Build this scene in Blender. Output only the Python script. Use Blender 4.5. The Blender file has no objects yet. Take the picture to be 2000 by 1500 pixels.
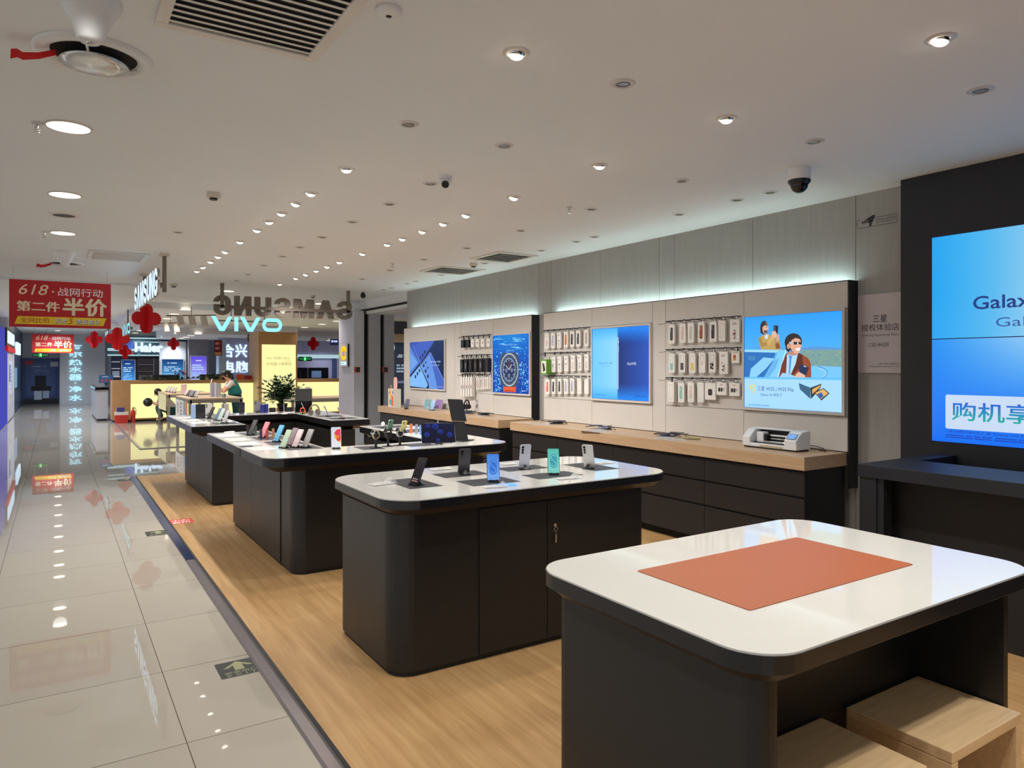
import bpy, bmesh, math, random
from mathutils import Vector, Matrix

# ------------------------------------------------------------------ camera, world, exposure
sc = bpy.context.scene
COL = sc.collection
EYE = 1.54            # eye height over the corridor tiles, metres
FPX = 1386.0          # focal length in pixels of a 2000 px wide frame
YAW = math.atan2(891.0, FPX)
cd = bpy.data.cameras.new('camera')
cd.sensor_fit = 'HORIZONTAL'
cd.sensor_width = 36.0
cd.lens = FPX / 2000.0 * 36.0
cd.shift_y = -34.0 / 2000.0
cd.clip_start, cd.clip_end = 0.05, 200
cam = bpy.data.objects.new('camera', cd)
cam.location = (0, 0, EYE)
cam.rotation_euler = (math.pi / 2, 0, -YAW)
COL.objects.link(cam)
sc.camera = cam

world = bpy.data.worlds.new('mall_ambient')
sc.world = world
world.use_nodes = True
wb = world.node_tree.nodes['Background']
wb.inputs[0].default_value = (1.0, 0.98, 0.96, 1)
wb.inputs[1].default_value = 0.85

sc.view_settings.view_transform = 'Standard'
sc.view_settings.look = 'None'
sc.view_settings.exposure = -0.24
sc.view_settings.gamma = 1.0
sc.view_settings.use_curve_mapping = False
sc.cycles.max_bounces = 8
sc.cycles.diffuse_bounces = 5
sc.cycles.sample_clamp_indirect = 6.0

SPOT_W = 70.0         # one small ceiling spot
BIG_W = 88.0          # one large corridor downlight
COVE = 34.0            # light strip behind the display panels
CEIL = 2.875          # ceiling height


def spot_light(x, y, z, watts, deg, blend, col=(1.0, 0.97, 0.92), radius=0.035, aim=(0, 0, -1)):
    l = bpy.data.lights.new('lamp', 'SPOT')
    l.energy, l.color, l.spot_size, l.spot_blend, l.shadow_soft_size = watts, col, math.radians(deg), blend, radius
    o = bpy.data.objects.new('lamp', l)
    o.location = (x, y, z)
    o.rotation_euler = Vector(aim).to_track_quat('-Z', 'Y').to_euler()
    COL.objects.link(o)
    return o

# ------------------------------------------------------------------ helpers: measuring
SY, CY = math.sin(YAW), math.cos(YAW)


def _ray(u, v):
    t = (u - 1000.0) / FPX
    return Vector((SY + CY * t, CY - SY * t, -(v - 716.0) / FPX))


def on_z(u, v, z):
    r = _ray(u, v)
    return Vector((0, 0, EYE)) + r * ((z - EYE) / r.z)


def on_x(u, v, x):
    r = _ray(u, v)
    return Vector((0, 0, EYE)) + r * (x / r.x)


def on_y(u, v, y):
    r = _ray(u, v)
    return Vector((0, 0, EYE)) + r * (y / r.y)

# ------------------------------------------------------------------ helpers: colours and materials


def lin(c):
    if isinstance(c, str):
        c = tuple(int(c[i:i + 2], 16) for i in (0, 2, 4))
    return tuple(((x / 255.0) / 12.92 if x / 255.0 <= 0.04045 else ((x / 255.0 + 0.055) / 1.055) ** 2.4) for x in c)


def new_mat(name):
    m = bpy.data.materials.new(name)
    m.use_nodes = True
    nt = m.node_tree
    return m, nt, nt.nodes['Principled BSDF']


def mat(name, col, rough=0.5, metal=0.0, spec=0.5, coat=0.0, noise=0.0, nscale=(8, 8, 8), trans=0.0, alpha=1.0, emit=None, estr=0.0):
    """plain surface with a faint procedural grain"""
    m, nt, b = new_mat(name)
    c = lin(col)
    b.inputs['Base Color'].default_value = (*c, 1)
    b.inputs['Roughness'].default_value = rough
    b.inputs['Metallic'].default_value = metal
    b.inputs['Specular IOR Level'].default_value = spec
    b.inputs['Coat Weight'].default_value = coat
    b.inputs['Coat Roughness'].default_value = 0.05
    b.inputs['Transmission Weight'].default_value = trans
    b.inputs['Alpha'].default_value = alpha
    if emit is not None:
        b.inputs['Emission Color'].default_value = (*lin(emit), 1)
        b.inputs['Emission Strength'].default_value = estr
    tc = nt.nodes.new('ShaderNodeTexCoord')
    mp = nt.nodes.new('ShaderNodeMapping')
    mp.inputs['Scale'].default_value = nscale
    nz = nt.nodes.new('ShaderNodeTexNoise')
    nz.inputs['Scale'].default_value = 1.0
    nz.inputs['Detail'].default_value = 4
    nt.links.new(tc.outputs['Object'], mp.inputs[0])
    nt.links.new(mp.outputs[0], nz.inputs['Vector'])
    k = noise if noise else 0.04
    rmp = nt.nodes.new('ShaderNodeMapRange')
    rmp.inputs['From Min'].default_value = 0.25
    rmp.inputs['From Max'].default_value = 0.75
    rmp.inputs['To Min'].default_value = 1 - k
    rmp.inputs['To Max'].default_value = 1 + k
    nt.links.new(nz.outputs['Fac'], rmp.inputs['Value'])
    hs = nt.nodes.new('ShaderNodeHueSaturation')
    hs.inputs['Color'].default_value = (*c, 1)
    nt.links.new(rmp.outputs[0], hs.inputs['Value'])
    nt.links.new(hs.outputs[0], b.inputs['Base Color'])
    return m


def glow(name, col, s):
    m = bpy.data.materials.new(name)
    m.use_nodes = True
    nt = m.node_tree
    nt.nodes.clear()
    e = nt.nodes.new('ShaderNodeEmission')
    e.inputs[0].default_value = (*lin(col), 1)
    e.inputs[1].default_value = s
    o = nt.nodes.new('ShaderNodeOutputMaterial')
    nt.links.new(e.outputs[0], o.inputs[0])
    return m


def art_mat(name, lit, strength=1.0, rough=0.6):
    """colours of a printed or luminous picture, stored per face corner"""
    m = bpy.data.materials.new(name)
    m.use_nodes = True
    nt = m.node_tree
    a = nt.nodes.new('ShaderNodeAttribute')
    a.attribute_name = 'Col'
    if lit:
        nt.nodes.clear()
        a = nt.nodes.new('ShaderNodeAttribute')
        a.attribute_name = 'Col'
        e = nt.nodes.new('ShaderNodeEmission')
        e.inputs[1].default_value = strength
        g = nt.nodes.new('ShaderNodeBsdfGlossy')
        g.inputs['Roughness'].default_value = 0.15
        g.inputs['Color'].default_value = (0.03, 0.03, 0.03, 1)
        ad = nt.nodes.new('ShaderNodeAddShader')
        o = nt.nodes.new('ShaderNodeOutputMaterial')
        nt.links.new(a.outputs['Color'], e.inputs[0])
        nt.links.new(e.outputs[0], ad.inputs[0])
        nt.links.new(g.outputs[0], ad.inputs[1])
        nt.links.new(ad.outputs[0], o.inputs[0])
    else:
        b = nt.nodes['Principled BSDF']
        b.inputs['Roughness'].default_value = rough
        nt.links.new(a.outputs['Color'], b.inputs['Base Color'])
    return m


def tile_mat():
    m, nt, b = new_mat('polished_cream_tile')
    tc = nt.nodes.new('ShaderNodeTexCoord')
    mp = nt.nodes.new('ShaderNodeMapping')
    mp.inputs['Location'].default_value = (0.3485, -0.762, 0)
    nt.links.new(tc.outputs['Object'], mp.inputs[0])
    br = nt.nodes.new('ShaderNodeTexBrick')
    br.offset = 0.0
    br.squash = 1.0
    for k, v in (('Scale', 1.0), ('Mortar Size', 0.0022), ('Mortar Smooth', 0.1), ('Bias', 0.0), ('Brick Width', 0.8), ('Row Height', 0.8)):
        br.inputs[k].default_value = v
    br.inputs['Color1'].default_value = (*lin((168, 161, 149)), 1)
    br.inputs['Color2'].default_value = (*lin((164, 157, 146)), 1)
    br.inputs['Mortar'].default_value = (*lin((80, 72, 64)), 1)
    nt.links.new(mp.outputs[0], br.inputs['Vector'])
    nz = nt.nodes.new('ShaderNodeTexNoise')
    nz.inputs['Scale'].default_value = 3.0
    nz.inputs['Detail'].default_value = 5
    nt.links.new(tc.outputs['Object'], nz.inputs['Vector'])
    rr = nt.nodes.new('ShaderNodeMapRange')
    rr.inputs['To Min'].default_value = 0.004
    rr.inputs['To Max'].default_value = 0.03
    nt.links.new(nz.outputs['Fac'], rr.inputs['Value'])
    nt.links.new(rr.outputs[0], b.inputs['Roughness'])
    nt.links.new(br.outputs['Color'], b.inputs['Base Color'])
    b.inputs['IOR'].default_value = 1.62
    return m


def wood_mat(name, c1, c2, c3, rough=0.35, grain=(9.0, 0.9, 9.0), plank=None, seam=None):
    """streaky timber; grain runs along the axis with the small scale"""
    m, nt, b = new_mat(name)
    tc = nt.nodes.new('ShaderNodeTexCoord')
    mp = nt.nodes.new('ShaderNodeMapping')
    mp.inputs['Scale'].default_value = grain
    nt.links.new(tc.outputs['Object'], mp.inputs[0])
    n1 = nt.nodes.new('ShaderNodeTexNoise')
    n1.inputs['Scale'].default_value = 1.4
    n1.inputs['Detail'].default_value = 7
    n1.inputs['Roughness'].default_value = 0.62
    n1.inputs['Distortion'].default_value = 0.35
    nt.links.new(mp.outputs[0], n1.inputs['Vector'])
    cr = nt.nodes.new('ShaderNodeValToRGB')
    e = cr.color_ramp.elements
    e[0].position, e[0].color = 0.30, (*lin(c1), 1)
    e[1].position, e[1].color = 0.72, (*lin(c3), 1)
    x = e.new(0.5)
    x.color = (*lin(c2), 1)
    nt.links.new(n1.outputs['Fac'], cr.inputs[0])
    out = cr.outputs[0]
    if plank:
        br = nt.nodes.new('ShaderNodeTexBrick')
        br.offset = 0.5
        for k, v in (('Scale', 1.0), ('Mortar Size', 0.0012), ('Mortar Smooth', 0.2), ('Bias', 0.0), ('Brick Width', plank[0]), ('Row Height', plank[1])):
            br.inputs[k].default_value = v
        br.inputs['Color1'].default_value = (0.93, 0.93, 0.93, 1)
        br.inputs['Color2'].default_value = (1.06, 1.05, 1.03, 1)
        br.inputs['Mortar'].default_value = (*[q * 1.0 for q in seam], 1)
        m2 = nt.nodes.new('ShaderNodeMapping')
        m2.inputs['Rotation'].default_value = (0, 0, math.pi / 2)
        m2.inputs['Location'].default_value = (0.17, 0.31, 0)
        nt.links.new(tc.outputs['Object'], m2.inputs[0])
        nt.links.new(m2.outputs[0], br.inputs['Vector'])
        mx = nt.nodes.new('ShaderNodeMix')
        mx.data_type = 'RGBA'
        mx.blend_type = 'MULTIPLY'
        mx.inputs['Factor'].default_value = 1.0
        nt.links.new(out, mx.inputs['A'])
        nt.links.new(br.outputs['Color'], mx.inputs['B'])
        out = mx.outputs['Result']
    nt.links.new(out, b.inputs['Base Color'])
    b.inputs['Roughness'].default_value = rough
    return m


MT = {}
MT['tile'] = tile_mat()
MT['floor_wood'] = wood_mat('oak_look_floor', (156, 119, 75), (174, 137, 91), (190, 155, 109), 0.38, (16.0, 0.9, 16.0), (1.2, 0.6), (0.86, 0.84, 0.8))
MT['top_wood'] = wood_mat('oak_worktop', (180, 150, 118), (189, 159, 127), (198, 169, 136), 0.4, (30, 1.5, 30))
MT['stool_wood'] = wood_mat('pale_ash', (196, 164, 122), (207, 175, 132), (215, 184, 142), 0.45, (2.5, 40, 30))
MT['tan'] = mat('tan_laminate', (176, 132, 84), 0.45, noise=0.05)
MT['ceiling'] = mat('ceiling_paint', (228, 231, 234), 0.85, noise=0.02, nscale=(0.7, 0.7, 0.7))
MT['white_paint'] = mat('white_paint', (205, 208, 216), 0.5)
MT['grey_clad'] = mat('grey_linen_cladding', (160, 158, 154), 0.65, noise=0.06, nscale=(50, 40, 2.5))
MT['panel'] = mat('warm_grey_panel', (206, 200, 194), 0.55, noise=0.02)
MT['panel_gap'] = mat('dark_gap', (30, 28, 27), 0.8)
MT['black'] = mat('matt_black', (20, 20, 23), 0.55)
MT['blackboard'] = mat('black_housing', (27, 29, 36), 0.5)
MT['charcoal'] = mat('charcoal_laminate', (25, 24, 25), 0.42, noise=0.05, nscale=(3, 3, 60))
MT['charcoal2'] = mat('charcoal_drawer', (28, 26, 29), 0.5, noise=0.03)
MT['edge'] = mat('black_edge_band', (24, 24, 27), 0.25, spec=0.6)
MT['lip'] = mat('bronze_lip', (50, 42, 37), 0.4, 0.2)
MT['corian'] = mat('white_counter_top', (214, 212, 206), 0.045, coat=0.3, noise=0.01)
MT['mat_grey'] = mat('grey_display_mat', (52, 52, 57), 0.5)
MT['orange_mat'] = mat('orange_leather_mat', (164, 88, 48), 0.42, noise=0.04, nscale=(90, 90, 90))
MT['steel'] = mat('brushed_steel', (180, 172, 176), 0.24, 0.85, noise=0.06, nscale=(60, 2, 60))
MT['chrome'] = mat('chrome', (210, 210, 212), 0.08, 1.0)
MT['grey_metal'] = mat('satin_grey_metal', (118, 106, 96), 0.45, 0.2)
MT['white_plastic'] = mat('white_plastic', (226, 226, 228), 0.35)
MT['offwhite'] = mat('off_white_plastic', (205, 198, 184), 0.5)
MT['card'] = mat('white_card', (236, 233, 229), 0.5)
MT['black_gloss'] = mat('black_gloss', (14, 14, 17), 0.08)
MT['black_plastic'] = mat('black_plastic', (24, 24, 26), 0.35)
MT['clear'] = mat('clear_acrylic', (235, 238, 242), 0.08, alpha=0.32)
MT['film'] = mat('blue_protective_film', (66, 82, 128), 0.14, 0.7, noise=0.6, nscale=(30, 14, 30))
MT['lens'] = mat('camera_lens', (10, 10, 14), 0.1)
MT['louver'] = mat('dark_louver', (70, 68, 66), 0.6)
MT['vent_white'] = mat('vent_white', (222, 218, 212), 0.5)
MT['slot_and_shade'] = mat('dark_slot_and_shade', (22, 20, 19), 0.9)  # near-black paint for slots and for shade in openings
MT['off_lens'] = mat('unlit_lamp_glass', (160, 158, 157), 0.2)
MT['trim_ring'] = mat('lamp_trim', (204, 200, 197), 0.35, 0.1)
MT['warm_glow'] = glow('spot_glow', (255, 240, 214), 9.0)
MT['big_glow'] = glow('downlight_glow', (255, 238, 208), 6.0)
MT['cove'] = glow('cove_glow', (208, 240, 238), COVE)
MT['cyan_glow'] = glow('cyan_letter_glow', (150, 236, 250), 1.45)
MT['white_glow'] = glow('white_letter_glow', (205, 232, 255), 1.7)
MT['pale_cyan_glow'] = glow('pale_cyan_letter_glow', (176, 230, 246), 1.5)
MT['disc_glass'] = mat('pale_glossy_disc', (220, 222, 222), 0.12, 0.35)
MT['yellow_glow'] = glow('cream_light_panel', (255, 246, 170), 1.3)
MT['red'] = mat('red_felt', (212, 12, 22), 0.6)
MT['red_plastic'] = mat('red_plastic', (188, 48, 38), 0.35)
MT['leaf'] = mat('plant_leaf', (32, 52, 32), 0.35, noise=0.3, nscale=(12, 12, 12))
MT['stem'] = mat('plant_stem', (70, 92, 56), 0.5)
MT['skin'] = mat('skin', (214, 160, 128), 0.5)
MT['hair'] = mat('black_hair', (26, 22, 22), 0.45)
MT['teal'] = mat('teal_cloth', (24, 122, 118), 0.7)
MT['teal_dark'] = mat('dark_teal_cloth', (18, 74, 76), 0.75)
MT['white_cloth'] = mat('white_cloth', (226, 220, 214), 0.7)
MT['grey_cloth'] = mat('grey_cloth', (168, 162, 160), 0.7)
ART_LIT = art_mat('luminous_picture', True, 1.25)
ART_PRINT = art_mat('printed_picture', False)

# ------------------------------------------------------------------ helpers: meshes


def frame(o, right, up):
    """local x = right, y = up, z = towards whoever faces the surface"""
    r, u = Vector(right).normalized(), Vector(up).normalized()
    n = r.cross(u)
    return Matrix(((r.x, u.x, n.x, o[0]), (r.y, u.y, n.y, o[1]), (r.z, u.z, n.z, o[2]), (0, 0, 0, 1)))


def face_x(x, y, z):      # a surface that faces -X (the right wall)
    return frame((x, y, z), (0, -1, 0), (0, 0, 1))


def face_y(x, y, z):      # a surface that faces -Y
    return frame((x, y, z), (1, 0, 0), (0, 0, 1))


def rr(x0, y0, x1, y1, r, n=6):
    return round_poly([(x0, y0), (x1, y0), (x1, y1), (x0, y1)], r, n)


def round_poly(pts, r, n=6):
    out = []
    k = len(pts)
    for i in range(k):
        p, a, b = Vector(pts[i]), Vector(pts[i - 1]), Vector(pts[(i + 1) % k])
        ri = r[i] if isinstance(r, (list, tuple)) else r
        if ri <= 0:
            out.append((p.x, p.y))
            continue
        d1, d2 = (a - p).normalized(), (b - p).normalized()
        ang = d1.angle(d2)
        t = ri / math.tan(ang / 2)
        c = p + (d1 + d2).normalized() * (ri / math.sin(ang / 2))
        s, e = p + d1 * t - c, p + d2 * t - c
        a0 = math.atan2(s.y, s.x)
        da = math.atan2(s.x * e.y - s.y * e.x, s.dot(e))
        for j in range(n + 1):
            q = a0 + da * j / n
            out.append((c.x + ri * math.cos(q), c.y + ri * math.sin(q)))
    return out


def inset(pts, d):
    """counter-clockwise polygon moved inwards by d"""
    out = []
    k = len(pts)
    for i in range(k):
        a, p, b = Vector(pts[i - 1]), Vector(pts[i]), Vector(pts[(i + 1) % k])
        e1, e2 = (p - a).normalized(), (b - p).normalized()
        n1, n2 = Vector((-e1.y, e1.x)), Vector((-e2.y, e2.x))
        q = n1 + n2
        out.append(tuple(p + q * (d / max(0.2, (1 + n1.dot(n2))))))
    return out


def wm(o):
    m = o.matrix_basis.copy()
    while o.parent is not None:
        o = o.parent
        m = o.matrix_basis @ m
    return m


class MB:
    def __init__(self):
        self.v, self.f, self.mi, self.mats, self.sm = [], [], [], [], []

    def _m(self, m):
        if m not in self.mats:
            self.mats.append(m)
        return self.mats.index(m)

    def add(self, vs, fs, m, M=None, smooth=False):
        b = len(self.v)
        k = self._m(m)
        for p in vs:
            p = Vector(p)
            self.v.append(tuple(M @ p if M is not None else p))
        for f in fs:
            self.f.append([b + i for i in f])
            self.mi.append(k)
            self.sm.append(smooth)
        return self

    def box(self, x0, y0, z0, x1, y1, z1, m, M=None):
        x0, x1 = min(x0, x1), max(x0, x1)
        y0, y1 = min(y0, y1), max(y0, y1)
        z0, z1 = min(z0, z1), max(z0, z1)
        vs = [(x0, y0, z0), (x1, y0, z0), (x1, y1, z0), (x0, y1, z0), (x0, y0, z1), (x1, y0, z1), (x1, y1, z1), (x0, y1, z1)]
        fs = [(0, 3, 2, 1), (4, 5, 6, 7), (0, 1, 5, 4), (1, 2, 6, 5), (2, 3, 7, 6), (3, 0, 4, 7)]
        return self.add(vs, fs, m, M)

    def prism(self, poly, z0, z1, m, M=None, poly2=None, mtop=None, smooth=False):
        n = len(poly)
        p2 = poly2 or poly
        vs = [(x, y, z0) for x, y in poly] + [(x, y, z1) for x, y in p2]
        self.add(vs, [(i, (i + 1) % n, n + (i + 1) % n, n + i) for i in range(n)], m, M, smooth)
        self.add([(x, y, z0) for x, y in poly], [tuple(range(n - 1, -1, -1))], m, M)
        self.add([(x, y, z1) for x, y in p2], [tuple(range(n))], mtop or m, M)
        return self

    def lathe(self, prof, m, n=20, M=None, smooth=True, caps=True):
        vs, fs = [], []
        for r, z in prof:
            for i in range(n):
                a = 2 * math.pi * i / n
                vs.append((r * math.cos(a), r * math.sin(a), z))
        for j in range(len(prof) - 1):
            for i in range(n):
                a, b = j * n + i, j * n + (i + 1) % n
                fs.append((a, b, b + n, a + n))
        self.add(vs, fs, m, M, smooth)
        if caps:
            if prof[0][0] > 1e-5:
                self.add([vs[i] for i in range(n)], [tuple(range(n - 1, -1, -1))], m, M)
            if prof[-1][0] > 1e-5:
                self.add(vs[-n:], [tuple(range(n))], m, M)
        return self

    def cyl(self, p0, p1, r, m, n=12, r2=None, M=None):
        p0, p1 = Vector(p0), Vector(p1)
        q = (p1 - p0).to_track_quat('Z', 'Y').to_matrix().to_4x4()
        T = Matrix.Translation(p0) @ q
        if M is not None:
            T = M @ T
        return self.lathe([(r, 0), (r2 if r2 is not None else r, (p1 - p0).length)], m, n, T)

    def tube(self, pts, r, m, n=6, M=None):
        pts = [Vector(p) for p in pts]
        vs, fs = [], []
        for i, p in enumerate(pts):
            d = (pts[min(i + 1, len(pts) - 1)] - pts[max(i - 1, 0)]).normalized()
            s = d.cross(Vector((0, 0, 1)))
            if s.length < 1e-3:
                s = d.cross(Vector((1, 0, 0)))
            s.normalize()
            u = s.cross(d)
            rad = r[i] if isinstance(r, (list, tuple)) else r
            for k in range(n):
                a = 2 * math.pi * k / n
                vs.append(p + s * (rad * math.cos(a)) + u * (rad * math.sin(a)))
        for i in range(len(pts) - 1):
            for k in range(n):
                a, b = i * n + k, i * n + (k + 1) % n
                fs.append((a, b, b + n, a + n))
        fs.append(tuple(range(n - 1, -1, -1)))
        fs.append(tuple(range((len(pts) - 1) * n, len(pts) * n)))
        return self.add(vs, fs, m, M, True)

    def ball(self, c, r, m, nu=14, nv=8, M=None, half=None):
        rx, ry, rz = (r, r, r) if not isinstance(r, (tuple, list)) else r
        prof = []
        lo, hi = (-90, 90) if half is None else half
        for j in range(nv + 1):
            a = math.radians(lo + (hi - lo) * j / nv)
            prof.append((max(1e-6, math.cos(a)), math.sin(a)))
        T = Matrix.Translation(Vector(c)) @ Matrix.Diagonal((rx, ry, rz, 1))
        return self.lathe(prof, m, nu, T if M is None else M @ T)

    def build(self, name, parent=None, M=None, bevel=0.0, world=False):
        me = bpy.data.meshes.new(name)
        me.from_pydata(self.v, [], self.f)
        for m in self.mats:
            me.materials.append(m)
        me.polygons.foreach_set('material_index', self.mi)
        me.polygons.foreach_set('use_smooth', self.sm)
        me.update()
        o = bpy.data.objects.new(name, me)
        COL.objects.link(o)
        if parent is not None:
            o.parent = parent
        if M is not None:
            o.matrix_basis = M
        if world and parent is not None:
            o.matrix_basis = wm(parent).inverted()
        if bevel:
            b = o.modifiers.new('edge', 'BEVEL')
            b.width = bevel
            b.segments = 2
            b.limit_method = 'ANGLE'
        return o


_TXT = {}


def text_geo(s, bold=0.0, shear=0.0):
    """letters as flat faces, origin at the lower left of their bounding box, height 1"""
    key = (s, bold, shear)
    if key in _TXT:
        return _TXT[key]
    c = bpy.data.curves.new('letters', 'FONT')
    c.body = s
    c.offset = bold
    c.shear = shear
    c.resolution_u = 3
    o = bpy.data.objects.new('letters', c)
    COL.objects.link(o)
    bpy.context.view_layer.update()
    me = bpy.data.meshes.new_from_object(o.evaluated_get(bpy.context.evaluated_depsgraph_get()))
    vs = [(v.co.x, v.co.y) for v in me.vertices]
    fs = [tuple(p.vertices) for p in me.polygons]
    bpy.data.objects.remove(o)
    bpy.data.curves.remove(c)
    bpy.data.meshes.remove(me)
    if not vs:
        vs, fs = [(0, 0), (1, 0), (1, 1)], []
    x0, x1 = min(v[0] for v in vs), max(v[0] for v in vs)
    y0, y1 = min(v[1] for v in vs), max(v[1] for v in vs)
    h = (y1 - y0) or 1
    _TXT[key] = ([((x - x0) / h, (y - y0) / h) for x, y in vs], fs, (x1 - x0) / h)
    return _TXT[key]


def _stroke(pts, w):
    vs, fs = [], []
    for i, p in enumerate(pts):
        p = Vector(p)
        a = (p - Vector(pts[i - 1])).normalized() if i else None
        b = (Vector(pts[i + 1]) - p).normalized() if i < len(pts) - 1 else None
        d = ((a or b) + (b or a)).normalized()
        n = Vector((-d.y, d.x))
        k = w / 2 / max(0.5, n.dot(Vector((-(b or a).y, (b or a).x))))
        vs += [tuple(p + n * k), tuple(p - n * k)]
    for i in range(len(pts) - 1):
        fs.append((2 * i, 2 * i + 1, 2 * i + 3, 2 * i + 2))
    return vs, fs


def _arc(cx, cy, rx, ry, a0, a1, n=10):
    return [(cx + rx * math.cos(math.radians(a0 + (a1 - a0) * i / n)), cy + ry * math.sin(math.radians(a0 + (a1 - a0) * i / n))) for i in range(n + 1)]


def block_letters(key, glyphs, gap):
    """heavy sign letters drawn from outlines and strokes"""
    V, Fc, x = [], [], 0.0
    for g in glyphs:
        vs, fs = ([], [])
        for part in g:
            if part[0] == 'p':
                b = len(vs)
                vs += part[1]
                fs.append(tuple(range(b, b + len(part[1]))))
            else:
                a, f = _stroke(part[1], part[2])
                b = len(vs)
                vs += a
                fs += [tuple(b + i for i in q) for q in f]
        x0, x1 = min(p[0] for p in vs), max(p[0] for p in vs)
        b = len(V)
        V += [(p[0] - x0 + x, p[1]) for p in vs]
        for f in fs:
            ar = sum(vs[f[i]][0] * vs[f[(i + 1) % len(f)]][1] - vs[f[(i + 1) % len(f)]][0] * vs[f[i]][1] for i in range(len(f)))
            Fc.append(tuple(b + i for i in (f if ar > 0 else f[::-1])))
        x += x1 - x0 + gap
    y0, y1 = min(p[1] for p in V), max(p[1] for p in V)
    h = y1 - y0
    _TXT[key] = ([(a / h, (c - y0) / h) for a, c in V], Fc, max(p[0] for p in V) / h)


GS = [('s', [(0.57, 0.68)] + _arc(0.34, 0.72, 0.23, 0.18, 0, 180, 8) + _arc(0.34, 0.66, 0.23, 0.16, 190, 260, 4) + _arc(0.34, 0.34, 0.24, 0.16, 80, -10, 5) + _arc(0.34, 0.28, 0.24, 0.18, -15, -180, 8) + [(0.10, 0.32)], 0.21)]
GA = [('p', [(0, 0), (0.23, 0), (0.39, 0.68), (0.55, 0), (0.78, 0), (0.52, 1), (0.26, 1)])]
GM = [('p', [(0, 0), (0.20, 0), (0.20, 0.68), (0.36, 0), (0.52, 0), (0.68, 0.68), (0.68, 0), (0.88, 0), (0.88, 1), (0.58, 1), (0.44, 0.40), (0.30, 1), (0, 1)])]
GU = [('s', [(0.11, 1.0)] + _arc(0.34, 0.33, 0.23, 0.23, 180, 360, 12) + [(0.57, 1.0)], 0.22)]
GN = [('p', [(0, 0), (0.21, 0), (0.21, 0.66), (0.42, 0), (0.68, 0), (0.68, 1), (0.47, 1), (0.47, 0.34), (0.26, 1), (0, 1)])]
GG = [('s', [(0.57, 0.66)] + _arc(0.34, 0.68, 0.23, 0.22, 0, 180, 8) + _arc(0.34, 0.32, 0.23, 0.22, 180, 360, 8) + [(0.57, 0.43), (0.34, 0.43)], 0.21)]
block_letters('block seven', [GS, GA, GM, GS, GU, GN, GG], 0.15)
block_letters('tight seven', [GS, GA, GM, GS, GU, GN, GG], 0.07)
GV = [('p', [(0, 0.74), (0.56, 0), (0.90, 0), (1.46, 0.74), (1.19, 0.74), (0.73, 0.17), (0.27, 0.74)])]
GI = [('p', [(0, 0), (0.24, 0), (0.24, 0.72), (0, 0.72)]), ('p', [(0.06, 0.82), (0.18, 0.82), (0.18, 0.94), (0.06, 0.94)])]
GO = [('s', [(0.72, 0.63)] + _arc(0.43, 0.37, 0.33, 0.26, 90, 270, 12) + _arc(1.02, 0.37, 0.33, 0.26, -90, 90, 12) + [(0.72, 0.63)], 0.18)]
block_letters('block four', [GV, GI, GV, GO], 0.16)


def letters_solid(mb, s, x, y, h, depth, m, M, w=None, bold=0.0, mside=None):
    """raised letters: front faces at local z = depth, backs at 0"""
    vs, fs, asp = _TXT[s] if s in _TXT else text_geo(s, bold)
    sx = (w / asp) if w else h
    front = [(x + a * sx, y + b * h, depth) for a, b in vs]
    back = [(x + a * sx, y + b * h, 0.0) for a, b in vs]
    mb.add(front, fs, m, M)
    mb.add(back, [tuple(reversed(f)) for f in fs], mside or m, M)
    edges = {}
    for f in fs:
        for i in range(len(f)):
            e = (f[i], f[(i + 1) % len(f)])
            edges[e] = edges.get(e, 0) + 1
    n = len(vs)
    side = [(a, a + n, b + n, b) for a, b in edges if (b, a) not in edges]
    mb.add(front + back, side, mside or m, M)
    return asp * sx


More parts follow.
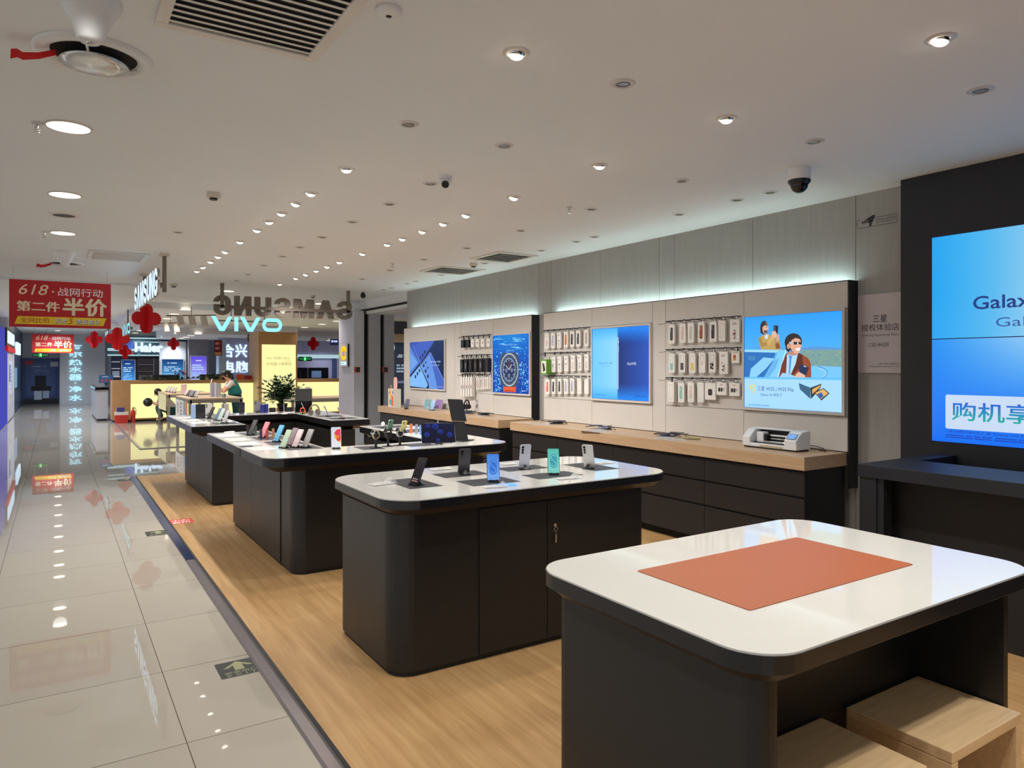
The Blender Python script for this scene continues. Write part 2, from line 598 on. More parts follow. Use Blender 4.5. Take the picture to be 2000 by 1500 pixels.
class Art:
    """a flat picture (poster, screen, label): stacked coloured shapes in metres, x right, y up"""

    def __init__(self, step=0.00006):
        self.v, self.f, self.c = [], [], []
        self.z, self.step = 0.0, step

    def _up(self):
        self.z += self.step

    def poly(self, pts, col, up=True):
        if up:
            self._up()
        b = len(self.v)
        self.v += [(x, y, self.z) for x, y in pts]
        self.f.append(tuple(range(b, b + len(pts))))
        self.c.append([lin(col)] * len(pts))

    def rect(self, x0, y0, x1, y1, col, up=True):
        self.poly([(x0, y0), (x1, y0), (x1, y1), (x0, y1)], col, up)

    def rrect(self, x0, y0, x1, y1, r, col):
        self.poly(rr(x0, y0, x1, y1, r, 4), col)

    def grad(self, x0, y0, x1, y1, fn, nx=1, ny=8):
        self._up()
        for i in range(nx):
            for j in range(ny):
                q = [(i, j), (i + 1, j), (i + 1, j + 1), (i, j + 1)]
                b = len(self.v)
                self.v += [(x0 + (x1 - x0) * a / nx, y0 + (y1 - y0) * c / ny, self.z) for a, c in q]
                self.f.append((b, b + 1, b + 2, b + 3))
                self.c.append([lin(fn(a / nx, c / ny)) for a, c in q])

    def ell(self, cx, cy, rx, ry, col, n=24, a0=0, a1=360):
        self.poly([(cx + rx * math.cos(math.radians(a0 + (a1 - a0) * i / n)), cy + ry * math.sin(math.radians(a0 + (a1 - a0) * i / n)))
                   for i in range(n + (0 if a1 - a0 == 360 else 1))], col)

    def ring(self, cx, cy, rx, ry, w, col, n=28, a0=0, a1=360):
        self._up()
        for i in range(n):
            q = [math.radians(a0 + (a1 - a0) * k / n) for k in (i, i + 1)]
            p = [(cx + (rx - s * w) * math.cos(a), cy + (ry - s * w) * math.sin(a)) for a, s in ((q[0], 1), (q[0], 0), (q[1], 0), (q[1], 1))]
            self.poly(p, col, False)

    def line(self, pts, w, col):
        self._up()
        for a, b in zip(pts, pts[1:]):
            a, b = Vector(a), Vector(b)
            d = (b - a)
            if d.length < 1e-6:
                continue
            n = Vector((-d.y, d.x)).normalized() * (w / 2)
            self.poly([tuple(a - n), tuple(b - n), tuple(b + n), tuple(a + n)], col, False)

    def text(self, s, x, y, h, col, w=None, align='l', bold=0.0, col2=None, shear=0.0):
        vs, fs, asp = text_geo(s, bold, shear)
        sx = (w / asp) if w else h
        W = asp * sx
        ox = x - (W / 2 if align == 'c' else W if align == 'r' else 0)
        self._up()
        b = len(self.v)
        self.v += [(ox + a * sx, y + c * h, self.z) for a, c in vs]
        c1, c2 = lin(col), lin(col2 or col)
        for f in fs:
            self.f.append(tuple(b + i for i in f))
            self.c.append([tuple(c1[k] * vs[i][1] + c2[k] * (1 - vs[i][1]) for k in range(3)) for i in f])
        return W

    def scribble(self, x0, y0, x1, y1, rows, col, seed=1, fill=0.55):
        """unreadable small print: rows of short dashes"""
        R = random.Random(seed)
        self._up()
        rh = (y1 - y0) / rows
        for k in range(rows):
            x = x0
            y = y0 + rh * (k + 0.25)
            end = x1 - (x1 - x0) * R.random() * 0.25
            while x < end:
                w = rh * R.uniform(0.3, 0.7)
                if R.random() < 0.88:
                    self.rect(x, y, min(x + w, end), y + rh * fill, col, False)
                x += w * 1.25

    def build(self, name, M=None, parent=None, lit=False, m=None, world=False):
        me = bpy.data.meshes.new(name)
        me.from_pydata(self.v, [], self.f)
        me.materials.append(m or (ART_LIT if lit else ART_PRINT))
        ca = me.color_attributes.new('Col', 'FLOAT_COLOR', 'CORNER')
        flat = []
        for cs in self.c:
            for c in cs:
                flat += [*c, 1.0]
        ca.data.foreach_set('color', flat)
        me.update()
        o = bpy.data.objects.new(name, me)
        COL.objects.link(o)
        o.parent = parent
        if M is not None:
            o.matrix_basis = wm(parent).inverted() @ M if (world and parent is not None) else M
        return o


def tag(o, label=None, cat=None, group=None, kind=None):
    if label:
        o['label'] = label
    if cat:
        o['category'] = cat
    if group:
        o['group'] = group
    if kind:
        o['kind'] = kind
    return o


def thing(name, label, cat, loc=(0, 0, 0), rotz=0.0, group=None, M=None):
    o = bpy.data.objects.new(name, None)
    o.empty_display_size = 0.1
    COL.objects.link(o)
    o.matrix_basis = M if M is not None else Matrix.Translation(Vector(loc)) @ Matrix.Rotation(rotz, 4, 'Z')
    return tag(o, label, cat, group)


def struct(o):
    o['kind'] = 'structure'
    return o


_KIDS = {}


def dup(root, M=None, label=None, group=None):
    """copy a thing, its parts and their sub-parts"""
    def kids(o):
        return [c for c in bpy.data.objects if c.parent == o]
    if root.name not in _KIDS:
        _KIDS[root.name] = [(c, kids(c)) for c in kids(root)]
    r = root.copy()
    COL.objects.link(r)
    if M is not None:
        r.matrix_basis = M
    tag(r, label, None, group)
    for c, gs in _KIDS[root.name]:
        c2 = c.copy()
        COL.objects.link(c2)
        c2.parent = r
        for g in gs:
            g2 = g.copy()
            COL.objects.link(g2)
            g2.parent = c2
    return r


def TR(x, y, z, rz=0.0):
    return Matrix.Translation((x, y, z)) @ Matrix.Rotation(rz, 4, 'Z')

# ------------------------------------------------------------------ the setting
ORD = ['nearest', 'second', 'third', 'fourth', 'fifth', 'sixth', 'seventh', 'eighth', 'ninth', 'tenth', 'eleventh', 'twelfth',
       'thirteenth', 'fourteenth', 'fifteenth', 'sixteenth', 'seventeenth', 'eighteenth', 'nineteenth', 'twentieth']

struct(MB().box(-7, -6, -0.1, 16, 36, 0, MT['tile']).build('floor'))
struct(MB().box(0.945, -6, 0, 5.25, 11.2, 0.004, MT['floor_wood']).build('floor_wood'))
# stainless threshold between tiles and timber, with its dark inner strip
mb = MB()
sec = [(0.862, 0.0), (0.942, 0.0), (0.942, 0.008), (0.916, 0.012), (0.872, 0.012), (0.862, 0.004)]
n = len(sec)
mb.add([(x, -6, z) for x, z in sec] + [(x, 11.15, z) for x, z in sec],
       [(i, (i + 1) % n, n + (i + 1) % n, n + i) for i in range(n)] + [tuple(range(n - 1, -1, -1)), tuple(range(n, 2 * n))], MT['steel'])
trim = struct(mb.build('trim_1'))
MB().box(0.930, -6, 0.004, 0.946, 11.15, 0.0135, MT['black']).build('dark_inner_strip', trim)
MB().box(0.866, 6.1, 0.0118, 0.929, 11.15, 0.0126, MT['film']).build('protective_film', trim)

struct(MB().box(-7, -6, CEIL, 16, 36, CEIL + 0.1, MT['ceiling']).build('ceiling'))
struct(MB().box(1.5, 16.35, 2.75, 13, 24.2, CEIL, MT['ceiling']).build('ceiling_lowered'))
struct(MB().box(3.2, 24.3, 2.58, 14, 29.95, CEIL, MT['ceiling']).build('ceiling_far'))
struct(MB().box(-7, 12.95, CEIL - 0.035, 1.5, 13.25, CEIL, MT['ceiling']).build('trim_2'))

# right wall: linen-grey cladding boards with fine joints
joints = [11.616, 9.609, 8.472, 7.53, 7.242, 6.299, 5.35, 5.141, 4.181, 3.207, 2.75, 1.5, 0.3, -1.5, -3.5, -6]
mb = MB()
mb.box(5.262, -6, 0, 5.40, 11.616, CEIL, MT['panel_gap'])
for a, b in zip(joints, joints[1:]):
    mb.box(5.25, b + 0.0025, 0, 5.263, a - 0.0025, CEIL, MT['grey_clad'])
struct(mb.build('wall_right'))

# back of the mall: far end wall, left-hand shop fronts
MT['wall_blue'] = mat('cool_grey_wall', (176, 184, 200), 0.6)
MT['wall_lilac'] = mat('lilac_grey_wall', (170, 168, 200), 0.6)
MT['navy'] = mat('navy_shopfront', (36, 48, 78), 0.3)
struct(MB().box(-8, 34.4, 0, 16, 34.6, CEIL, MT['wall_blue']).build('wall_back'))
# unseen dark wall added behind the camera to block ambient light
struct(MB().box(0.95, -2.7, 0, 5.25, -2.6, CEIL, MT['charcoal2']).build('wall_light_block'))
struct(MB().box(0.14, 33.9, 0, 1.72, 34.4, CEIL, MT['white_paint']).build('wall_pier'))
mb = MB()
mb.box(-1.4, 27.3, 0, -1.12, 34.4, CEIL, MT['navy'])
struct(mb.build('wall_left_far'))
struct(MB().box(-1.45, 23.6, 0, -1.10, 27.3, CEIL, mat('grey_pier', (176, 175, 182), 0.5)).build('wall_left'))
struct(MB().box(-1.16, 15.0, 0, -1.10, 34.0, 0.02, MT['steel']).build('baseboard_left'))
# tall grey pier beside the opening, with black shutter slots
mb = MB()
mb.box(5.00, 13.62, 0, 5.22, 14.5, 2.66, mat('blue_lit_pier', (200, 200, 218), 0.5))  # side colour takes in the blue light of the shop sign
mb.box(5.00, 13.6, 0, 5.20, 13.62, 2.66, MT['white_paint'])
mb.box(5.20, 13.68, 0, 5.32, 14.5, 2.66, MT['slot_and_shade'])
g = mat('grey_shutter_panel', (176, 177, 182), 0.4, 0.2, noise=0.04)
mb.box(5.31, 13.6, 0, 5.56, 14.5, 2.66, g)
mb.box(5.56, 13.68, 0, 5.65, 14.5, 2.66, MT['slot_and_shade'])
mb.box(5.645, 13.6, 0, 5.86, 14.5, 2.66, g)
struct(mb.build('wall_pier_shutter'))
struct(MB().box(5.27, 11.62, 2.60, 5.9, 14.5, CEIL, MT['ceiling']).box(5.255, 11.62, 2.66, 5.27, 13.9, 2.70, MT['slot_and_shade']).build('trim_3'))  # thin dark strip paints the shadow line along the lintel
# neighbouring shop seen through the gap
MT['cream'] = mat('cream_soffit', (226, 200, 160), 0.6)
mb = MB()
mb.box(7.3, 17.6, 2.42, 12, 17.8, CEIL, mat('dark_slatted_soffit', (62, 60, 66), 0.5))
mb.box(7.3, 17.8, 2.2, 12, 18.0, 2.5, MT['cream'])
mb.box(7.3, 19.4, 0, 14, 19.6, CEIL, mat('shop_wall_blue', (98, 110, 146), 0.5))
struct(mb.build('wall_right_far'))

# ------------------------------------------------------------------ ceiling fittings


def make_spot(lit):
    t = thing('ceiling_spotlight', 'x', 'ceiling light')
    MB().lathe([(0.034, 0.0), (0.037, -0.007), (0.050, -0.006), (0.057, -0.001), (0.0595, -0.0004)], MT['trim_ring'], 24, caps=False).build('trim_ring', t)
    a = Matrix.Rotation(math.radians(14 if lit else 4), 4, 'X')
    MB().lathe([(0.033, 0.004), (0.033, -0.010 if lit else -0.004), (0.030, -0.012 if lit else -0.006)], MT['chrome'] if lit else MT['louver'], 20, a, caps=False).build('gimbal', t)
    m = MB()
    if lit:
        m.ball((0, 0, -0.008), (0.0325, 0.0325, 0.022), MT['warm_glow'], 20, 6, a, (-90, 0))
    else:
        m.lathe([(0.0301, -0.004), (0.02, -0.0035), (0.0001, -0.003)], MT['off_lens'], 20, a, caps=False)
    m.build('lens', t)
    return t


proto_lit, proto_off = make_spot(True), make_spot(False)
used = {'lit': False, 'off': False}


def place_spot(x, y, lit, label, group, z=CEIL, s=1.0):
    k = 'lit' if lit else 'off'
    M = TR(x, y, z - 0.0005, random.Random(int(x * 77 + y * 991)).uniform(-0.6, 0.6)) @ Matrix.Diagonal((s, s, s, 1))
    if used[k]:
        return dup(proto_lit if lit else proto_off, M, label, group)
    used[k] = True
    p = proto_lit if lit else proto_off
    p.matrix_basis = M
    return tag(p, label, None, group)


rowA = [2.529, 4.628, 5.421, 5.832, 6.266, 6.691, 7.158, 7.917, 8.70, 9.127, 9.621, 10.19, 10.667]
rowC = [1.486, 2.584, 3.639, 4.686, 5.462, 5.899, 6.347, 6.821, 7.222, 7.964, 8.769, 9.256, 9.73, 10.216, 10.72, 11.627]
for i, y in enumerate(rowA):
    place_spot(1.648, y, True, f'{ORD[i]} lit spot in the ceiling row above the corridor-side counters', 'lit spots of the corridor-side row')
    spot_light(1.648, y, CEIL - 0.05, SPOT_W, 110, 0.8, aim=(random.Random(i).uniform(-0.12, 0.12), random.Random(i + 50).uniform(-0.15, 0.15), -1))
for i, y in enumerate(rowC):
    place_spot(3.03, y, True, f'{ORD[i]} lit spot in the ceiling row nearer the product wall', 'lit spots of the wall-side row')
    spot_light(3.03, y, CEIL - 0.05, SPOT_W, 120, 0.8, aim=(random.Random(i + 9).uniform(0.3, 0.5) if i > 2 else 0.0, random.Random(i + 70).uniform(-0.15, 0.15) if i < 12 else 0.1, -1))
# the same rows go on behind the camera
for x, ys in ((1.648, (0.3, -1.2)), (3.03, (0.2, -1.2))):
    for y in ys:
        spot_light(x, y, CEIL - 0.05, SPOT_W * 1.5, 110, 0.8)
off = [[(1.632, 3.591)],
       [(2.25, 2.531), (2.277, 3.628), (2.296, 4.668), (2.299, 5.439), (2.298, 6.296), (2.308, 7.211), (2.294, 7.946), (2.308, 8.723), (2.303, 9.629), (2.34, 10.716), (2.366, 11.572)],
       [(3.756, 1.659), (3.78, 2.569), (3.78, 3.629), (3.814, 4.69), (3.833, 5.805), (3.887, 6.983), (3.854, 8.022), (3.89, 9.168), (3.927, 10.33)],
       [(4.594, 3.497), (4.581, 3.802), (4.586, 4.433), (4.651, 5.67), (4.657, 5.984), (4.69, 6.675), (4.647, 7.875), (4.705, 9.23), (4.725, 10.134), (4.755, 10.521), (4.776, 11.213), (4.775, 11.546)],
       [(1.02, 7.708)]]
nm = ['unlit spot between the lit ones above the six-phone counter', 'unlit spot in the ceiling row between the two lit rows',
      'unlit spot in the ceiling row beside the lit wall-side row', 'unlit spot in the ceiling row closest to the product wall', 'lone unlit spot above the corridor edge of the shop']
for row, lab in zip(off, nm):
    for i, (x, y) in enumerate(row):
        place_spot(x, y, False, lab if len(row) == 1 else f'{ORD[i]} {lab}', 'unlit ceiling spots')

# large round downlights over the corridor
def make_downlight():
    t = thing('corridor_downlight', 'x', 'ceiling light')
    MB().lathe([(0.118, 0.002), (0.120, -0.008), (0.132, -0.006), (0.136, 0.0)], MT['trim_ring'], 32, caps=False).build('trim_ring', t)
    MB().lathe([(0.119, -0.0055), (0.0001, -0.0065)], MT['big_glow'], 32, caps=False).build('diffuser', t)
    return t


dl = make_downlight()
for i, y in enumerate((4.655, 6.51, 8.384, 14.35, 15.35, 17.65, 18.7, 20.1, 21.8, 23.3, 25.0, 26.8, 28.6, 31.2)):
    o = dl if i == 0 else dup(dl)
    o.matrix_basis = TR(0.06, y, CEIL - 0.0005) @ Matrix.Diagonal((0.88, 0.88, 0.9, 1))
    tag(o, f'{ORD[i]} large round downlight along the corridor ceiling', None, 'round downlights over the corridor')
    spot_light(0.06, y, CEIL - 0.04, BIG_W * (1 if y < 14 else 1.5 if y < 20 else 3.2), 150, 0.9, (1.0, 0.97, 0.92) if y < 15 else (0.86, 0.92, 1.0), 0.1)
for y in (2.7, 0.6):
    spot_light(0.06, y, CEIL - 0.04, BIG_W, 150, 0.9, (1.0, 0.97, 0.92), 0.08)

t = thing('ceiling_speaker', 'round dark grille speaker between two corridor downlights', 'speaker', (0.061, 7.392, CEIL - 0.0005))
MB().lathe([(0.085, 0.0), (0.09, -0.008), (0.118, -0.006), (0.124, 0)], MT['vent_white'], 28, caps=False).build('trim_ring', t)
MB().lathe([(0.088, -0.004), (0.0001, -0.006)], MT['louver'], 28, caps=False).build('grille', t)


def vent(x0, y0, x1, y1, label, slats, wide=0.045, dark=True, sw=0.006):
    t = thing('ceiling_vent', label, 'vent', ((x0 + x1) / 2, (y0 + y1) / 2, CEIL))
    X, Y, w = (x1 - x0) / 2, (y1 - y0) / 2, wide
    fr = MB()
    for a in ((-X, -Y, X, -Y + w), (-X, Y - w, X, Y), (-X, -Y + w, -X + w, Y - w), (X - w, -Y + w, X, Y - w)):
        fr.box(a[0], a[1], -0.016, a[2], a[3], -0.0005, MT['vent_white'])
    fr.build('frame', t, bevel=0.003)
    MB().box(-X + w, -Y + w, -0.004, X - w, Y - w, -0.001, MT['slot_and_shade'] if dark else MT['vent_white']).build('backing', t)  # dark plate stands in for the shade inside the duct
    s = MB()
    for k in range(slats):
        y = -Y + w + (2 * Y - 2 * w) * (k + 0.5) / slats
        R = Matrix.Translation((0, y, -0.010)) @ Matrix.Rotation(math.radians(4), 4, 'X')
        s.box(-X + w, -sw, -0.0012, X - w, sw, 0.0012, MT['vent_white'], R)
    s.build('louvers', t)
    return t


vent(0.32, 1.75, 0.95, 3.06, 'large slatted air return grille at the top edge, beside the round diffuser', 25, sw=0.0085)
vent(0.32, 9.4, 0.94, 10.13, 'pale slatted vent in the corridor ceiling behind the lit shop sign', 22, dark=False)
vent(4.30, 6.98, 4.87, 7.66, 'dark slatted vent near the product wall, the nearer of two', 6)
vent(4.27, 8.38, 4.96, 9.03, 'dark slatted vent near the product wall, the farther of two', 6)


def diffuser(x, y, label, ribbon_label):
    t = thing('round_air_diffuser', label, 'air diffuser', M=TR(x, y, CEIL) @ Matrix.Diagonal((0.87, 0.87, 0.95, 1)))
    MB().lathe([(0.185, -0.001), (0.20, -0.018), (0.235, -0.026), (0.258, -0.016), (0.262, -0.0005)], MT['white_plastic'], 40, caps=False).build('outer_ring', t)
    MB().lathe([(0.19, -0.003), (0.0001, -0.0032)], MT['slot_and_shade'], 32, caps=False).build('painted_throat', t)  # flat disc painted dark for the shaded opening
    MB().lathe([(0.0001, -0.03), (0.145, -0.035), (0.152, -0.042), (0.10, -0.052), (0.0001, -0.056)], MT['disc_glass'], 36, caps=False).build('centre_disc', t)
    for k in range(3):
        a = k * 2.094 + 0.3
        MB().cyl((0.13 * math.cos(a), 0.13 * math.sin(a), -0.040), (0.195 * math.cos(a), 0.195 * math.sin(a), -0.012), 0.006, MT['vent_white'], 8).build('strut', t)
    rb = MB()
    pts = [(-0.14, -0.03, -0.03), (-0.20, -0.02, -0.055), (-0.255, 0.0, -0.062), (-0.275, 0.01, -0.05), (-0.295, 0.0, -0.062)]
    vs, fs = [], []
    for i, p in enumerate(pts):
        w = 0.014 + 0.0025 * i
        vs += [(p[0], p[1] - w * 0.5, p[2] - w), (p[0], p[1] + w * 0.5, p[2] + w), (p[0] + 0.002, p[1] + w * 0.5 + 0.002, p[2] + w), (p[0] + 0.002, p[1] - w * 0.5 + 0.002, p[2] - w)]
    for i in range(len(pts) - 1):
        b = 4 * i
        for k in range(4):
            fs.append((b + k, b + 4 + k, b + 4 + (k + 1) % 4, b + (k + 1) % 4))
    fs += [(0, 1, 2, 3), (19, 18, 17, 16)]
    rb.add(vs, fs, MT['red'])
    o = rb.build('red_ribbon', None, TR(x, y, CEIL))
    tag(o, ribbon_label, 'ribbon')
    return t


diffuser(0.14, 3.53, 'large round air diffuser beside the slatted return grille', 'red ribbon fluttering from the nearest round air diffuser')
diffuser(0.09, 10.78, 'far round air diffuser above the hanging red banner', 'red ribbon tied to the far round air diffuser')


def cone(x, y, s, label):
    t = thing('conical_detector', label, 'detector', (x, y, CEIL - 0.0005))
    MB().lathe([(0.118 * s, 0), (0.120 * s, -0.02 * s), (0.100 * s, -0.05 * s), (0.066 * s, -0.12 * s), (0.050 * s, -0.165 * s), (0.036 * s, -0.178 * s), (0.0001, -0.18 * s)], MT['white_plastic'], 32).build('housing', t)
    MB().lathe([(0.016 * s, -0.178 * s), (0.014 * s, -0.188 * s), (0.0001, -0.19 * s)], MT['chrome'], 14).build('tip', t)


cone(0.105, 3.0, 0.88, 'big white cone-shaped detector hanging before the round diffuser')
cone(0.09, 9.75, 0.9, 'small white cone-shaped detector near the hanging red banner')


def smoke(x, y, label, r=0.05, h=0.055):
    t = thing('smoke_detector', label, 'smoke detector', (x, y, CEIL - 0.0005))
    MB().lathe([(r, 0), (r, -h * 0.55), (r * 0.82, -h * 0.72)], MT['offwhite'], 20).build('housing', t)
    MB().lathe([(r * 0.6, -h * 0.7), (r * 0.6, -h * 0.9), (r * 0.5, -h)], MT['black_plastic'], 16).build('sensor_cage', t)


smoke(1.02, 5.833, 'square-looking beige smoke detector left of the first lit spot row')
smoke(4.536, 7.973, 'beige smoke detector beside the farther dark vent')
smoke(1.60, 12.6, 'beige smoke detector right of the red banner', 0.06)
smoke(4.05, 13.2, 'beige smoke detector behind the unlit letter sign')
t = thing('dome_sensor', 'flat white dome sensor right of the large return grille', 'sensor', (1.047, 2.48, CEIL - 0.0005))
MB().lathe([(0.05, 0), (0.05, -0.010), (0.036, -0.022), (0.02, -0.026)], MT['white_plastic'], 24).build('housing', t)
MB().lathe([(0.012, -0.0255), (0.009, -0.029), (0.0001, -0.03)], MT['black_gloss'], 14).build('lens', t)


def sprinkler(x, y, label):
    t = thing('fire_sprinkler', label, 'sprinkler', (x, y, CEIL - 0.0005))
    MB().lathe([(0.03, 0), (0.028, -0.006), (0.01, -0.008)], MT['trim_ring'], 16).build('rose', t)
    m = MB().cyl((0, 0, -0.006), (0, 0, -0.03), 0.007, MT['chrome'], 8)
    for s in (-1, 1):
        m.tube([(s * 0.007, 0, -0.02), (s * 0.013, 0, -0.036), (s * 0.004, 0, -0.052)], 0.0025, MT['chrome'], 5)
    m.lathe([(0.015, -0.054), (0.015, -0.056)], MT['chrome'], 12)
    m.build('nozzle', t)


sprinkler(3.61, 4.729, 'chrome sprinkler head above the product-wall side of the middle counter')
sprinkler(3.658, 8.538, 'chrome sprinkler head before the farther dark vent')
sprinkler(-0.085, 4.673, 'chrome sprinkler head touching the nearest corridor downlight')
sprinkler(-0.094, 8.392, 'chrome sprinkler head left of the third corridor downlight')
for i, (u, v) in enumerate(((668, 585), (700, 588), (720, 592))):
    p = on_z(u, v, CEIL)
    sprinkler(p.x, p.y, ['sprinkler head behind the unlit letter sign, first of three', 'sprinkler head behind the unlit letter sign, middle of three', 'sprinkler head over the grey shutter pier, last of three'][i])

t = thing('dome_camera', 'white dome security camera with smoked black bubble near the video wall', 'security camera', (4.224, 2.983, CEIL - 0.0005))
MB().lathe([(0.072, 0), (0.072, -0.075), (0.070, -0.078)], MT['white_plastic'], 32).build('base', t)
MB().lathe([(0.073, -0.077), (0.073, -0.09), (0.058, -0.108)], MT['black_plastic'], 32, caps=False).build('collar', t)
MB().ball((0, 0, -0.106), 0.057, MT['black_gloss'], 28, 10, half=(-90, 0)).build('bubble', t)
t = thing('turret_camera', 'small white turret security camera hiding an unlit spot', 'security camera', (2.30, 4.44, CEIL - 0.0005))
MB().lathe([(0.048, 0), (0.048, -0.018), (0.045, -0.02)], MT['white_plastic'], 24).build('base', t)
h = MB().ball((0, 0, -0.045), 0.04, MT['white_plastic'], 22, 12)
h.build('ball', t)
d = Vector((-0.45, -0.75, -0.5)).normalized()
MB().cyl(Vector((0, 0, -0.045)) + d * 0.033, Vector((0, 0, -0.045)) + d * 0.043, 0.026, MT['black_gloss'], 18).build('lens', t)
t = thing('ball_camera', 'black ball security camera right of the unlit letter sign', 'security camera', (4.647, 12.183, CEIL - 0.0005))
MB().lathe([(0.03, 0), (0.03, -0.03)], MT['black_plastic'], 16).build('base', t)
MB().ball((0, 0, -0.06), 0.048, MT['black_gloss'], 20, 12).build('ball', t)

# ------------------------------------------------------------------ product wall
PX = 5.13            # front face of the display panels
WOODZ = 0.876        # worktop height


def display_panel(y0, y1, seams, label, z0=WOODZ):
    """free-standing cladding panel: seams = list of (ya, yb, [z...]) rectangles"""
    t = thing('display_unit', label, 'display unit', (PX, y0, 0))
    mb = MB()
    mb.box(PX + 0.014, y0, z0, PX + 0.03, y1, 2.203, MT['panel_gap'])
    mb.build('backing_board', t, world=True)
    for ya, yb, zs in seams:
        for za, zb in zip(zs, zs[1:]):
            MB().box(PX, ya + 0.0022, za + 0.0022, PX + 0.0145, yb - 0.0022, zb - 0.0022, MT['panel']).build('face_board', t, world=True)
    MB().box(PX + 0.001, y0 - 0.012, 0.60 if y0 < 4 else 0.30, 5.245, y0 - 0.0005, 2.207, MT['black']).box(PX - 0.002, y0 - 0.012, 2.2035, PX + 0.022, y1, 2.208, MT['black']).build('black_return', t, world=True)
    MB().box(PX + 0.036, y0 + 0.05, 2.175, PX + 0.056, y1 - 0.12, 2.196, MT['cove']).build('light_strip', t, world=True)
    return t


R = [WOODZ + 0.004, 1.155, 1.43, 1.71, 1.99, 2.203]
display_panel(3.198, 7.246, [(6.30, 7.246, R), (5.326, 6.30, [R[0], 1.155, 1.99, 2.203]), (5.139, 5.326, [R[0], 2.203]), (4.18, 5.139, R), (3.198, 4.18, [R[0], 1.155, 1.99, 2.203])],
              'pale grey display panel with white phone cases, nearer the video wall')
display_panel(7.519, 11.479, [(8.455, 9.40, R), (7.519, 8.455, [R[0], 1.155, 1.99, 2.203]), (9.40, 9.60, [R[0], 2.203]), (9.60, 10.55, [R[0], 2.203]), (10.55, 11.479, [R[0], 2.203])],
              'pale grey display panel with black accessory boxes, at the far end')


def lightbox(ya, yb, z0, z1, label, draw):
    """ya > yb; the picture is drawn in metres from its lower left corner"""
    M = face_x(PX - 0.0005, ya, z0)
    W, Hh = ya - yb, z1 - z0
    t = thing('lightbox', label, 'lightbox', M=M)
    fr, w = MB(), 0.022
    for a in ((-w, -w, W + w, 0), (-w, Hh, W + w, Hh + w), (-w, 0, 0, Hh), (W, 0, W + w, Hh)):
        fr.box(a[0], a[1], 0, a[2], a[3], 0.030, MT['panel'])
    fr.build('frame', t)
    a = Art()
    draw(a, W, Hh)
    a.build('picture', Matrix.Translation((0, 0, 0.022)), t, lit=True)
    return t


def mix(a, b, k):
    k = max(0, min(1, k))
    return tuple(a[i] * (1 - k) + b[i] * k for i in range(3))


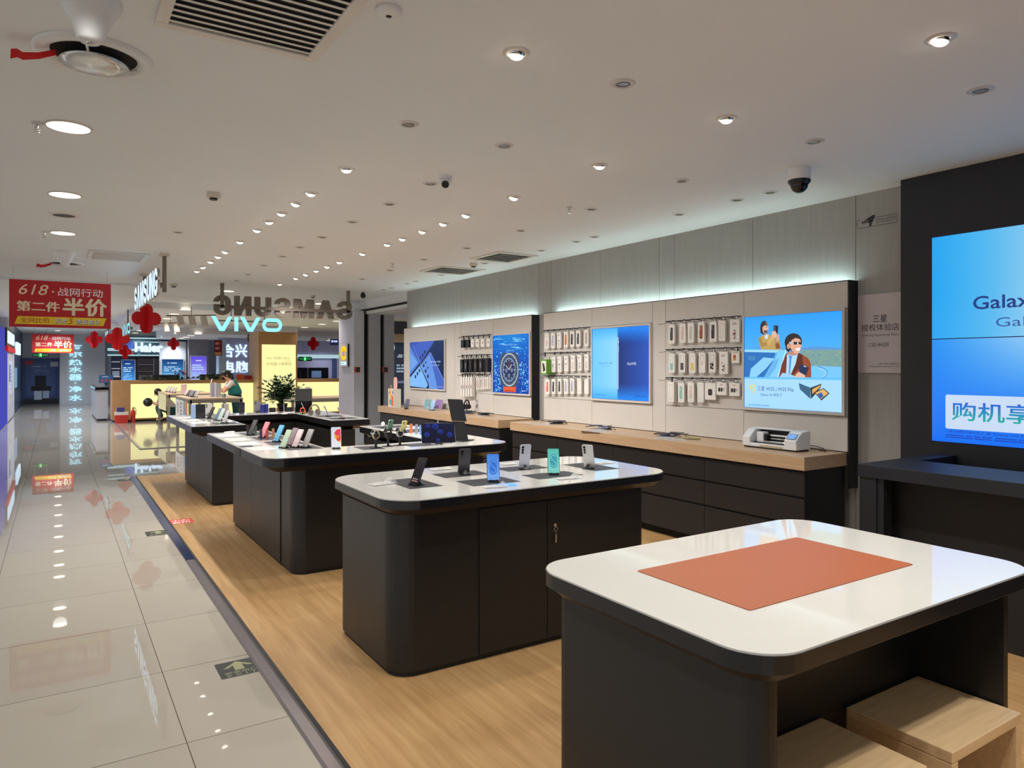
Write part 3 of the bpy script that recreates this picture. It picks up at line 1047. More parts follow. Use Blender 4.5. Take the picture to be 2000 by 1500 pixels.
def draw_car(a, W, Hh):
    q = lambda x, y: ((x - 870) / 950 * W, (1 - (y - (400 - 65 * (x - 870) / 950)) / (875 + 120 * (x - 870) / 950)) * Hh)
    P = lambda pts, c: a.poly([q(*p) for p in pts], c)
    a.grad(0, 0, W, Hh, lambda u, v: mix((120, 205, 255), (44, 158, 250), v) if v > 0.3 else (150, 214, 255), 4, 24)
    P([(870, 690), (1000, 700), (1180, 712), (1450, 716), (1818, 714), (1818, 700), (1600, 684), (1500, 690), (1440, 702), (1250, 706), (1000, 690)], (90, 150, 215))
    P([(1440, 716), (1818, 716), (1818, 884), (1480, 884)], (122, 160, 156))
    R = random.Random(4)
    for k in range(46):
        x, y = R.uniform(1470, 1800), R.uniform(724, 872)
        a.z -= a.step * 0.9
        P([(x, y), (x + R.uniform(8, 26), y + 2), (x + R.uniform(6, 20), y + 9), (x - 4, y + 7)], R.choice([(140, 170, 130), (164, 178, 120), (90, 140, 180), (110, 150, 150)]))
    # open car
    P([(870, 716), (1240, 716), (1200, 752), (870, 752)], (160, 220, 255))
    P([(870, 736), (1200, 744), (1120, 982), (870, 980)], (40, 112, 190))
    P([(908, 776), (985, 778), (990, 820), (914, 818)], (66, 132, 190))
    P([(1130, 985), (1230, 716), (1300, 714), (1215, 985)], (128, 206, 255))
    P([(1215, 985), (1300, 714), (1312, 718), (1238, 985)], (186, 232, 255))
    P([(1520, 870), (1818, 884), (1818, 988), (1240, 986), (1500, 940)], (118, 198, 252))
    a.ring(*q(1590, 940), 0.10, 0.052, 0.006, (64, 140, 220), 28, -60, 80)
    a.ring(*q(1600, 945), 0.078, 0.038, 0.004, (200, 236, 255), 28, -60, 80)
    # seated jeans
    P([(940, 900), (1075, 790), (1190, 800), (1100, 900), (1000, 982), (925, 982)], (140, 208, 250))
    P([(1080, 982), (1160, 850), (1240, 790), (1200, 900), (1130, 985)], (104, 178, 236))
    # man standing: mustard jacket
    P([(1018, 600), (1075, 570), (1130, 560), (1180, 600), (1250, 690), (1245, 716), (1050, 714)], (190, 158, 92))
    P([(1018, 600), (1045, 590), (1070, 650), (1120, 640), (1110, 672), (1050, 690)], (168, 134, 74))
    P([(1110, 650), (1165, 560), (1200, 545), (1215, 575), (1160, 640), (1130, 672)], (206, 172, 104))
    P([(1195, 600), (1225, 560), (1245, 640), (1250, 712), (1200, 712)], (176, 142, 80))
    P([(1195, 655), (1235, 650), (1246, 700), (1205, 706)], (142, 84, 48))
    P([(1085, 575), (1128, 566), (1120, 605), (1095, 612)], (206, 226, 240))
    a.ell(*q(1082, 500), 0.040, 0.060, (56, 50, 54))
    P([(1042, 480), (1062, 470), (1072, 560), (1044, 552)], (52, 44, 48))
    a.ell(*q(1096, 508), 0.030, 0.047, (222, 176, 150))
    P([(1060, 470), (1085, 452), (1118, 470), (1120, 484), (1092, 474), (1070, 492)], (56, 50, 54))
    P([(1118, 505), (1132, 520), (1118, 526)], (214, 166, 140))
    P([(1082, 524), (1122, 526), (1118, 548), (1092, 556), (1080, 542)], (84, 70, 66))
    P([(1098, 530), (1118, 531), (1117, 535), (1099, 535)], (200, 130, 118))
    P([(1098, 492), (1116, 492), (1116, 497), (1098, 497)], (50, 44, 46))
    P([(1182, 474), (1228, 482), (1222, 566), (1178, 548)], (24, 34, 56))
    P([(1186, 480), (1202, 484), (1200, 552), (1184, 546)], (70, 84, 108))
    P([(1162, 540), (1196, 530), (1216, 560), (1200, 600), (1168, 596)], (226, 182, 156))
    P([(1205, 566), (1236, 570), (1238, 620), (1212, 640)], (216, 170, 144))
    # man in front: rust corduroy jacket
    P([(1300, 760), (1360, 730), (1440, 748), (1520, 800), (1545, 860), (1545, 985), (1240, 985), (1270, 850)], (150, 74, 44))
    P([(1300, 770), (1262, 860), (1232, 985), (1290, 985), (1322, 800)], (116, 52, 32))
    P([(1420, 752), (1462, 760), (1470, 860), (1360, 975), (1372, 920)], (92, 40, 28))
    P([(1316, 762), (1420, 756), (1400, 850), (1350, 960), (1306, 960)], (176, 220, 250))
    P([(1330, 770), (1370, 775), (1360, 800), (1345, 960), (1330, 960), (1338, 800)], (96, 150, 220))
    P([(1310, 735), (1430, 740), (1400, 772), (1340, 768)], (190, 140, 118))
    a.ell(*q(1376, 640), 0.082, 0.072, (46, 34, 34))
    P([(1296, 650), (1318, 600), (1345, 620), (1340, 740), (1308, 724)], (44, 32, 32))
    P([(1338, 600), (1430, 590), (1452, 640), (1450, 700), (1430, 750), (1390, 752), (1348, 700)], (226, 172, 146))
    a.ell(*q(1330, 682), 0.014, 0.022, (214, 158, 132))
    P([(1318, 600), (1350, 572), (1420, 565), (1452, 600), (1440, 612), (1400, 600), (1360, 622), (1345, 660), (1320, 650)], (50, 38, 38))
    P([(1445, 655), (1464, 684), (1446, 690)], (214, 158, 132))
    P([(1336, 640), (1460, 640), (1460, 650), (1336, 656)], (190, 200, 206))
    P([(1376, 640), (1414, 638), (1412, 664), (1384, 666)], (28, 32, 40))
    P([(1424, 638), (1460, 640), (1452, 664), (1430, 662)], (28, 32, 40))
    P([(1396, 704), (1446, 696), (1436, 722), (1410, 726)], (250, 246, 244))
    P([(1430, 880), (1470, 858), (1526, 892), (1494, 976), (1436, 940)], (30, 42, 84))
    P([(1476, 868), (1500, 880), (1496, 888), (1474, 876)], (200, 214, 230))
    P([(1400, 960), (1430, 930), (1490, 965), (1490, 985), (1400, 985)], (232, 186, 160))
    P([(1240, 985), (1270, 940), (1330, 950), (1400, 975), (1400, 985)], (160, 206, 246))
    # caption band
    a.rect(0, 0, W, 0.318 * Hh, (166, 218, 255))
    a.rect(0.06 * W, 0.205 * Hh, 0.078 * W, 0.25 * Hh, (232, 214, 90))
    a.line([q(950, 1050), q(985, 1065), q(960, 1090), q(990, 1110), q(960, 1135)], 0.009, (236, 216, 84))
    a.text('三星 W25 | W25 Flip', 0.148 * W, 0.182 * Hh, 0.056 * Hh, (30, 66, 130), 0.39 * W)
    a.text('Galaxy AI 来啦了', 0.185 * W, 0.128 * Hh, 0.040 * Hh, (40, 78, 140), 0.235 * W)
    a.scribble(0.035 * W, 0.018 * Hh, 0.30 * W, 0.042 * Hh, 2, (90, 150, 205), 3)
    P([(1430, 1040), (1540, 1086), (1540, 1196), (1440, 1100)], (52, 100, 130))
    P([(1540, 1086), (1640, 1046), (1630, 1090), (1545, 1196)], (36, 44, 52))
    P([(1556, 1100), (1632, 1060), (1624, 1084), (1556, 1150)], (226, 170, 90))
    P([(1572, 1130), (1660, 1090), (1712, 1140), (1640, 1210)], (28, 30, 36))
    P([(1584, 1134), (1658, 1098), (1700, 1140), (1636, 1196)], (222, 176, 104))
    P([(1600, 1150), (1640, 1130), (1660, 1170), (1632, 1190)], (54, 92, 170))
    a.line([(0, 0), (W, 0), (W, Hh), (0, Hh), (0, 0)], 0.006, (40, 90, 150))


def draw_edge(a, W, Hh):
    def f(u, v):
        if u < 0.47:
            c = mix((112, 202, 255), (150, 216, 255), u * 2)
            c = mix(c, (70, 176, 252), max(0, abs(v - 0.5) * 2 - 0.62) * 2.4)
        else:
            e = (u - 0.47) / 0.53
            c = mix((32, 52, 120), (42, 88, 190), e)
            c = mix(c, (40, 140, 248), max(0, abs(v - 0.5) * 2 - 0.55) * 2.3)
        return c
    a.grad(0, 0, W, Hh, f, 44, 28)
    a.poly([(0.47 * W, 0.14 * Hh), (0.484 * W, 0.15 * Hh), (0.484 * W, 0.845 * Hh), (0.47 * W, 0.855 * Hh)], (196, 222, 246))
    a.rect(0.481 * W, 0.15 * Hh, 0.490 * W, 0.84 * Hh, (60, 84, 150))
    for y in (0.66, 0.69, 0.72, 0.78, 0.80):
        a.rect(0.4815 * W, y * Hh, 0.489 * W, (y + 0.018) * Hh, (170, 200, 236))
    a.rect(0.462 * W, 0.855 * Hh, 0.486 * W, 0.862 * Hh, (230, 244, 255))
    a.text('Galaxy S25 Edge', 0.125 * W, 0.488 * Hh, 0.034 * Hh, (64, 122, 190), 0.25 * W)
    a.text('Galaxy AI 来啦', 0.175 * W, 0.452 * Hh, 0.020 * Hh, (84, 140, 204), 0.15 * W)
    a.text('岂止纤薄', 0.635 * W, 0.478 * Hh, 0.038 * Hh, (226, 236, 255), 0.145 * W)
    a.scribble(0.04 * W, 0.045 * Hh, 0.27 * W, 0.066 * Hh, 2, (64, 130, 210), 8)
    a.text('SAMSUNG', 0.77 * W, 0.055 * Hh, 0.016 * Hh, (28, 62, 130), 0.18 * W)
    a.line([(0, 0), (W, 0), (W, Hh), (0, Hh), (0, 0)], 0.007, (30, 84, 170))


def draw_watch(a, W, Hh):
    R = random.Random(2)
    a.grad(0, 0, W, Hh, lambda u, v: mix(mix((10, 66, 168), (6, 92, 196), v), (40, 170, 240), max(0, (v - 0.55)) * 1.3 * (1 - abs(u - 0.5))), 6, 20)
    for k in range(300):
        x, y = R.uniform(0.03, 0.97) * W, R.uniform(0.02, 0.98) * Hh
        if R.random() < 0.5:
            x = R.choice((R.uniform(0.03, 0.24), R.uniform(0.76, 0.97))) * W
            y = R.uniform(0.02, 0.5) * Hh
        s = R.uniform(0.003, 0.010)
        a.ell(x, y, s * R.uniform(1, 2.2), s, R.choice([(60, 176, 236), (120, 214, 250), (34, 130, 214), (180, 236, 255)]), 6)
        a.z -= a.step * 0.9
    for k in range(16):
        y = R.uniform(0.72, 0.98) * Hh
        x = R.uniform(0, 0.7) * W
        a.poly([(x, y), (x + 0.1 * W, y + 0.012 * Hh), (x + R.uniform(0.2, 0.35) * W, y - 0.01 * Hh), (x + 0.12 * W, y - 0.004 * Hh)], R.choice([(70, 190, 240), (30, 120, 206), (140, 224, 252)]))
    cx, cy, r = 0.47 * W, 0.40 * Hh, 0.245 * W
    a.poly([(cx - r * 0.72, cy - r * 0.8), (cx + r * 0.8, cy - r * 0.8), (cx + r * 0.72, 0.02 * Hh), (cx - r * 0.66, 0.02 * Hh)], (232, 96, 52))
    a.poly([(cx - r * 0.5, cy - r * 1.25), (cx + r * 0.5, cy - r * 1.25), (cx + r * 0.55, cy - r * 1.3), (cx - r * 0.55, cy - r * 1.32)], (186, 60, 30))
    a.rrect(cx - r * 1.08, cy - r * 1.04, cx + r * 1.08, cy + r * 1.04, r * 0.55, (66, 78, 100))
    a.ell(cx, cy, r * 1.02, r * 1.02, (176, 190, 206))
    a.ell(cx, cy, r * 0.93, r * 0.93, (40, 52, 84))
    for k in range(36):
        an = math.radians(k * 10)
        p = lambda q: (cx + r * q * math.cos(an), cy + r * q * math.sin(an))
        a.line([p(0.80), p(0.90)], 0.006 if k % 3 == 0 else 0.003, (206, 222, 236))
    a.ring(cx, cy, r * 0.74, r * 0.74, r * 0.09, (128, 152, 186))
    for k in range(12):
        an = math.radians(k * 30)
        a.rect(cx + r * 0.58 * math.cos(an) - 0.008, cy + r * 0.58 * math.sin(an) - 0.007, cx + r * 0.58 * math.cos(an) + 0.008, cy + r * 0.58 * math.sin(an) + 0.007, (214, 224, 240))
    for dx, dy in ((-0.3, -0.05), (0.32, -0.02), (0, -0.36)):
        a.ell(cx + r * dx, cy + r * dy, r * 0.13, r * 0.13, (110, 130, 166), 14)
    a.line([(cx, cy), (cx + r * 0.30, cy + r * 0.32)], 0.010, (240, 246, 255))
    a.line([(cx, cy), (cx - r * 0.36, cy + r * 0.26)], 0.008, (240, 246, 255))
    a.line([(cx, cy), (cx + r * 0.05, cy + r * 0.5)], 0.004, (250, 120, 60))
    a.text('Galaxy Watch Ultra', 0.5 * W, 0.815 * Hh, 0.022 * Hh, (190, 226, 255), 0.40 * W, 'c')
    a.text('Galaxy AI', 0.5 * W, 0.715 * Hh, 0.022 * Hh, (190, 226, 255), 0.20 * W, 'c')
    a.text('SAMSUNG', 0.80 * W, 0.045 * Hh, 0.013 * Hh, (230, 240, 255), 0.15 * W)


def draw_phones(a, W, Hh):
    q = lambda x, y: ((x - 466) / 392 * W, (1 - (y - 523 + (x - 466) * 0.057) / 545) * Hh)
    a.grad(0, 0, W, Hh, lambda u, v: mix((26, 40, 66), (42, 58, 96), v), 2, 8)

    def P(pts, c, d=None):
        a.poly([q(*p) for p in pts], c)
    P([(466, 520), (580, 510), (752, 505), (588, 770), (466, 620)], (56, 84, 172))
    P([(510, 560), (600, 515), (752, 510), (590, 770)], (70, 98, 190))
    P([(466, 560), (580, 770), (466, 920)], (84, 130, 214))
    P([(466, 640), (560, 760), (466, 880)], (112, 160, 232))
    P([(466, 950), (585, 800), (680, 1010), (660, 1052), (466, 1050)], (128, 186, 248))
    P([(600, 790), (700, 640), (715, 640), (856, 940), (856, 1050), (780, 1055)], (74, 104, 190))
    P([(592, 800), (700, 660), (790, 1052), (690, 1052), (690, 1000)], (104, 150, 226))
    a.line([q(500, 560), q(590, 770), q(720, 1052)], 0.006, (170, 206, 250))
    a.line([q(700, 640), q(856, 950)], 0.005, (170, 206, 250))
    a.line([q(466, 950), q(590, 795), q(700, 640)], 0.005, (140, 180, 240))
    for x, y in ((533, 930), (558, 893), (582, 855), (595, 705), (620, 672), (643, 635), (632, 795), (655, 855), (680, 915), (657, 757), (680, 815)):
        s = 0.7 if (x, y) in ((657, 757), (680, 815)) else 1.0
        a.ell(*q(x, y), 0.026 * W * s, 0.042 * Hh * s, (88, 116, 160), 18)
        a.ell(*q(x, y), 0.022 * W * s, 0.036 * Hh * s, (24, 32, 56), 18)
        a.ell(*q(x - 2, y - 3), 0.007 * W * s, 0.012 * Hh * s, (70, 96, 150), 10)
    a.text('Galaxy S25', 0.62 * W, 0.545 * Hh, 0.036 * Hh, (206, 220, 244), 0.28 * W, bold=0.01)
    a.text('Galaxy AI', 0.68 * W, 0.475 * Hh, 0.034 * Hh, (206, 220, 244), 0.18 * W)
    a.scribble(0.05 * W, 0.08 * Hh, 0.30 * W, 0.10 * Hh, 1, (170, 206, 240), 5)
    a.text('SAMSUNG', 0.83 * W, 0.045 * Hh, 0.013 * Hh, (236, 242, 255), 0.14 * W)


lightbox(4.154, 3.229, 1.182, 1.974, 'lightbox with two men and an open blue car, above the white cutting machine', draw_car)
lightbox(6.263, 5.345, 1.182, 1.964, 'lightbox with a thin phone edge splitting light blue from dark blue', draw_edge)
lightbox(8.433, 7.533, 1.185, 1.967, 'lightbox with a round watch and orange strap under water', draw_watch)
lightbox(11.178, 9.90, 1.180, 1.955, 'lightbox with crossed blue phones and round lenses, at the far end', draw_phones)

# ------------------------------------------------------------------ hook rails and hanging packages
HX = 5.105           # where packages hang


def package(name, label, cat, u, v_top, h, w, d, face, body=MT['card'], group=None, x=HX, sway=0.0):
    """a carton on a hook: centre column u, top row v_top of the photo; face(a, w, h) draws the front"""
    p = on_x(u, v_top, x - d)
    t = thing(name, label, cat, M=face_x(x - d, p.y, p.z) @ Matrix.Rotation(sway, 4, 'Z'), group=group)
    MB().prism(rr(-w / 2, -h, w / 2, 0, 0.006, 3), -d, 0, body).build('carton', t)
    if face:
        a = Art(0.0003)
        face(a, w, h)
        a.build('front_print', Matrix.Translation((0, 0, 0.0002)), t)
    b = MB()
    b.box(-0.008, 0.002, -d - 0.002, 0.008, 0.03, -d + 0.001, body)
    b.build('hang_tab', t)
    return t


def hook_rail(ya, yb, z, us, v_hook, label):
    t = thing('hook_rail', label, 'hook rail', (PX, yb, z))
    MB().box(PX - 0.004, yb, z - 0.006, PX - 0.0005, ya, z + 0.004, MT['black']).build('rail', t, world=True)
    for u in us:
        y = on_x(u, v_hook, HX).y
        m = MB().box(PX - 0.006, y - 0.011, z - 0.046, PX - 0.001, y + 0.011, z + 0.008, MT['black'])
        m.cyl((PX - 0.004, y, z - 0.016), (PX - 0.085, y, z - 0.012), 0.0025, MT['black'], 6)
        m.build('hook', t, world=True)
    pts, y = [], ya + 0.05
    R = random.Random(int(z * 100))
    while y > yb:
        pts.append((PX - 0.052 + R.uniform(-0.006, 0.006), y, z - 0.024 + 0.006 * math.sin(y * 40)))
        y -= 0.022
    MB().tube(pts, 0.0022, MT['black'], 5).build('security_cable', t, world=True)


def case_face(col, lens=(60, 60, 64), kind='case'):
    def f(a, w, h):
        if kind == 'case':
            a.rrect(-0.26 * w, -0.84 * h, 0.22 * w, -0.16 * h, 0.010, col)
            a.rect(-0.22 * w, -0.40 * h, -0.11 * w, -0.20 * h, mix(col, (255, 255, 255), 0.55))
            a.rect(-0.1 * w, -0.93 * h, 0.1 * w, -0.915 * h, (120, 116, 112))
        elif kind == 'half':
            a.line([(-0.24 * w, -0.5 * h), (-0.24 * w, -0.12 * h), (0.24 * w, -0.12 * h), (0.24 * w, -0.5 * h)], 0.0025, mix(col, (120, 118, 116), 0.5))
            a.rect(-0.25 * w, -0.86 * h, 0.25 * w, -0.5 * h, col)
            a.rect(-0.1 * w, -0.94 * h, 0.1 * w, -0.925 * h, (90, 88, 86))
        elif kind == 'outline':
            a.line([(-0.24 * w, -0.84 * h), (-0.24 * w, -0.14 * h), (0.24 * w, -0.14 * h), (0.24 * w, -0.84 * h), (-0.24 * w, -0.84 * h)], 0.002, col)
        elif kind == 'frame_text':
            a.line([(-0.24 * w, -0.46 * h), (-0.24 * w, -0.12 * h), (0.24 * w, -0.12 * h), (0.24 * w, -0.46 * h), (-0.24 * w, -0.46 * h)], 0.0025, (110, 106, 104))
            a.scribble(-0.2 * w, -0.60 * h, 0.2 * w, -0.52 * h, 2, (130, 124, 120), 7)
        elif kind == 'spots':
            R = random.Random(5)
            a.line([(-0.24 * w, -0.48 * h), (-0.24 * w, -0.12 * h), (0.24 * w, -0.12 * h), (0.24 * w, -0.48 * h), (-0.24 * w, -0.48 * h)], 0.0025, (70, 68, 66))
            for k in range(16):
                a.ell(R.uniform(-0.2, 0.2) * w, R.uniform(-0.84, -0.55) * h, 0.008, 0.008, col, 8)
        elif kind == 'print':
            R = random.Random(sum(col))
            a.scribble(-0.25 * w, -0.24 * h, 0.25 * w, -0.12 * h, 2, (120, 116, 114), sum(col))
            for k in range(14):
                x, y = R.uniform(-0.22, 0.14) * w, R.uniform(-0.9, -0.5) * h
                a.rect(x, y, x + R.uniform(0.05, 0.14) * w, y + R.uniform(0.03, 0.07) * h, R.choice([col, mix(col, (60, 60, 60), 0.5), mix(col, (255, 255, 255), 0.4)]))
        elif kind == 'icons':
            a.rect(-0.32 * w, -0.72 * h, -0.10 * w, -0.42 * h, col)
            a.rect(-0.06 * w, -0.72 * h, 0.12 * w, -0.42 * h, col)
            for x in (0.2, 0.3):
                a.ell(x * w, -0.5 * h, 0.03 * w, 0.05 * h, col, 10)
                a.rect((x - 0.008) * w, -0.68 * h, (x + 0.008) * w, -0.5 * h, col)
            a.rect(-0.14 * w, -0.2 * h, 0.14 * w, -0.16 * h, (190, 60, 60))
        elif kind == 'square':
            a.rrect(-0.2 * w, -0.74 * h, 0.2 * w, -0.36 * h, 0.012, col)
        elif kind == 'badge':
            a.rect(-0.26 * w, -0.78 * h, 0.1 * w, -0.3 * h, (214, 140, 40))
            a.ell(-0.08 * w, -0.48 * h, 0.13 * w, 0.10 * h, (180, 30, 30), 14)
            a.scribble(-0.3 * w, -0.16 * h, 0.4 * w, -0.06 * h, 1, (150, 120, 110), 3)
    return f


def n_of(i, n):
    return f'{["first", "second", "third", "fourth", "fifth", "sixth", "seventh"][i]} from the left'


ROW = {0: 'top', 1: 'middle', 2: 'bottom'}
# right-hand block, between the two nearer lightboxes
blk = [[(1311.6, 634, 'case', (66, 66, 72), 'dark grey phone case'), (1333, 632, 'case', (218, 200, 192), 'pale pink phone case'), (1349, 631, 'case', (204, 198, 192), 'light grey phone case'),
        (1369.4, 629, 'case', (150, 88, 46), 'brown phone case'), (1392.6, 628, 'case', (54, 52, 56), 'charcoal phone case'), (1409.6, 626, 'outline', (132, 130, 126), 'outlined clear phone case'), (1435, 624, 'print', (150, 60, 84), 'floral printed phone case')],
       [(1311.6, 691, 'half', (140, 196, 196), 'half mint flip case'), (1332, 690, 'half', (84, 78, 78), 'half dark grey flip case'), (1352, 690, 'half', (222, 200, 110), 'half yellow flip case'),
        (1371, 689, 'frame_text', (110, 106, 104), 'framed white flip case'), (1390.6, 688, 'spots', (60, 58, 56), 'spotted flip case'), (1413, 687, 'print', (34, 34, 48), 'dark printed flip case'), (1436, 686, 'badge', (214, 140, 40), 'small orange and red badge')],
       [(1310, 746, 'outline', (120, 118, 112), 'clear wrist accessory'), (1330, 748, 'case', (150, 196, 184), 'mint green phone case'), (1349, 747, 'case', (222, 200, 198), 'pale rose phone case'),
        (1368, 747, 'outline', (190, 186, 180), 'plain white phone case'), (1387, 748, 'square', (48, 48, 54), 'square dark charger pad'), (1409, 747, 'icons', (36, 36, 40), 'travel adapter kit'), (1434, 748, 'icons', (40, 40, 44), 'wide adapter kit')]]
for r, row in enumerate(blk):
    hook_rail(5.139, 4.21, (1.99, 1.71, 1.43)[r], [q[0] for q in row], 628, f'{ROW[r]} hook rail between the car lightbox and the phone-edge lightbox')
    for i, (u, v, kind, col, what) in enumerate(row):
        w, h, d = 0.079, 0.186, 0.022
        if kind == 'print' and r == 0:
            w, h = 0.105, 0.20
        if kind == 'print' and r == 1:
            w, h = 0.098, 0.20
        if kind == 'badge':
            w, h, d = 0.085, 0.105, 0.012
        if kind == 'icons':
            w, h = (0.115, 0.115)
        if kind == 'square':
            w, h = 0.125, 0.155
        if r == 2 and i == 0:
            w, h, d = 0.085, 0.195, 0.04
        package('accessory_package', f'white package showing {what}, on the {ROW[r]} rail beside the car lightbox', 'package', u, v, h, w, d, case_face(col, kind=kind), group='white packages beside the car lightbox')
# left-hand block, left of the phone-edge lightbox
blk = [[(1068, 'print', (196, 110, 80), 'orange pictured'), (1079.4, 'case', (176, 172, 196), 'lilac'), (1091.6, 'print', (150, 144, 136), 'grey lettered'), (1105, 'case', (206, 120, 66), 'orange'), (1117, 'case', (44, 48, 60), 'black'), (1129, 'case', (52, 54, 62), 'charcoal'), (1145, 'case', (176, 160, 150), 'taupe')],
       [(1062, 'green', (90, 150, 40), 'green'), (1080.5, 'print', (150, 144, 140), 'grey pictured'), (1092.4, 'print', (90, 120, 160), 'blue lettered'), (1105.4, 'print', (120, 130, 120), 'pale green pictured'), (1118.4, 'print', (196, 150, 140), 'rosy pictured'), (1131.6, 'print', (130, 128, 130), 'black and white pictured'), (1145, 'print', (176, 120, 100), 'brown pictured')],
       [(1069, 'case', (226, 96, 78), 'coral red'), (1080.6, 'case', (46, 44, 50), 'black'), (1092.4, 'case', (50, 50, 58), 'dark navy'), (1105, 'case', (178, 174, 200), 'lavender'), (1117, 'case', (164, 166, 190), 'grey blue'), (1131, 'outline', (188, 184, 178), 'plain'), (1145, 'outline', (180, 178, 190), 'tall clear')]]
vt = [(652, 645), (699, 692), (741, 738)]
for r, row in enumerate(blk):
    hook_rail(7.246, 6.32, (1.99, 1.71, 1.43)[r], [q[0] for q in row], 650, f'{ROW[r]} hook rail left of the phone-edge lightbox')
    for i, (u, kind, col, what) in enumerate(row):
        v = vt[r][0] + (vt[r][1] - vt[r][0]) * i / 6
        if kind == 'green':
            def gf(a, w, h):
                a.rect(-0.4 * w, -0.9 * h, 0.4 * w, -0.1 * h, (226, 226, 220))
                a.poly([(-0.1 * w, -0.85 * h), (0.3 * w, -0.7 * h), (0.1 * w, -0.3 * h), (-0.25 * w, -0.2 * h)], (46, 42, 40))
            package('accessory_package', 'bright green boxed package at the left end of a middle rail', 'package', u, 702, 0.185, 0.12, 0.085, gf, mat('green_box', (92, 150, 36), 0.5), 'packages left of the phone-edge lightbox', x=5.095)
            continue
        package('accessory_package', f'{what} case package on the {ROW[r]} rail left of the phone-edge lightbox', 'package', u, v, 0.182, 0.076, 0.022, case_face(col, kind=kind), group='packages left of the phone-edge lightbox')
# far panel: boxes and watch straps beside the watch lightbox
us = [902.8, 912.8, 922.3, 932, 942, 953]
hook_rail(9.38, 8.47, 1.99, us, 660, 'top hook rail left of the watch lightbox')
for i, u in enumerate(us):
    dark = i < 2
    def bf(a, w, h, dark=dark, i=i):
        if dark:
            a.ring(0, -0.5 * h, 0.24 * w, 0.24 * w, 0.004, (70, 84, 120))
        else:
            R = random.Random(i)
            a.poly([(R.uniform(-0.1, 0) * w, -0.55 * h), (0.12 * w, -0.62 * h), (0.14 * w, -0.40 * h), (-0.06 * w, -0.36 * h)], R.choice([(60, 60, 64), (150, 140, 136), (40, 40, 44)]))
    package('earphone_box', f'{"dark navy" if dark else "white"} small box, {n_of(i, 6)} on the top rail by the watch lightbox', 'box', u, 664 - i * 0.6, 0.115, 0.088, 0.04, bf, MT['black_plastic'] if dark else MT['card'], 'small boxes on the far top rail')
us = [901, 909, 918, 928, 938, 950]
hook_rail(9.38, 8.47, 1.71, us, 700, 'middle hook rail left of the watch lightbox')
for i, u in enumerate(us):
    def bf(a, w, h, i=i):
        a.rect(-0.06 * w, -0.72 * h, 0.12 * w, -0.3 * h, [(120, 112, 110), (170, 170, 174), (66, 68, 74), (140, 126, 104), (170, 170, 176), (50, 52, 58)][i])
    package('strap_box', f'tall black box, {n_of(i, 6)} on the middle rail by the watch lightbox', 'box', u, 702 - i * 0.5, 0.195, 0.075, 0.05, bf, MT['black_plastic'], 'black boxes on the far middle rail')
us = [901, 905.6, 910.4, 915, 920, 931, 935, 939.5, 943.5, 947.5, 951.5, 956]
hook_rail(9.38, 8.47, 1.43, us, 737, 'bottom hook rail left of the watch lightbox')
for i, u in enumerate(us):
    if i < 5:
        def bf(a, w, h, i=i):
            c = [(60, 60, 66), (80, 82, 96), (190, 60, 60), (120, 116, 110), (50, 52, 60)][i]
            a.ell(0, -0.5 * h, 0.2 * w, 0.10 * h, c, 12)
            a.line([(0.45 * w, -0.98 * h), (0.45 * w, -0.02 * h)], 0.0015, (160, 110, 100))
        package('strap_box', f'tall white box, {n_of(i, 5)} on the bottom rail by the watch lightbox', 'box', u, 737 - i * 0.3, 0.285, 0.046, 0.05, bf, MT['card'], 'white watch boxes on the far bottom rail')
    else:
        k = i - 5
        def bf(a, w, h, k=k):
            a.rect(-0.2 * w, -0.8 * h, 0.15 * w, -0.16 * h, [(206, 110, 90), (170, 150, 140), (60, 56, 58), (220, 190, 180), (196, 100, 92), (216, 206, 196), (190, 150, 120)][k])
        package('watch_strap', f'slim {["coral", "beige", "black", "pink", "red", "cream", "tan"][k]} strap packet, {n_of(k, 7)} of the slim packets by the watch lightbox', 'watch strap', u, 738 - k * 0.5, 0.175, 0.034, 0.018, bf, MT['card'], 'slim strap packets on the far bottom rail')

# ------------------------------------------------------------------ worktops and drawer cabinets under the wall
def worktop(y0, y1, label):
    o = MB().box(4.60, y0, WOODZ - 0.1, PX - 0.001, y1, WOODZ, MT['top_wood']).build('worktop', bevel=0.002)
    return tag(o, label, 'worktop')


worktop(3.206, 7.20, 'long pale oak worktop under the white phone cases, carrying the cutting machine')
worktop(7.472, 11.37, 'far pale oak worktop with brochures and headphones')


def drawer_cabinet(y0, y1, label, end=False):
    t = thing('drawer_cabinet', label, 'cabinet', (4.64, y0, 0.004), group='black drawer cabinets under the oak worktops')
    MB().box(4.645, y0, 0.075, PX - 0.002, y1, WOODZ - 0.101, MT['black']).box(4.70, y0, 0.004, PX - 0.01, y1, 0.075, MT['panel_gap']).build('carcass', t, world=True)
    for za, zb in ((0.08, 0.352), (0.372, 0.560), (0.578, 0.758)):
        MB().box(4.628, y0 + 0.002, za, 4.645, y1 - 0.002, zb, MT['charcoal2']).build('drawer', t, world=True, bevel=0.0015)
    return t


ys = [3.222, on_x(1376, 900, 4.63).y, on_x(1198, 880, 4.63).y, on_x(1088, 850, 4.63).y, 7.19]
lab = ['black three-drawer cabinet at the right end below the cutting machine', 'black three-drawer cabinet second from the cutting-machine end', 'black three-drawer cabinet third from the cutting-machine end', 'black three-drawer cabinet at the left end of the long worktop']
for (a, b), l in zip(zip(ys, ys[1:]), lab):
    drawer_cabinet(a, b, l)
ys = [7.49, 8.8, 10.1, 11.34]
lab = ['black drawer cabinet under the near end of the far worktop', 'black drawer cabinet under the middle of the far worktop', 'black drawer cabinet at the column end of the far worktop']
for (a, b), l in zip(zip(ys, ys[1:]), lab):
    drawer_cabinet(a, b, l)

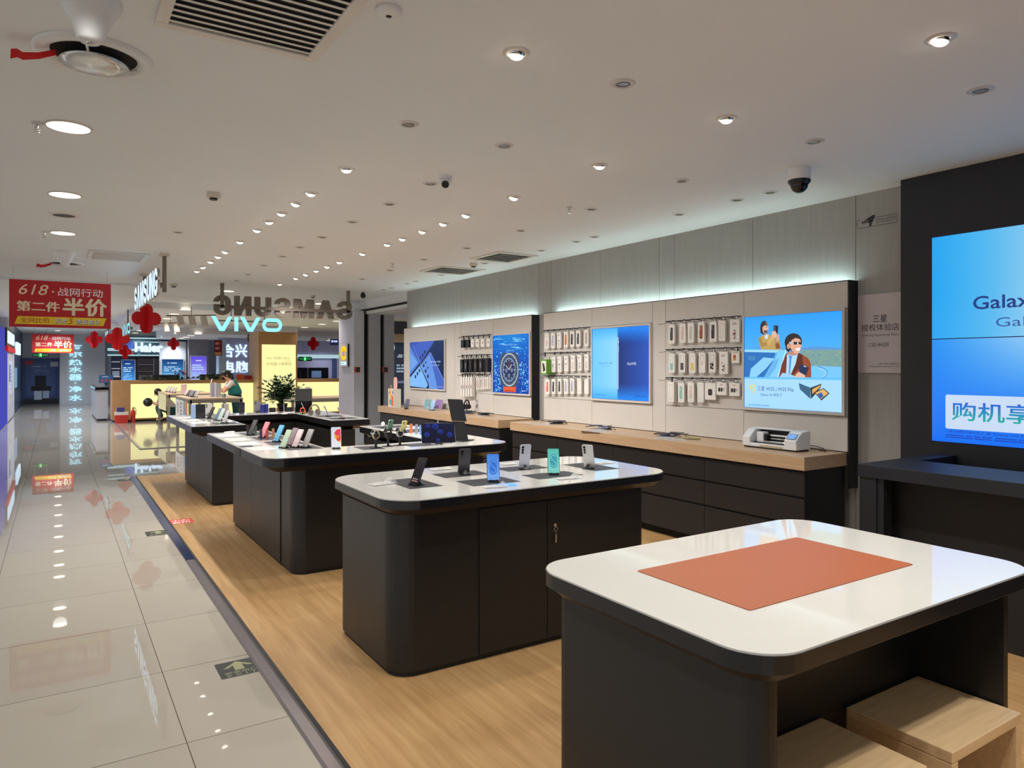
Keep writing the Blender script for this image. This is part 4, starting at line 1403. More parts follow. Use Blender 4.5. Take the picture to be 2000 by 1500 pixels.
# ------------------------------------------------------------------ video wall, certificate, sticker, desk
t = thing('video_wall', 'black wall unit with big blue screens at the right edge', 'video wall', (5.09, 2.77, 0))
MB().box(5.09, -1.6, 0, 5.249, 2.77, CEIL - 0.001, MT['blackboard']).build('housing', t, world=True)


def scr(y_left, z0, low):
    w, h = 1.215, 0.696
    M = face_x(5.089, y_left, z0)
    a = Art()
    a.rect(-0.004, -0.004, w + 0.004, h + 0.004, (14, 26, 70))
    if not low:
        a.grad(0, 0, w, h, lambda u, v: mix(mix((30, 160, 236), (128, 196, 232), u * 1.8), (186, 208, 240), max(0, (u - 0.3)) * 1.4 * (1 - v * 0.5)), 16, 8)
    else:
        a.grad(0, 0, w, h, lambda u, v: mix(mix((24, 110, 240), (26, 140, 238), v), (150, 200, 238), max(0, v - 0.35) * 1.3 * min(1, u * 2.2)), 16, 10)
    return a, w, h, M


for k, yl in enumerate((2.553, 2.553 - 1.22)):
    a, w, h, M = scr(yl, 1.732, False)
    if k == 0:
        a.text('Galaxy S25 Edge', 0.26, 0.155, 0.115, (28, 58, 128), 0.96, bold=0.012)
        a.text('Galaxy AI', 0.395, 0.045, 0.078, (50, 92, 160), 0.50)
    a.build('screen', M, t, lit=True, world=True)
    a, w, h, M = scr(yl, 1.030, True)
    if k == 0:
        a.rrect(0.088, 0.09, w, 0.32, 0.012, (196, 214, 240))
        a.text('购机享好礼', 0.128, 0.148, 0.125, (28, 84, 214), 0.80, bold=0.012, col2=(34, 170, 150))
        a.text('*活动期间购买三星 Galaxy S25 Edge（256GB）的用户，可享受', 0.09, 0.064, 0.018, (20, 40, 130), 0.90)
        a.scribble(0.09, 0.026, 0.95, 0.054, 2, (30, 60, 170), 9)
    else:
        a.rrect(0, 0.09, 0.5, 0.32, 0.012, (196, 214, 240))
    a.build('screen', M, t, lit=True, world=True)

pa, pb = 3.178, 2.775
M = face_x(5.235, pa, on_x(1667, 728, 5.235).z)
W, Hh = pa - pb, on_x(1667, 578, 5.235).z - on_x(1667, 728, 5.235).z
t = thing('certificate_board', 'lilac-grey certificate board with rounded corners beside the video wall', 'sign', M=M)
MB().prism(rr(0, 0, W, Hh, 0.022, 5), -0.012, 0.004, mat('certificate_plate', (196, 186, 190), 0.25)).build('plate', t, bevel=0.002)
a = Art()
k = (38, 32, 40)
cx0, cx1 = pa - on_x(1683, 640, 5.235).y, pa - on_x(1757, 640, 5.235).y
CW, CC = cx1 - cx0, (cx0 + cx1) / 2
a.text('三星', CC, Hh * 0.64, 0.055, k, CW * 0.38, 'c', bold=0.008)
a.text('授权体验店', CC, Hh * 0.53, 0.054, k, CW, 'c', bold=0.004)
a.text('Samsung Experience Store', CC, Hh * 0.455, 0.026, k, CW * 0.97, 'c')
a.text('CS0144500', CC - 0.01, Hh * 0.33, 0.03, k, CW * 0.54, 'c')
a.text('三星（中国）投资有限公司', cx1, Hh * 0.105, 0.013, k, CW * 0.52, 'r')
a.text('Samsung (China) Investment Co., LTD', cx1, Hh * 0.07, 0.012, k, CW * 0.78, 'r')
a.build('lettering', Matrix.Translation((0, 0, 0.0045)), t)

ya = on_x(1674.5, 440, 5.249).y
yb = on_x(1752, 425, 5.249).y
z0 = on_x(1674.5, 447, 5.249).z
z1 = on_x(1674.5, 431, 5.249).z
W, Hh = ya - yb, z1 - z0
a = Art()
a.line([(0.12, Hh), (W, Hh), (W, 0), (0, 0), (0, Hh), (0.02, Hh)], 0.0035, (40, 38, 42))
a.poly([(0.03, Hh * 0.7), (0.125, Hh * 1.35), (0.145, Hh * 1.3), (0.13, Hh * 0.75), (0.115, Hh * 0.3), (0.112, Hh * 0.06), (0.098, Hh * 0.06), (0.095, Hh * 0.5), (0.045, Hh * 0.45)], (40, 38, 42))
a.rect(0.048, Hh * 0.5, 0.082, Hh * 0.85, (150, 144, 140))
a.rect(0.053, Hh * 0.56, 0.077, Hh * 0.79, (44, 42, 46))
a.text('您已进入监控区域', 0.15, Hh * 0.46, Hh * 0.36, (40, 38, 42), W - 0.16)
a.line([(0.15, Hh * 0.32), (W - 0.01, Hh * 0.32)], 0.003, (70, 66, 66))
o = a.build('surveillance_sticker', face_x(5.2493, ya, z0))
tag(o, 'dark surveillance notice decal with a camera symbol on the upper grey wall', 'sticker')

# black reception desk in front of the video wall
DZ = 0.945
t = thing('reception_desk', 'black reception desk with an L-shaped raised top before the screens', 'desk', (4.13, 2.51, 0.004))
MB().box(4.13, -1.2, DZ - 0.075, 4.60, 2.512, DZ, MT['blackboard']).box(4.60, 2.392, DZ - 0.075, 5.085, 2.512, DZ, MT['blackboard']).build('raised_top', t, world=True, bevel=0.002)
mb = MB()
mb.box(4.14, 2.40, 0.004, 5.08, 2.505, DZ - 0.075, MT['blackboard'])
mb.box(4.15, 2.36, 0.004, 4.24, 2.40, DZ - 0.075, MT['blackboard'])
mb.build('end_panel', t, world=True)
MB().box(4.30, -1.2, 0.004, 4.32, 2.40, DZ - 0.075, MT['black']).build('modesty_panel', t, world=True)
MB().box(4.32, -1.2, 0.004, 4.9, 2.39, 0.72, MT['black']).build('inner_worktop', t, world=True)

# ------------------------------------------------------------------ counters
TZ = 0.89            # counter top height


def counter(name, label, cat, top, rad, base, brad, edge=0.042, lip=0.036, lipin=0.05, group=None):
    t = thing(name, label, cat, (top[0][0], top[0][1], 0.004), group=group)
    z1 = TZ - 0.005
    MB().prism(round_poly(inset(top, 0.003), rad, 8), z1, TZ, MT['corian']).build('white_top', t, world=True, bevel=0.002)
    MB().prism(round_poly(top, rad, 8), z1 - edge, z1, MT['edge']).build('edge_band', t, world=True)
    MB().prism(round_poly(inset(top, lipin), [max(0.0, r - lipin) if r > lipin else min(r, 0.01) for r in rad], 8), z1 - edge - lip, z1 - edge, MT['lip'],
               poly2=round_poly(inset(top, 0.008), [max(0.001, r - 0.008) if r > lipin else min(r, 0.01) for r in rad], 8)).build('bevelled_lip', t, world=True)
    if base:
        MB().prism(round_poly(base, brad, 8), 0.03, z1 - edge - lip, MT['charcoal']).prism(round_poly(inset(base, 0.012), [max(0.0, r - 0.012) for r in brad], 8), 0.004, 0.03, MT['black']).build('base', t, world=True)
    return t


# nearest: demonstration table with an orange mat and knee space
top = [(1.305, 1.005), (2.69, 1.005), (2.69, 1.925), (1.305, 1.925)]
t = counter('display_table', 'nearest white-topped charcoal table with an orange mat', 'table', top, [0.13] * 4, None, None)
zb = TZ - 0.083
MB().prism(round_poly([(1.362, 1.065), (1.425, 1.065), (1.425, 1.86), (1.362, 1.86)], [0.05, 0, 0, 0.05], 6), 0.004, zb, MT['charcoal']).build('end_panel', t, world=True)
MB().prism(round_poly([(2.565, 1.065), (2.635, 1.065), (2.635, 1.86), (2.565, 1.86)], [0, 0.05, 0.05, 0], 6), 0.004, zb, MT['charcoal']).build('end_panel', t, world=True)
MB().box(1.425, 1.345, 0.004, 2.565, 1.845, zb, MT['charcoal']).build('kneehole_back', t, world=True)
o = MB().prism(rr(1.552, 1.245, 2.366, 1.682, 0.008, 3), TZ + 0.0005, TZ + 0.0025, MT['orange_mat']).build('desk_mat')
tag(o, 'orange leather-look mat lying on the nearest white table', 'mat')


def stool(x0, x1, y0, y1, label):
    t = thing('stool', label, 'stool', ((x0 + x1) / 2, (y0 + y1) / 2, 0.004), group='pale wood stools under the nearest table')
    w = 0.034
    MB().box(x0, y0, 0.45 - w, x1, y1, 0.45, MT['stool_wood']).build('seat', t, world=True, bevel=0.003)
    for a, b in ((x0, x0 + w), (x1 - w, x1)):
        MB().box(a, y0, 0.004, b, y1, 0.4495 - w, MT['stool_wood']).build('leg', t, world=True, bevel=0.003)


stool(2.128, 2.558, 1.012, 1.332, 'pale wood box stool under the right half of the nearest table')
stool(1.572, 2.002, 1.016, 1.336, 'pale wood box stool under the left half of the nearest table')

# second: counter with six phones
top = [(1.342, 3.148), (3.235, 3.148), (3.235, 4.12), (1.342, 4.12)]
bs = [(1.385, 3.212), (3.06, 3.212), (3.06, 4.06), (1.385, 4.06)]
t = counter('display_counter', 'black counter with rounded white top carrying six phones and grey mats', 'counter', top, [0.19] * 4, bs, [0.13, 0.10, 0.10, 0.13])
X = [on_y(u, 1100, 3.21).x for u in (936, 1068, 1187)]
zt = TZ - 0.093


def lock_and_key(parent, x, y, z):
    m = MB().cyl((x, y + 0.002, z), (x, y - 0.006, z), 0.010, MT['chrome'], 16)
    m.build('lock', parent, world=True)
    m = MB()
    ring = [(x + 0.002, y - 0.012 + 0.002 * math.sin(a), z - 0.012 - 0.012 + 0.012 * math.cos(a)) for a in [k * math.pi / 6 for k in range(13)]]
    ring = [(x + 0.006 * 0 + 0.012 * math.sin(k * math.pi / 6), y - 0.012, z - 0.020 + 0.012 * math.cos(k * math.pi / 6)) for k in range(13)]
    m.tube(ring, 0.0018, MT['chrome'], 6)
    m.box(x - 0.004, y - 0.014, z - 0.095, x + 0.004, y - 0.012, z - 0.05, MT['chrome'])
    m.tube([(x, y - 0.013, z - 0.032), (x + 0.002, y - 0.013, z - 0.052)], 0.0012, MT['chrome'], 5)
    m.build('key', parent, world=True)


d = MB().box(X[0], 3.205, 0.035, X[1] - 0.002, 3.213, zt, MT['charcoal']).build('door', t, world=True, bevel=0.0015)
d = MB().box(X[1] + 0.002, 3.205, 0.035, X[2], 3.213, zt, MT['charcoal']).build('door', t, world=True, bevel=0.0015)
lock_and_key(d, X[1] + 0.05, 3.205, 0.655)

# third and fourth: the two U-shaped counters
top = [(1.235, 5.11), (3.305, 5.11), (3.305, 7.42), (2.785, 7.42), (2.785, 5.61), (1.815, 5.61), (1.815, 7.42), (1.235, 7.42)]
bs = [(1.46, 5.225), (3.10, 5.225), (3.10, 7.30), (2.81, 7.30), (2.81, 5.59), (1.79, 5.59), (1.79, 7.29), (1.46, 7.29)]
t = counter('display_counter', 'U-shaped black counter with colourful phones, watches and a tablet, behind the six-phone counter', 'counter',
            top, [0.16, 0.18, 0.02, 0.02, 0.015, 0.015, 0.02, 0.02], bs, [0.11, 0.08, 0, 0, 0, 0, 0, 0], 0.062, 0.045, 0.10)
ys = [5.36, 5.565, 6.52, 7.285]
for a, b in zip(ys[1:], ys[2:]):
    MB().box(1.4535, a + 0.002, 0.03, 1.461, b - 0.002, TZ - 0.114, MT['charcoal']).build('side_panel', t, world=True)
MB().box(1.232, 5.92, TZ - 0.067, 1.2352, 6.10, TZ - 0.006, MT['black_gloss']).box(1.2325, 6.101, TZ - 0.067, 1.2354, 6.108, TZ - 0.006, MT['panel_gap']).build('edge_splice', t, world=True)
d = MB().box(2.30, 5.605, 0.03, 2.70, 5.598, TZ - 0.12, MT['charcoal']).build('door', t, world=True)
top = [(1.235, 8.34), (1.80, 8.34), (1.80, 9.95), (2.795, 9.95), (2.795, 8.39), (3.31, 8.39), (3.31, 10.42), (1.235, 10.42)]
bs = [(1.455, 8.345), (1.785, 8.345), (1.785, 9.975), (2.81, 9.975), (2.81, 8.42), (3.11, 8.42), (3.11, 10.32), (1.455, 10.32)]
t4 = counter('display_counter', 'far U-shaped black counter facing the lit phone shop, with a bushy plant on it', 'counter',
             top, [0.004, 0.004, 0.004, 0.004, 0.004, 0.06, 0.06, 0.02], bs, [0] * 8, 0.066, 0.05, 0.12)
MB().box(1.4485, 8.36, 0.03, 1.4555, 9.2, TZ - 0.123, MT['charcoal']).build('side_panel', t4, world=True)
MB().box(1.4485, 9.205, 0.03, 1.4555, 10.31, TZ - 0.123, MT['charcoal']).build('side_panel', t4, world=True)

# ------------------------------------------------------------------ things on the counters


def s_front(c1, c2):
    def f(a, w, h):
        a.grad(0, 0, w, h, lambda u, v: mix(c2, c1, v), 1, 6)
        dk, lt = mix(c1, (24, 70, 170), 0.30), mix(c1, (190, 220, 255), 0.22)
        a.poly(rr(w * 0.19, h * 0.20, w * 0.81, h * 0.80, w * 0.30, 8), dk)
        a.ring(w / 2, h * 0.635, w * 0.25, h * 0.13, w * 0.09, lt, 20, 10, 275)
        a.ring(w / 2, h * 0.375, w * 0.25, h * 0.13, w * 0.09, lt, 20, -170, 95)
        a.text('Galaxy S25', w / 2, h * 0.045, h * 0.042, (20, 30, 50), w * 0.84, 'c')
        a.ell(w / 2, h * 0.965, w * 0.02, w * 0.02, (10, 10, 14), 10)
    return f


def black_front(a, w, h):
    a.grad(0, 0, w, h, lambda u, v: mix((26, 24, 30), (56, 50, 48), v), 1, 6)
    a.ring(w / 2, h * 0.66, w * 0.34, h * 0.17, w * 0.06, (30, 30, 40), 22)
    a.ring(w / 2, h * 0.38, w * 0.34, h * 0.17, w * 0.06, (30, 30, 40), 22)
    a.text('Galaxy', w / 2, h * 0.15, h * 0.05, (236, 190, 190), w * 0.7, 'c', bold=0.02)
    a.text('S25 Ultra', w / 2, h * 0.07, h * 0.05, (236, 170, 170), w * 0.75, 'c', bold=0.02)


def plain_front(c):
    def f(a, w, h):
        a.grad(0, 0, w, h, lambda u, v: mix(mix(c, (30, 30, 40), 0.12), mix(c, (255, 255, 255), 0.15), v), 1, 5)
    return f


def petal_front(a, w, h):
    a.grad(0, 0, w, h, lambda u, v: mix((226, 226, 232), (208, 210, 222), v), 1, 4)
    a.poly([(w * 0.30, h * 0.72), (w * 0.55, h * 0.88), (w * 0.98, h * 0.92), (w * 0.98, h * 0.2), (w * 0.62, h * 0.32), (w * 0.34, h * 0.5)], (222, 70, 60))
    a.poly([(w * 0.36, h * 0.74), (w * 0.98, h * 0.86), (w * 0.98, h * 0.62), (w * 0.5, h * 0.62)], (228, 60, 96))
    a.poly([(w * 0.30, h * 0.7), (w * 0.5, h * 0.6), (w * 0.56, h * 0.42), (w * 0.36, h * 0.48)], (240, 160, 60))
    a.poly([(w * 0.5, h * 0.6), (w * 0.9, h * 0.62), (w * 0.75, h * 0.42), (w * 0.56, h * 0.42)], (236, 110, 50))
    a.poly([(w * 0.7, h * 0.3), (w * 0.98, h * 0.34), (w * 0.98, h * 0.16)], (246, 190, 100))


_PM = {}


def pmat(c, rough=0.3):
    k = (c, rough)
    if k not in _PM:
        _PM[k] = mat('phone_shell', c, rough, 0.15)
    return _PM[k]


def phone(label, u, v, yaw, tilt, shell, front=None, lit=False, lenses=3, w=0.072, h=0.152, d=0.008, z=TZ, stand=True, group='phones on display stands', cat='phone', name='smartphone', pos=None, side=-1):
    p = pos or on_z(u, v, z)
    t = thing(name, label, cat, (p[0], p[1], z + 0.0008), math.radians(yaw), group)
    tl = math.radians(tilt)
    F = frame((0, 0, 0.010 if stand else d + 0.0035), (1, 0, 0), (0, math.sin(tl), math.cos(tl)))
    MB().prism(rr(-w / 2, 0, w / 2, h, w * 0.13, 5), -d, 0, pmat(shell), F).build('body', t, bevel=0.0012)
    if front:
        a = Art(0.0002)
        front(a, w - 0.006, h - 0.006)
        a.build('screen', F @ Matrix.Translation((-w / 2 + 0.003, 0.003, 0.0002)), t, lit=lit)
    if lenses:
        m = MB()
        for k in range(lenses):
            m.cyl((-side * (w * 0.27), h * (0.90 - 0.115 * k), -d), (-side * (w * 0.27), h * (0.90 - 0.115 * k), -d - 0.0025), 0.0075, MT['lens'], 14, M=F)
        m.build('camera_lenses', t)
    if stand:
        m = MB()
        s = math.sin(tl)
        m.box(-0.030, -0.014, 0, 0.030, 0.05, 0.005, MT['black_plastic'])
        for x in (-0.024, 0.014):
            m.box(x, -0.016, 0.004, x + 0.010, -0.012, 0.016, MT['black_plastic'])
            m.box(x, -0.014, 0.004, x + 0.010, 0.02, 0.010, MT['black_plastic'])
        m.add([(-0.012, 0.045, 0.004), (0.012, 0.045, 0.004), (0.012, 0.05, 0.004), (-0.012, 0.05, 0.004),
               (-0.010, 0.016 + 0.02 * s, 0.028), (0.010, 0.016 + 0.02 * s, 0.028), (0.010, 0.021 + 0.02 * s, 0.028), (-0.010, 0.021 + 0.02 * s, 0.028)],
              [(0, 3, 2, 1), (4, 5, 6, 7), (0, 1, 5, 4), (1, 2, 6, 5), (2, 3, 7, 6), (3, 0, 4, 7)], MT['black_plastic'])
        m.build('stand', t)
    return t


g6 = 'phones on the six-phone counter'
phone('black phone facing the corridor on the leftmost grey mat of the rounded counter', 808, 949, -78, 24, (44, 42, 44), black_front, True, 3, group=g6)
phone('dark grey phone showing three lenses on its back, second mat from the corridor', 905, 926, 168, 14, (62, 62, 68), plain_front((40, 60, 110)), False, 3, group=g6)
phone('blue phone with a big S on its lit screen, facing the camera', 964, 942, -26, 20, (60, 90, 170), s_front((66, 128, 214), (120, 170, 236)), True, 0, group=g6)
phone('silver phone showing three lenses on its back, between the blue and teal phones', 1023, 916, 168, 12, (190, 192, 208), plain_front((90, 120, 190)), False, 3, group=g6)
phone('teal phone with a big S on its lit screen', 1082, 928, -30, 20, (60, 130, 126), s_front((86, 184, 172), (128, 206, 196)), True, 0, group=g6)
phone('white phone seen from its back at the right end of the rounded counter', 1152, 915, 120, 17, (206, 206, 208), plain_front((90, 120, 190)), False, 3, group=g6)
mats = [(1.579, 3.455, 1.775, 3.795, 'under the black phone'), (1.908, 3.685, 2.21, 3.868, 'under the dark grey phone'), (1.905, 3.348, 2.212, 3.553, 'under the blue phone'),
        (2.355, 3.70, 2.665, 3.87, 'under the silver phone'), (2.34, 3.352, 2.665, 3.54, 'under the teal phone'), (2.825, 3.432, 3.02, 3.775, 'under the white phone')]
for x0, y0, x1, y1, w in mats:
    o = MB().box(x0, y0, TZ + 0.0002, x1, y1, TZ + 0.0007, MT['mat_grey']).build('display_mat')
    tag(o, f'thin dark grey display mat {w}', 'mat', 'grey mats on the rounded counter')


def card_holder(u, v, w, d, rz, label, lump=True, z=TZ):
    p = on_z(u, v, z)
    t = thing('price_card', label, 'price card', (p.x, p.y, z + 0.0004), rz, 'clear price cards on the counters')
    MB().prism(rr(-w / 2, -d / 2, w / 2, d / 2, 0.006, 3), 0, 0.004, MT['clear']).build('acrylic_plate', t)
    a = Art(0.0002)
    a.rect(-w * 0.42, -d * 0.36, w * 0.42, d * 0.36, (216, 212, 206))
    a.scribble(-w * 0.36, -d * 0.26, w * 0.36, d * 0.26, 4, (150, 146, 146), int(u))
    a.build('printed_slip', Matrix.Translation((0, 0, 0.0044)), t)
    if lump:
        MB().add([(w * 0.2, -0.03, 0.004), (w * 0.55, -0.03, 0.004), (w * 0.55, 0.03, 0.004), (w * 0.2, 0.03, 0.004), (w * 0.36, -0.03, 0.032), (w * 0.40, 0.03, 0.030)],
                 [(0, 1, 4), (3, 5, 2), (0, 4, 5, 3), (1, 2, 5, 4), (0, 3, 2, 1)], MT['clear']).build('folded_stand', t)
    return t


card_holder(745, 946, 0.16, 0.10, 0.2, 'clear price card with folded stand left of the black phone')
card_holder(862, 917, 0.16, 0.10, 0.0, 'clear price card behind the dark grey phone mat', False)
card_holder(966, 952, 0.13, 0.07, -0.3, 'clear price card before the blue phone')
card_holder(995, 907, 0.14, 0.09, 0.1, 'clear price card behind the silver phone', False)
card_holder(1108, 935, 0.15, 0.08, -0.15, 'clear price card right of the teal phone')
card_holder(1180, 905, 0.14, 0.09, -0.1, 'clear price card right of the white phone', False)
o = Art(0.0002)
o.ell(0, 0, 0.055, 0.055, (90, 170, 240), 28)
o.scribble(-0.03, -0.012, 0.03, 0.012, 1, (236, 246, 255), 2)
p = on_z(990, 947, TZ)
o = o.build('round_sticker', TR(p.x, p.y, TZ + 0.0004))
tag(o, 'round light blue sticker right of the blue phone', 'sticker')

# U-shaped counter, corridor arm: a row of phones that lean away from the corridor
gu = 'leaning phones on the corridor arm of the U-shaped counter'
rowp = [(487, 851, (52, 52, 58), 'black phone leaning at the back end of the corridor-arm row', 0.152), (510, 856, (216, 120, 130), 'pink phone leaning, second from the back of the corridor-arm row', 0.15),
        (537.6, 864, (84, 160, 200), 'sky blue phone leaning in the middle of the corridor-arm row', 0.15), (551, 876, (170, 190, 168), 'pale green phone leaning in the corridor-arm row', 0.15),
        (564, 871, (128, 106, 112), 'mauve grey phone leaning behind the pale rose phone', 0.15), (574, 875, (222, 196, 200), 'pale rose phone leaning in the corridor-arm row', 0.15),
        (594, 875, (150, 146, 146), 'silver grey phone leaning nearest the inner edge of the corridor arm', 0.152)]
for u, v, c, l, h in rowp:
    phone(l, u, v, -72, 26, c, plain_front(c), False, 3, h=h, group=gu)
chips = [(486, 848, (60, 50, 56), 'dark plum'), (497.5, 849, (120, 140, 130), 'sage green'), (508, 857, (70, 62, 90), 'deep violet'), (520, 857, (196, 90, 84), 'brick red'), (532, 855, (206, 150, 110), 'peach')]
for i, (u, v, c, w) in enumerate(chips):
    p = on_z(u, v, TZ)
    m = MB().prism(rr(-0.014, -0.004, 0.014, 0.004, 0.003, 3), 0, 0.085, pmat(c)).build('colour_sample', None, TR(p.x - 0.015 * (i == 0), p.y - 0.03, TZ + 0.0012, 0.5))
    tag(m, f'{w} upright colour sample bar on the corridor arm', 'colour sample', 'upright colour samples')
for i, (x0, y0, x1, y1, w) in enumerate([(1.50, 6.93, 1.78, 7.28, 'at the back end'), (1.50, 6.44, 1.78, 6.78, 'second from the back end'), (1.50, 5.98, 1.78, 6.32, 'third from the back end'), (1.52, 5.56, 1.79, 5.86, 'under the green and rose phones')]):
    o = MB().box(x0, y0, TZ + 0.0002, x1, y1, TZ + 0.0007, MT['mat_grey']).build('display_mat')
    tag(o, f'dark grey display mat on the corridor arm, {w}', 'mat', 'grey mats on the corridor arm')
for i, (x, y) in enumerate(((1.36, 7.1), (1.36, 6.65), (1.36, 6.25), (1.37, 5.82))):
    t = thing('price_card', f'{ORD[3 - i]} flat paper price card along the corridor edge of the U-shaped counter', 'price card', (x, y, TZ + 0.0004), 0.05, 'paper price cards on the corridor arm')
    a = Art(0.0002)
    a.rect(-0.09, -0.13, 0.09, 0.13, [(226, 220, 212), (216, 196, 180), (222, 214, 200), (206, 190, 186)][i])
    a.scribble(-0.07, -0.10, 0.07, 0.10, 7, (170, 150, 140), i + 2)
    a.build('printed_sheet', None, t)
o = MB().prism(rr(-0.05, -0.02, 0.05, 0.02, 0.006, 3), 0, 0.016, MT['white_plastic']).build('phone_case', None, TR(*on_z(448, 846, TZ)[:2], TZ + 0.0005, 0.5))
tag(o, 'flat white phone case lying at the back corner of the corridor arm', 'phone case')
o = MB().box(-0.05, -0.035, 0, 0.05, 0.035, 0.004, MT['mat_grey']).build('card_reader', None, TR(1.30, 6.02, TZ + 0.0005))
tag(o, 'small grey payment card pad at the counter edge splice', 'pad')

# front arm: white phone with red petals, watches, tablet, folding display
phone('white phone with red and orange petals on its screen, at the front arm', 657, 877, -12, 9, (224, 224, 230), petal_front, True, 0, w=0.078, h=0.163, group='things on the front arm')
for x0, y0, x1, y1, w in ((2.02, 5.27, 2.20, 5.52, 'beside the petal-screen phone'), (2.42, 5.27, 2.66, 5.50, 'under the beige watch')):
    o = MB().box(x0, y0, TZ + 0.0002, x1, y1, TZ + 0.0007, MT['mat_grey']).build('display_mat')
    tag(o, f'dark grey display mat on the front arm {w}', 'mat', 'grey mats on the front arm')


def watch(label, u, v, yaw, band, face, dx=0):
    p = on_z(u, v, TZ)
    t = thing('smartwatch', label, 'watch', (p.x, p.y, TZ + 0.0008), math.radians(yaw), 'watches on black stands')
    m = MB().prism(rr(-0.045, -0.03, 0.045, 0.03, 0.01, 3), 0, 0.004, MT['black_plastic'])
    m.box(-0.008, -0.006, 0.004, 0.008, 0.006, 0.085, MT['black_plastic'])
    m.cyl((0, -0.022, 0.10), (0, 0.022, 0.10), 0.016, MT['black_plastic'], 12)
    m.build('stand', t)
    n, vs, fs = 24, [], []
    for i in range(n):
        a = 2 * math.pi * i / n
        for r, y in ((0.036, -0.011), (0.036, 0.011), (0.0325, 0.011), (0.0325, -0.011)):
            vs.append((r * 0.86 * math.cos(a), y, 0.105 + r * math.sin(a)))
    for i in range(n):
        for k in range(4):
            fs.append((4 * i + k, 4 * i + (k + 1) % 4, 4 * ((i + 1) % n) + (k + 1) % 4, 4 * ((i + 1) % n) + k))
    MB().add(vs, fs, pmat(band, 0.5), None, True).build('strap', t)
    Mf = frame((-0.024, 0, 0.128), (0, -1, 0), (0.6, 0, 0.8))
    MB().prism(rr(-0.019, -0.019, 0.019, 0.019, 0.009, 5), -0.004, 0.006, pmat(face), Mf).prism(rr(-0.016, -0.016, 0.016, 0.016, 0.014, 5), 0.006, 0.007, MT['black_gloss'], Mf).build('watch_case', t)
    return t


watch('beige-strapped watch on a black stand, nearest the petal-screen phone', 734, 875, 12, (214, 180, 150), (196, 200, 196))
watch('black-strapped watch on a black stand, between two pale watches', 758, 872, 12, (44, 40, 42), (60, 58, 60))
watch('white-strapped watch on a black stand, next to the tablet', 781, 870, 12, (212, 214, 208), (120, 122, 122))


def tablet_front(a, w, h):
    a.grad(0, 0, w, h, lambda u, v: mix((12, 14, 34), (22, 26, 60), v), 2, 6)
    for x, y, r in ((0.16, 0.42, 0.13), (0.56, 0.56, 0.13), (0.84, 0.40, 0.13), (0.42, 0.83, 0.15), (0.48, 0.12, 0.10), (0.2, 0.85, 0.1)):
        for k in range(5):
            q = 1 - k * 0.18
            a.ell(w * x, h * y - r * h * 0.1 * k, r * h * q, r * h * q, mix((34, 56, 150), (22, 30, 80), k / 4), 20)


phone('large tablet with dark blue spheres on its lit screen, propped on the front arm', 857, 868, -20, 24, (120, 122, 128), tablet_front, True, 0, w=0.285, h=0.178, d=0.007, group='things on the front arm', cat='tablet', name='tablet')
card_holder(853, 868, 0.10, 0.05, 0.0, 'clear price card in front of the large tablet', False)
p = on_z(905, 862, TZ)
t = thing('folding_display', 'tall black folding display device standing right of the large tablet', 'display', (p.x, p.y + 0.06, TZ + 0.0005), math.radians(-66))
MB().box(-0.085, -0.08, 0, 0.085, 0.09, 0.008, MT['black_plastic']).build('base_plate', t, bevel=0.002)
F = frame((0.035, -0.03, 0.008), (1, 0, 0), (-0.30, 0.10, 0.95))
MB().prism([(-0.06, 0), (0.06, 0), (0.055, 0.17), (-0.062, 0.17)], -0.03, 0, MT['black_plastic'], F).build('lower_panel', t, bevel=0.002)
F2 = frame((-0.02, -0.012, 0.172), (1, 0, 0), (-0.30, 0.10, 0.95))
MB().prism([(-0.062, 0), (0.062, 0), (0.062, 0.20), (-0.066, 0.20)], -0.055, 0.002, MT['black_plastic'], F2).build('upper_panel', t, bevel=0.003)
MB().cyl((0.02, 0.06, 0.008), (-0.03, 0.02, 0.16), 0.010, MT['black_plastic'], 10).build('hinge_strut', t)
phone('small tablet lying back with a white pen, behind the large tablet', 0, 0, -20, 62, (196, 198, 204), plain_front((120, 124, 132)), False, 0, w=0.24, h=0.155, d=0.006, pos=(3.10, 6.10, TZ), group='things on the inner arm', cat='tablet', name='tablet')
p = Vector((3.18, 6.30, TZ))
o = MB().cyl((0, 0, 0), (0, 0, 0.12), 0.0045, MT['white_plastic'], 10, 0.0035).cyl((0, 0, 0), (0, 0, 0.02), 0.014, MT['white_plastic'], 12).build('stylus_pen', None, TR(p.x, p.y, TZ + 0.0005))
tag(o, 'white stylus pen standing upright behind the small tablet', 'pen')
phone('mint flip phone standing on the inner arm of the U-shaped counter', 759, 841, -150, 16, (120, 160, 142), plain_front((120, 160, 142)), False, 2, w=0.072, h=0.105, d=0.012, group='things on the inner arm')
phone('yellow flip phone standing on the inner arm of the U-shaped counter', 785, 845, -150, 16, (206, 198, 120), plain_front((206, 198, 120)), False, 2, w=0.072, h=0.112, d=0.012, group='things on the inner arm')
p = on_z(748, 836, TZ)
t = thing('earbud_case', 'white rounded earbud case beside the mint flip phone', 'earbud case', (p.x, p.y, TZ + 0.0005), 0.4)
MB().ball((0, 0, 0.035), (0.024, 0.02, 0.032), MT['white_plastic'], 16, 10).build('case', t)
MB().lathe([(0.022, 0), (0.018, 0.014)], MT['black_plastic'], 16).build('foot_ring', t)
for (u, v, c, w) in ((803, 846, (220, 120, 72), 'orange'), (813.5, 847, (150, 152, 160), 'grey'), (822, 849, (120, 160, 214), 'light blue')):
    p = on_z(u, v, TZ)
    o = MB().prism(rr(-0.014, -0.004, 0.014, 0.004, 0.003, 3), 0, 0.09, pmat(c)).build('colour_sample', None, TR(p.x, p.y, TZ + 0.0012, -0.4))
    tag(o, f'{w} upright colour sample bar on the inner arm', 'colour sample', 'upright colour samples')
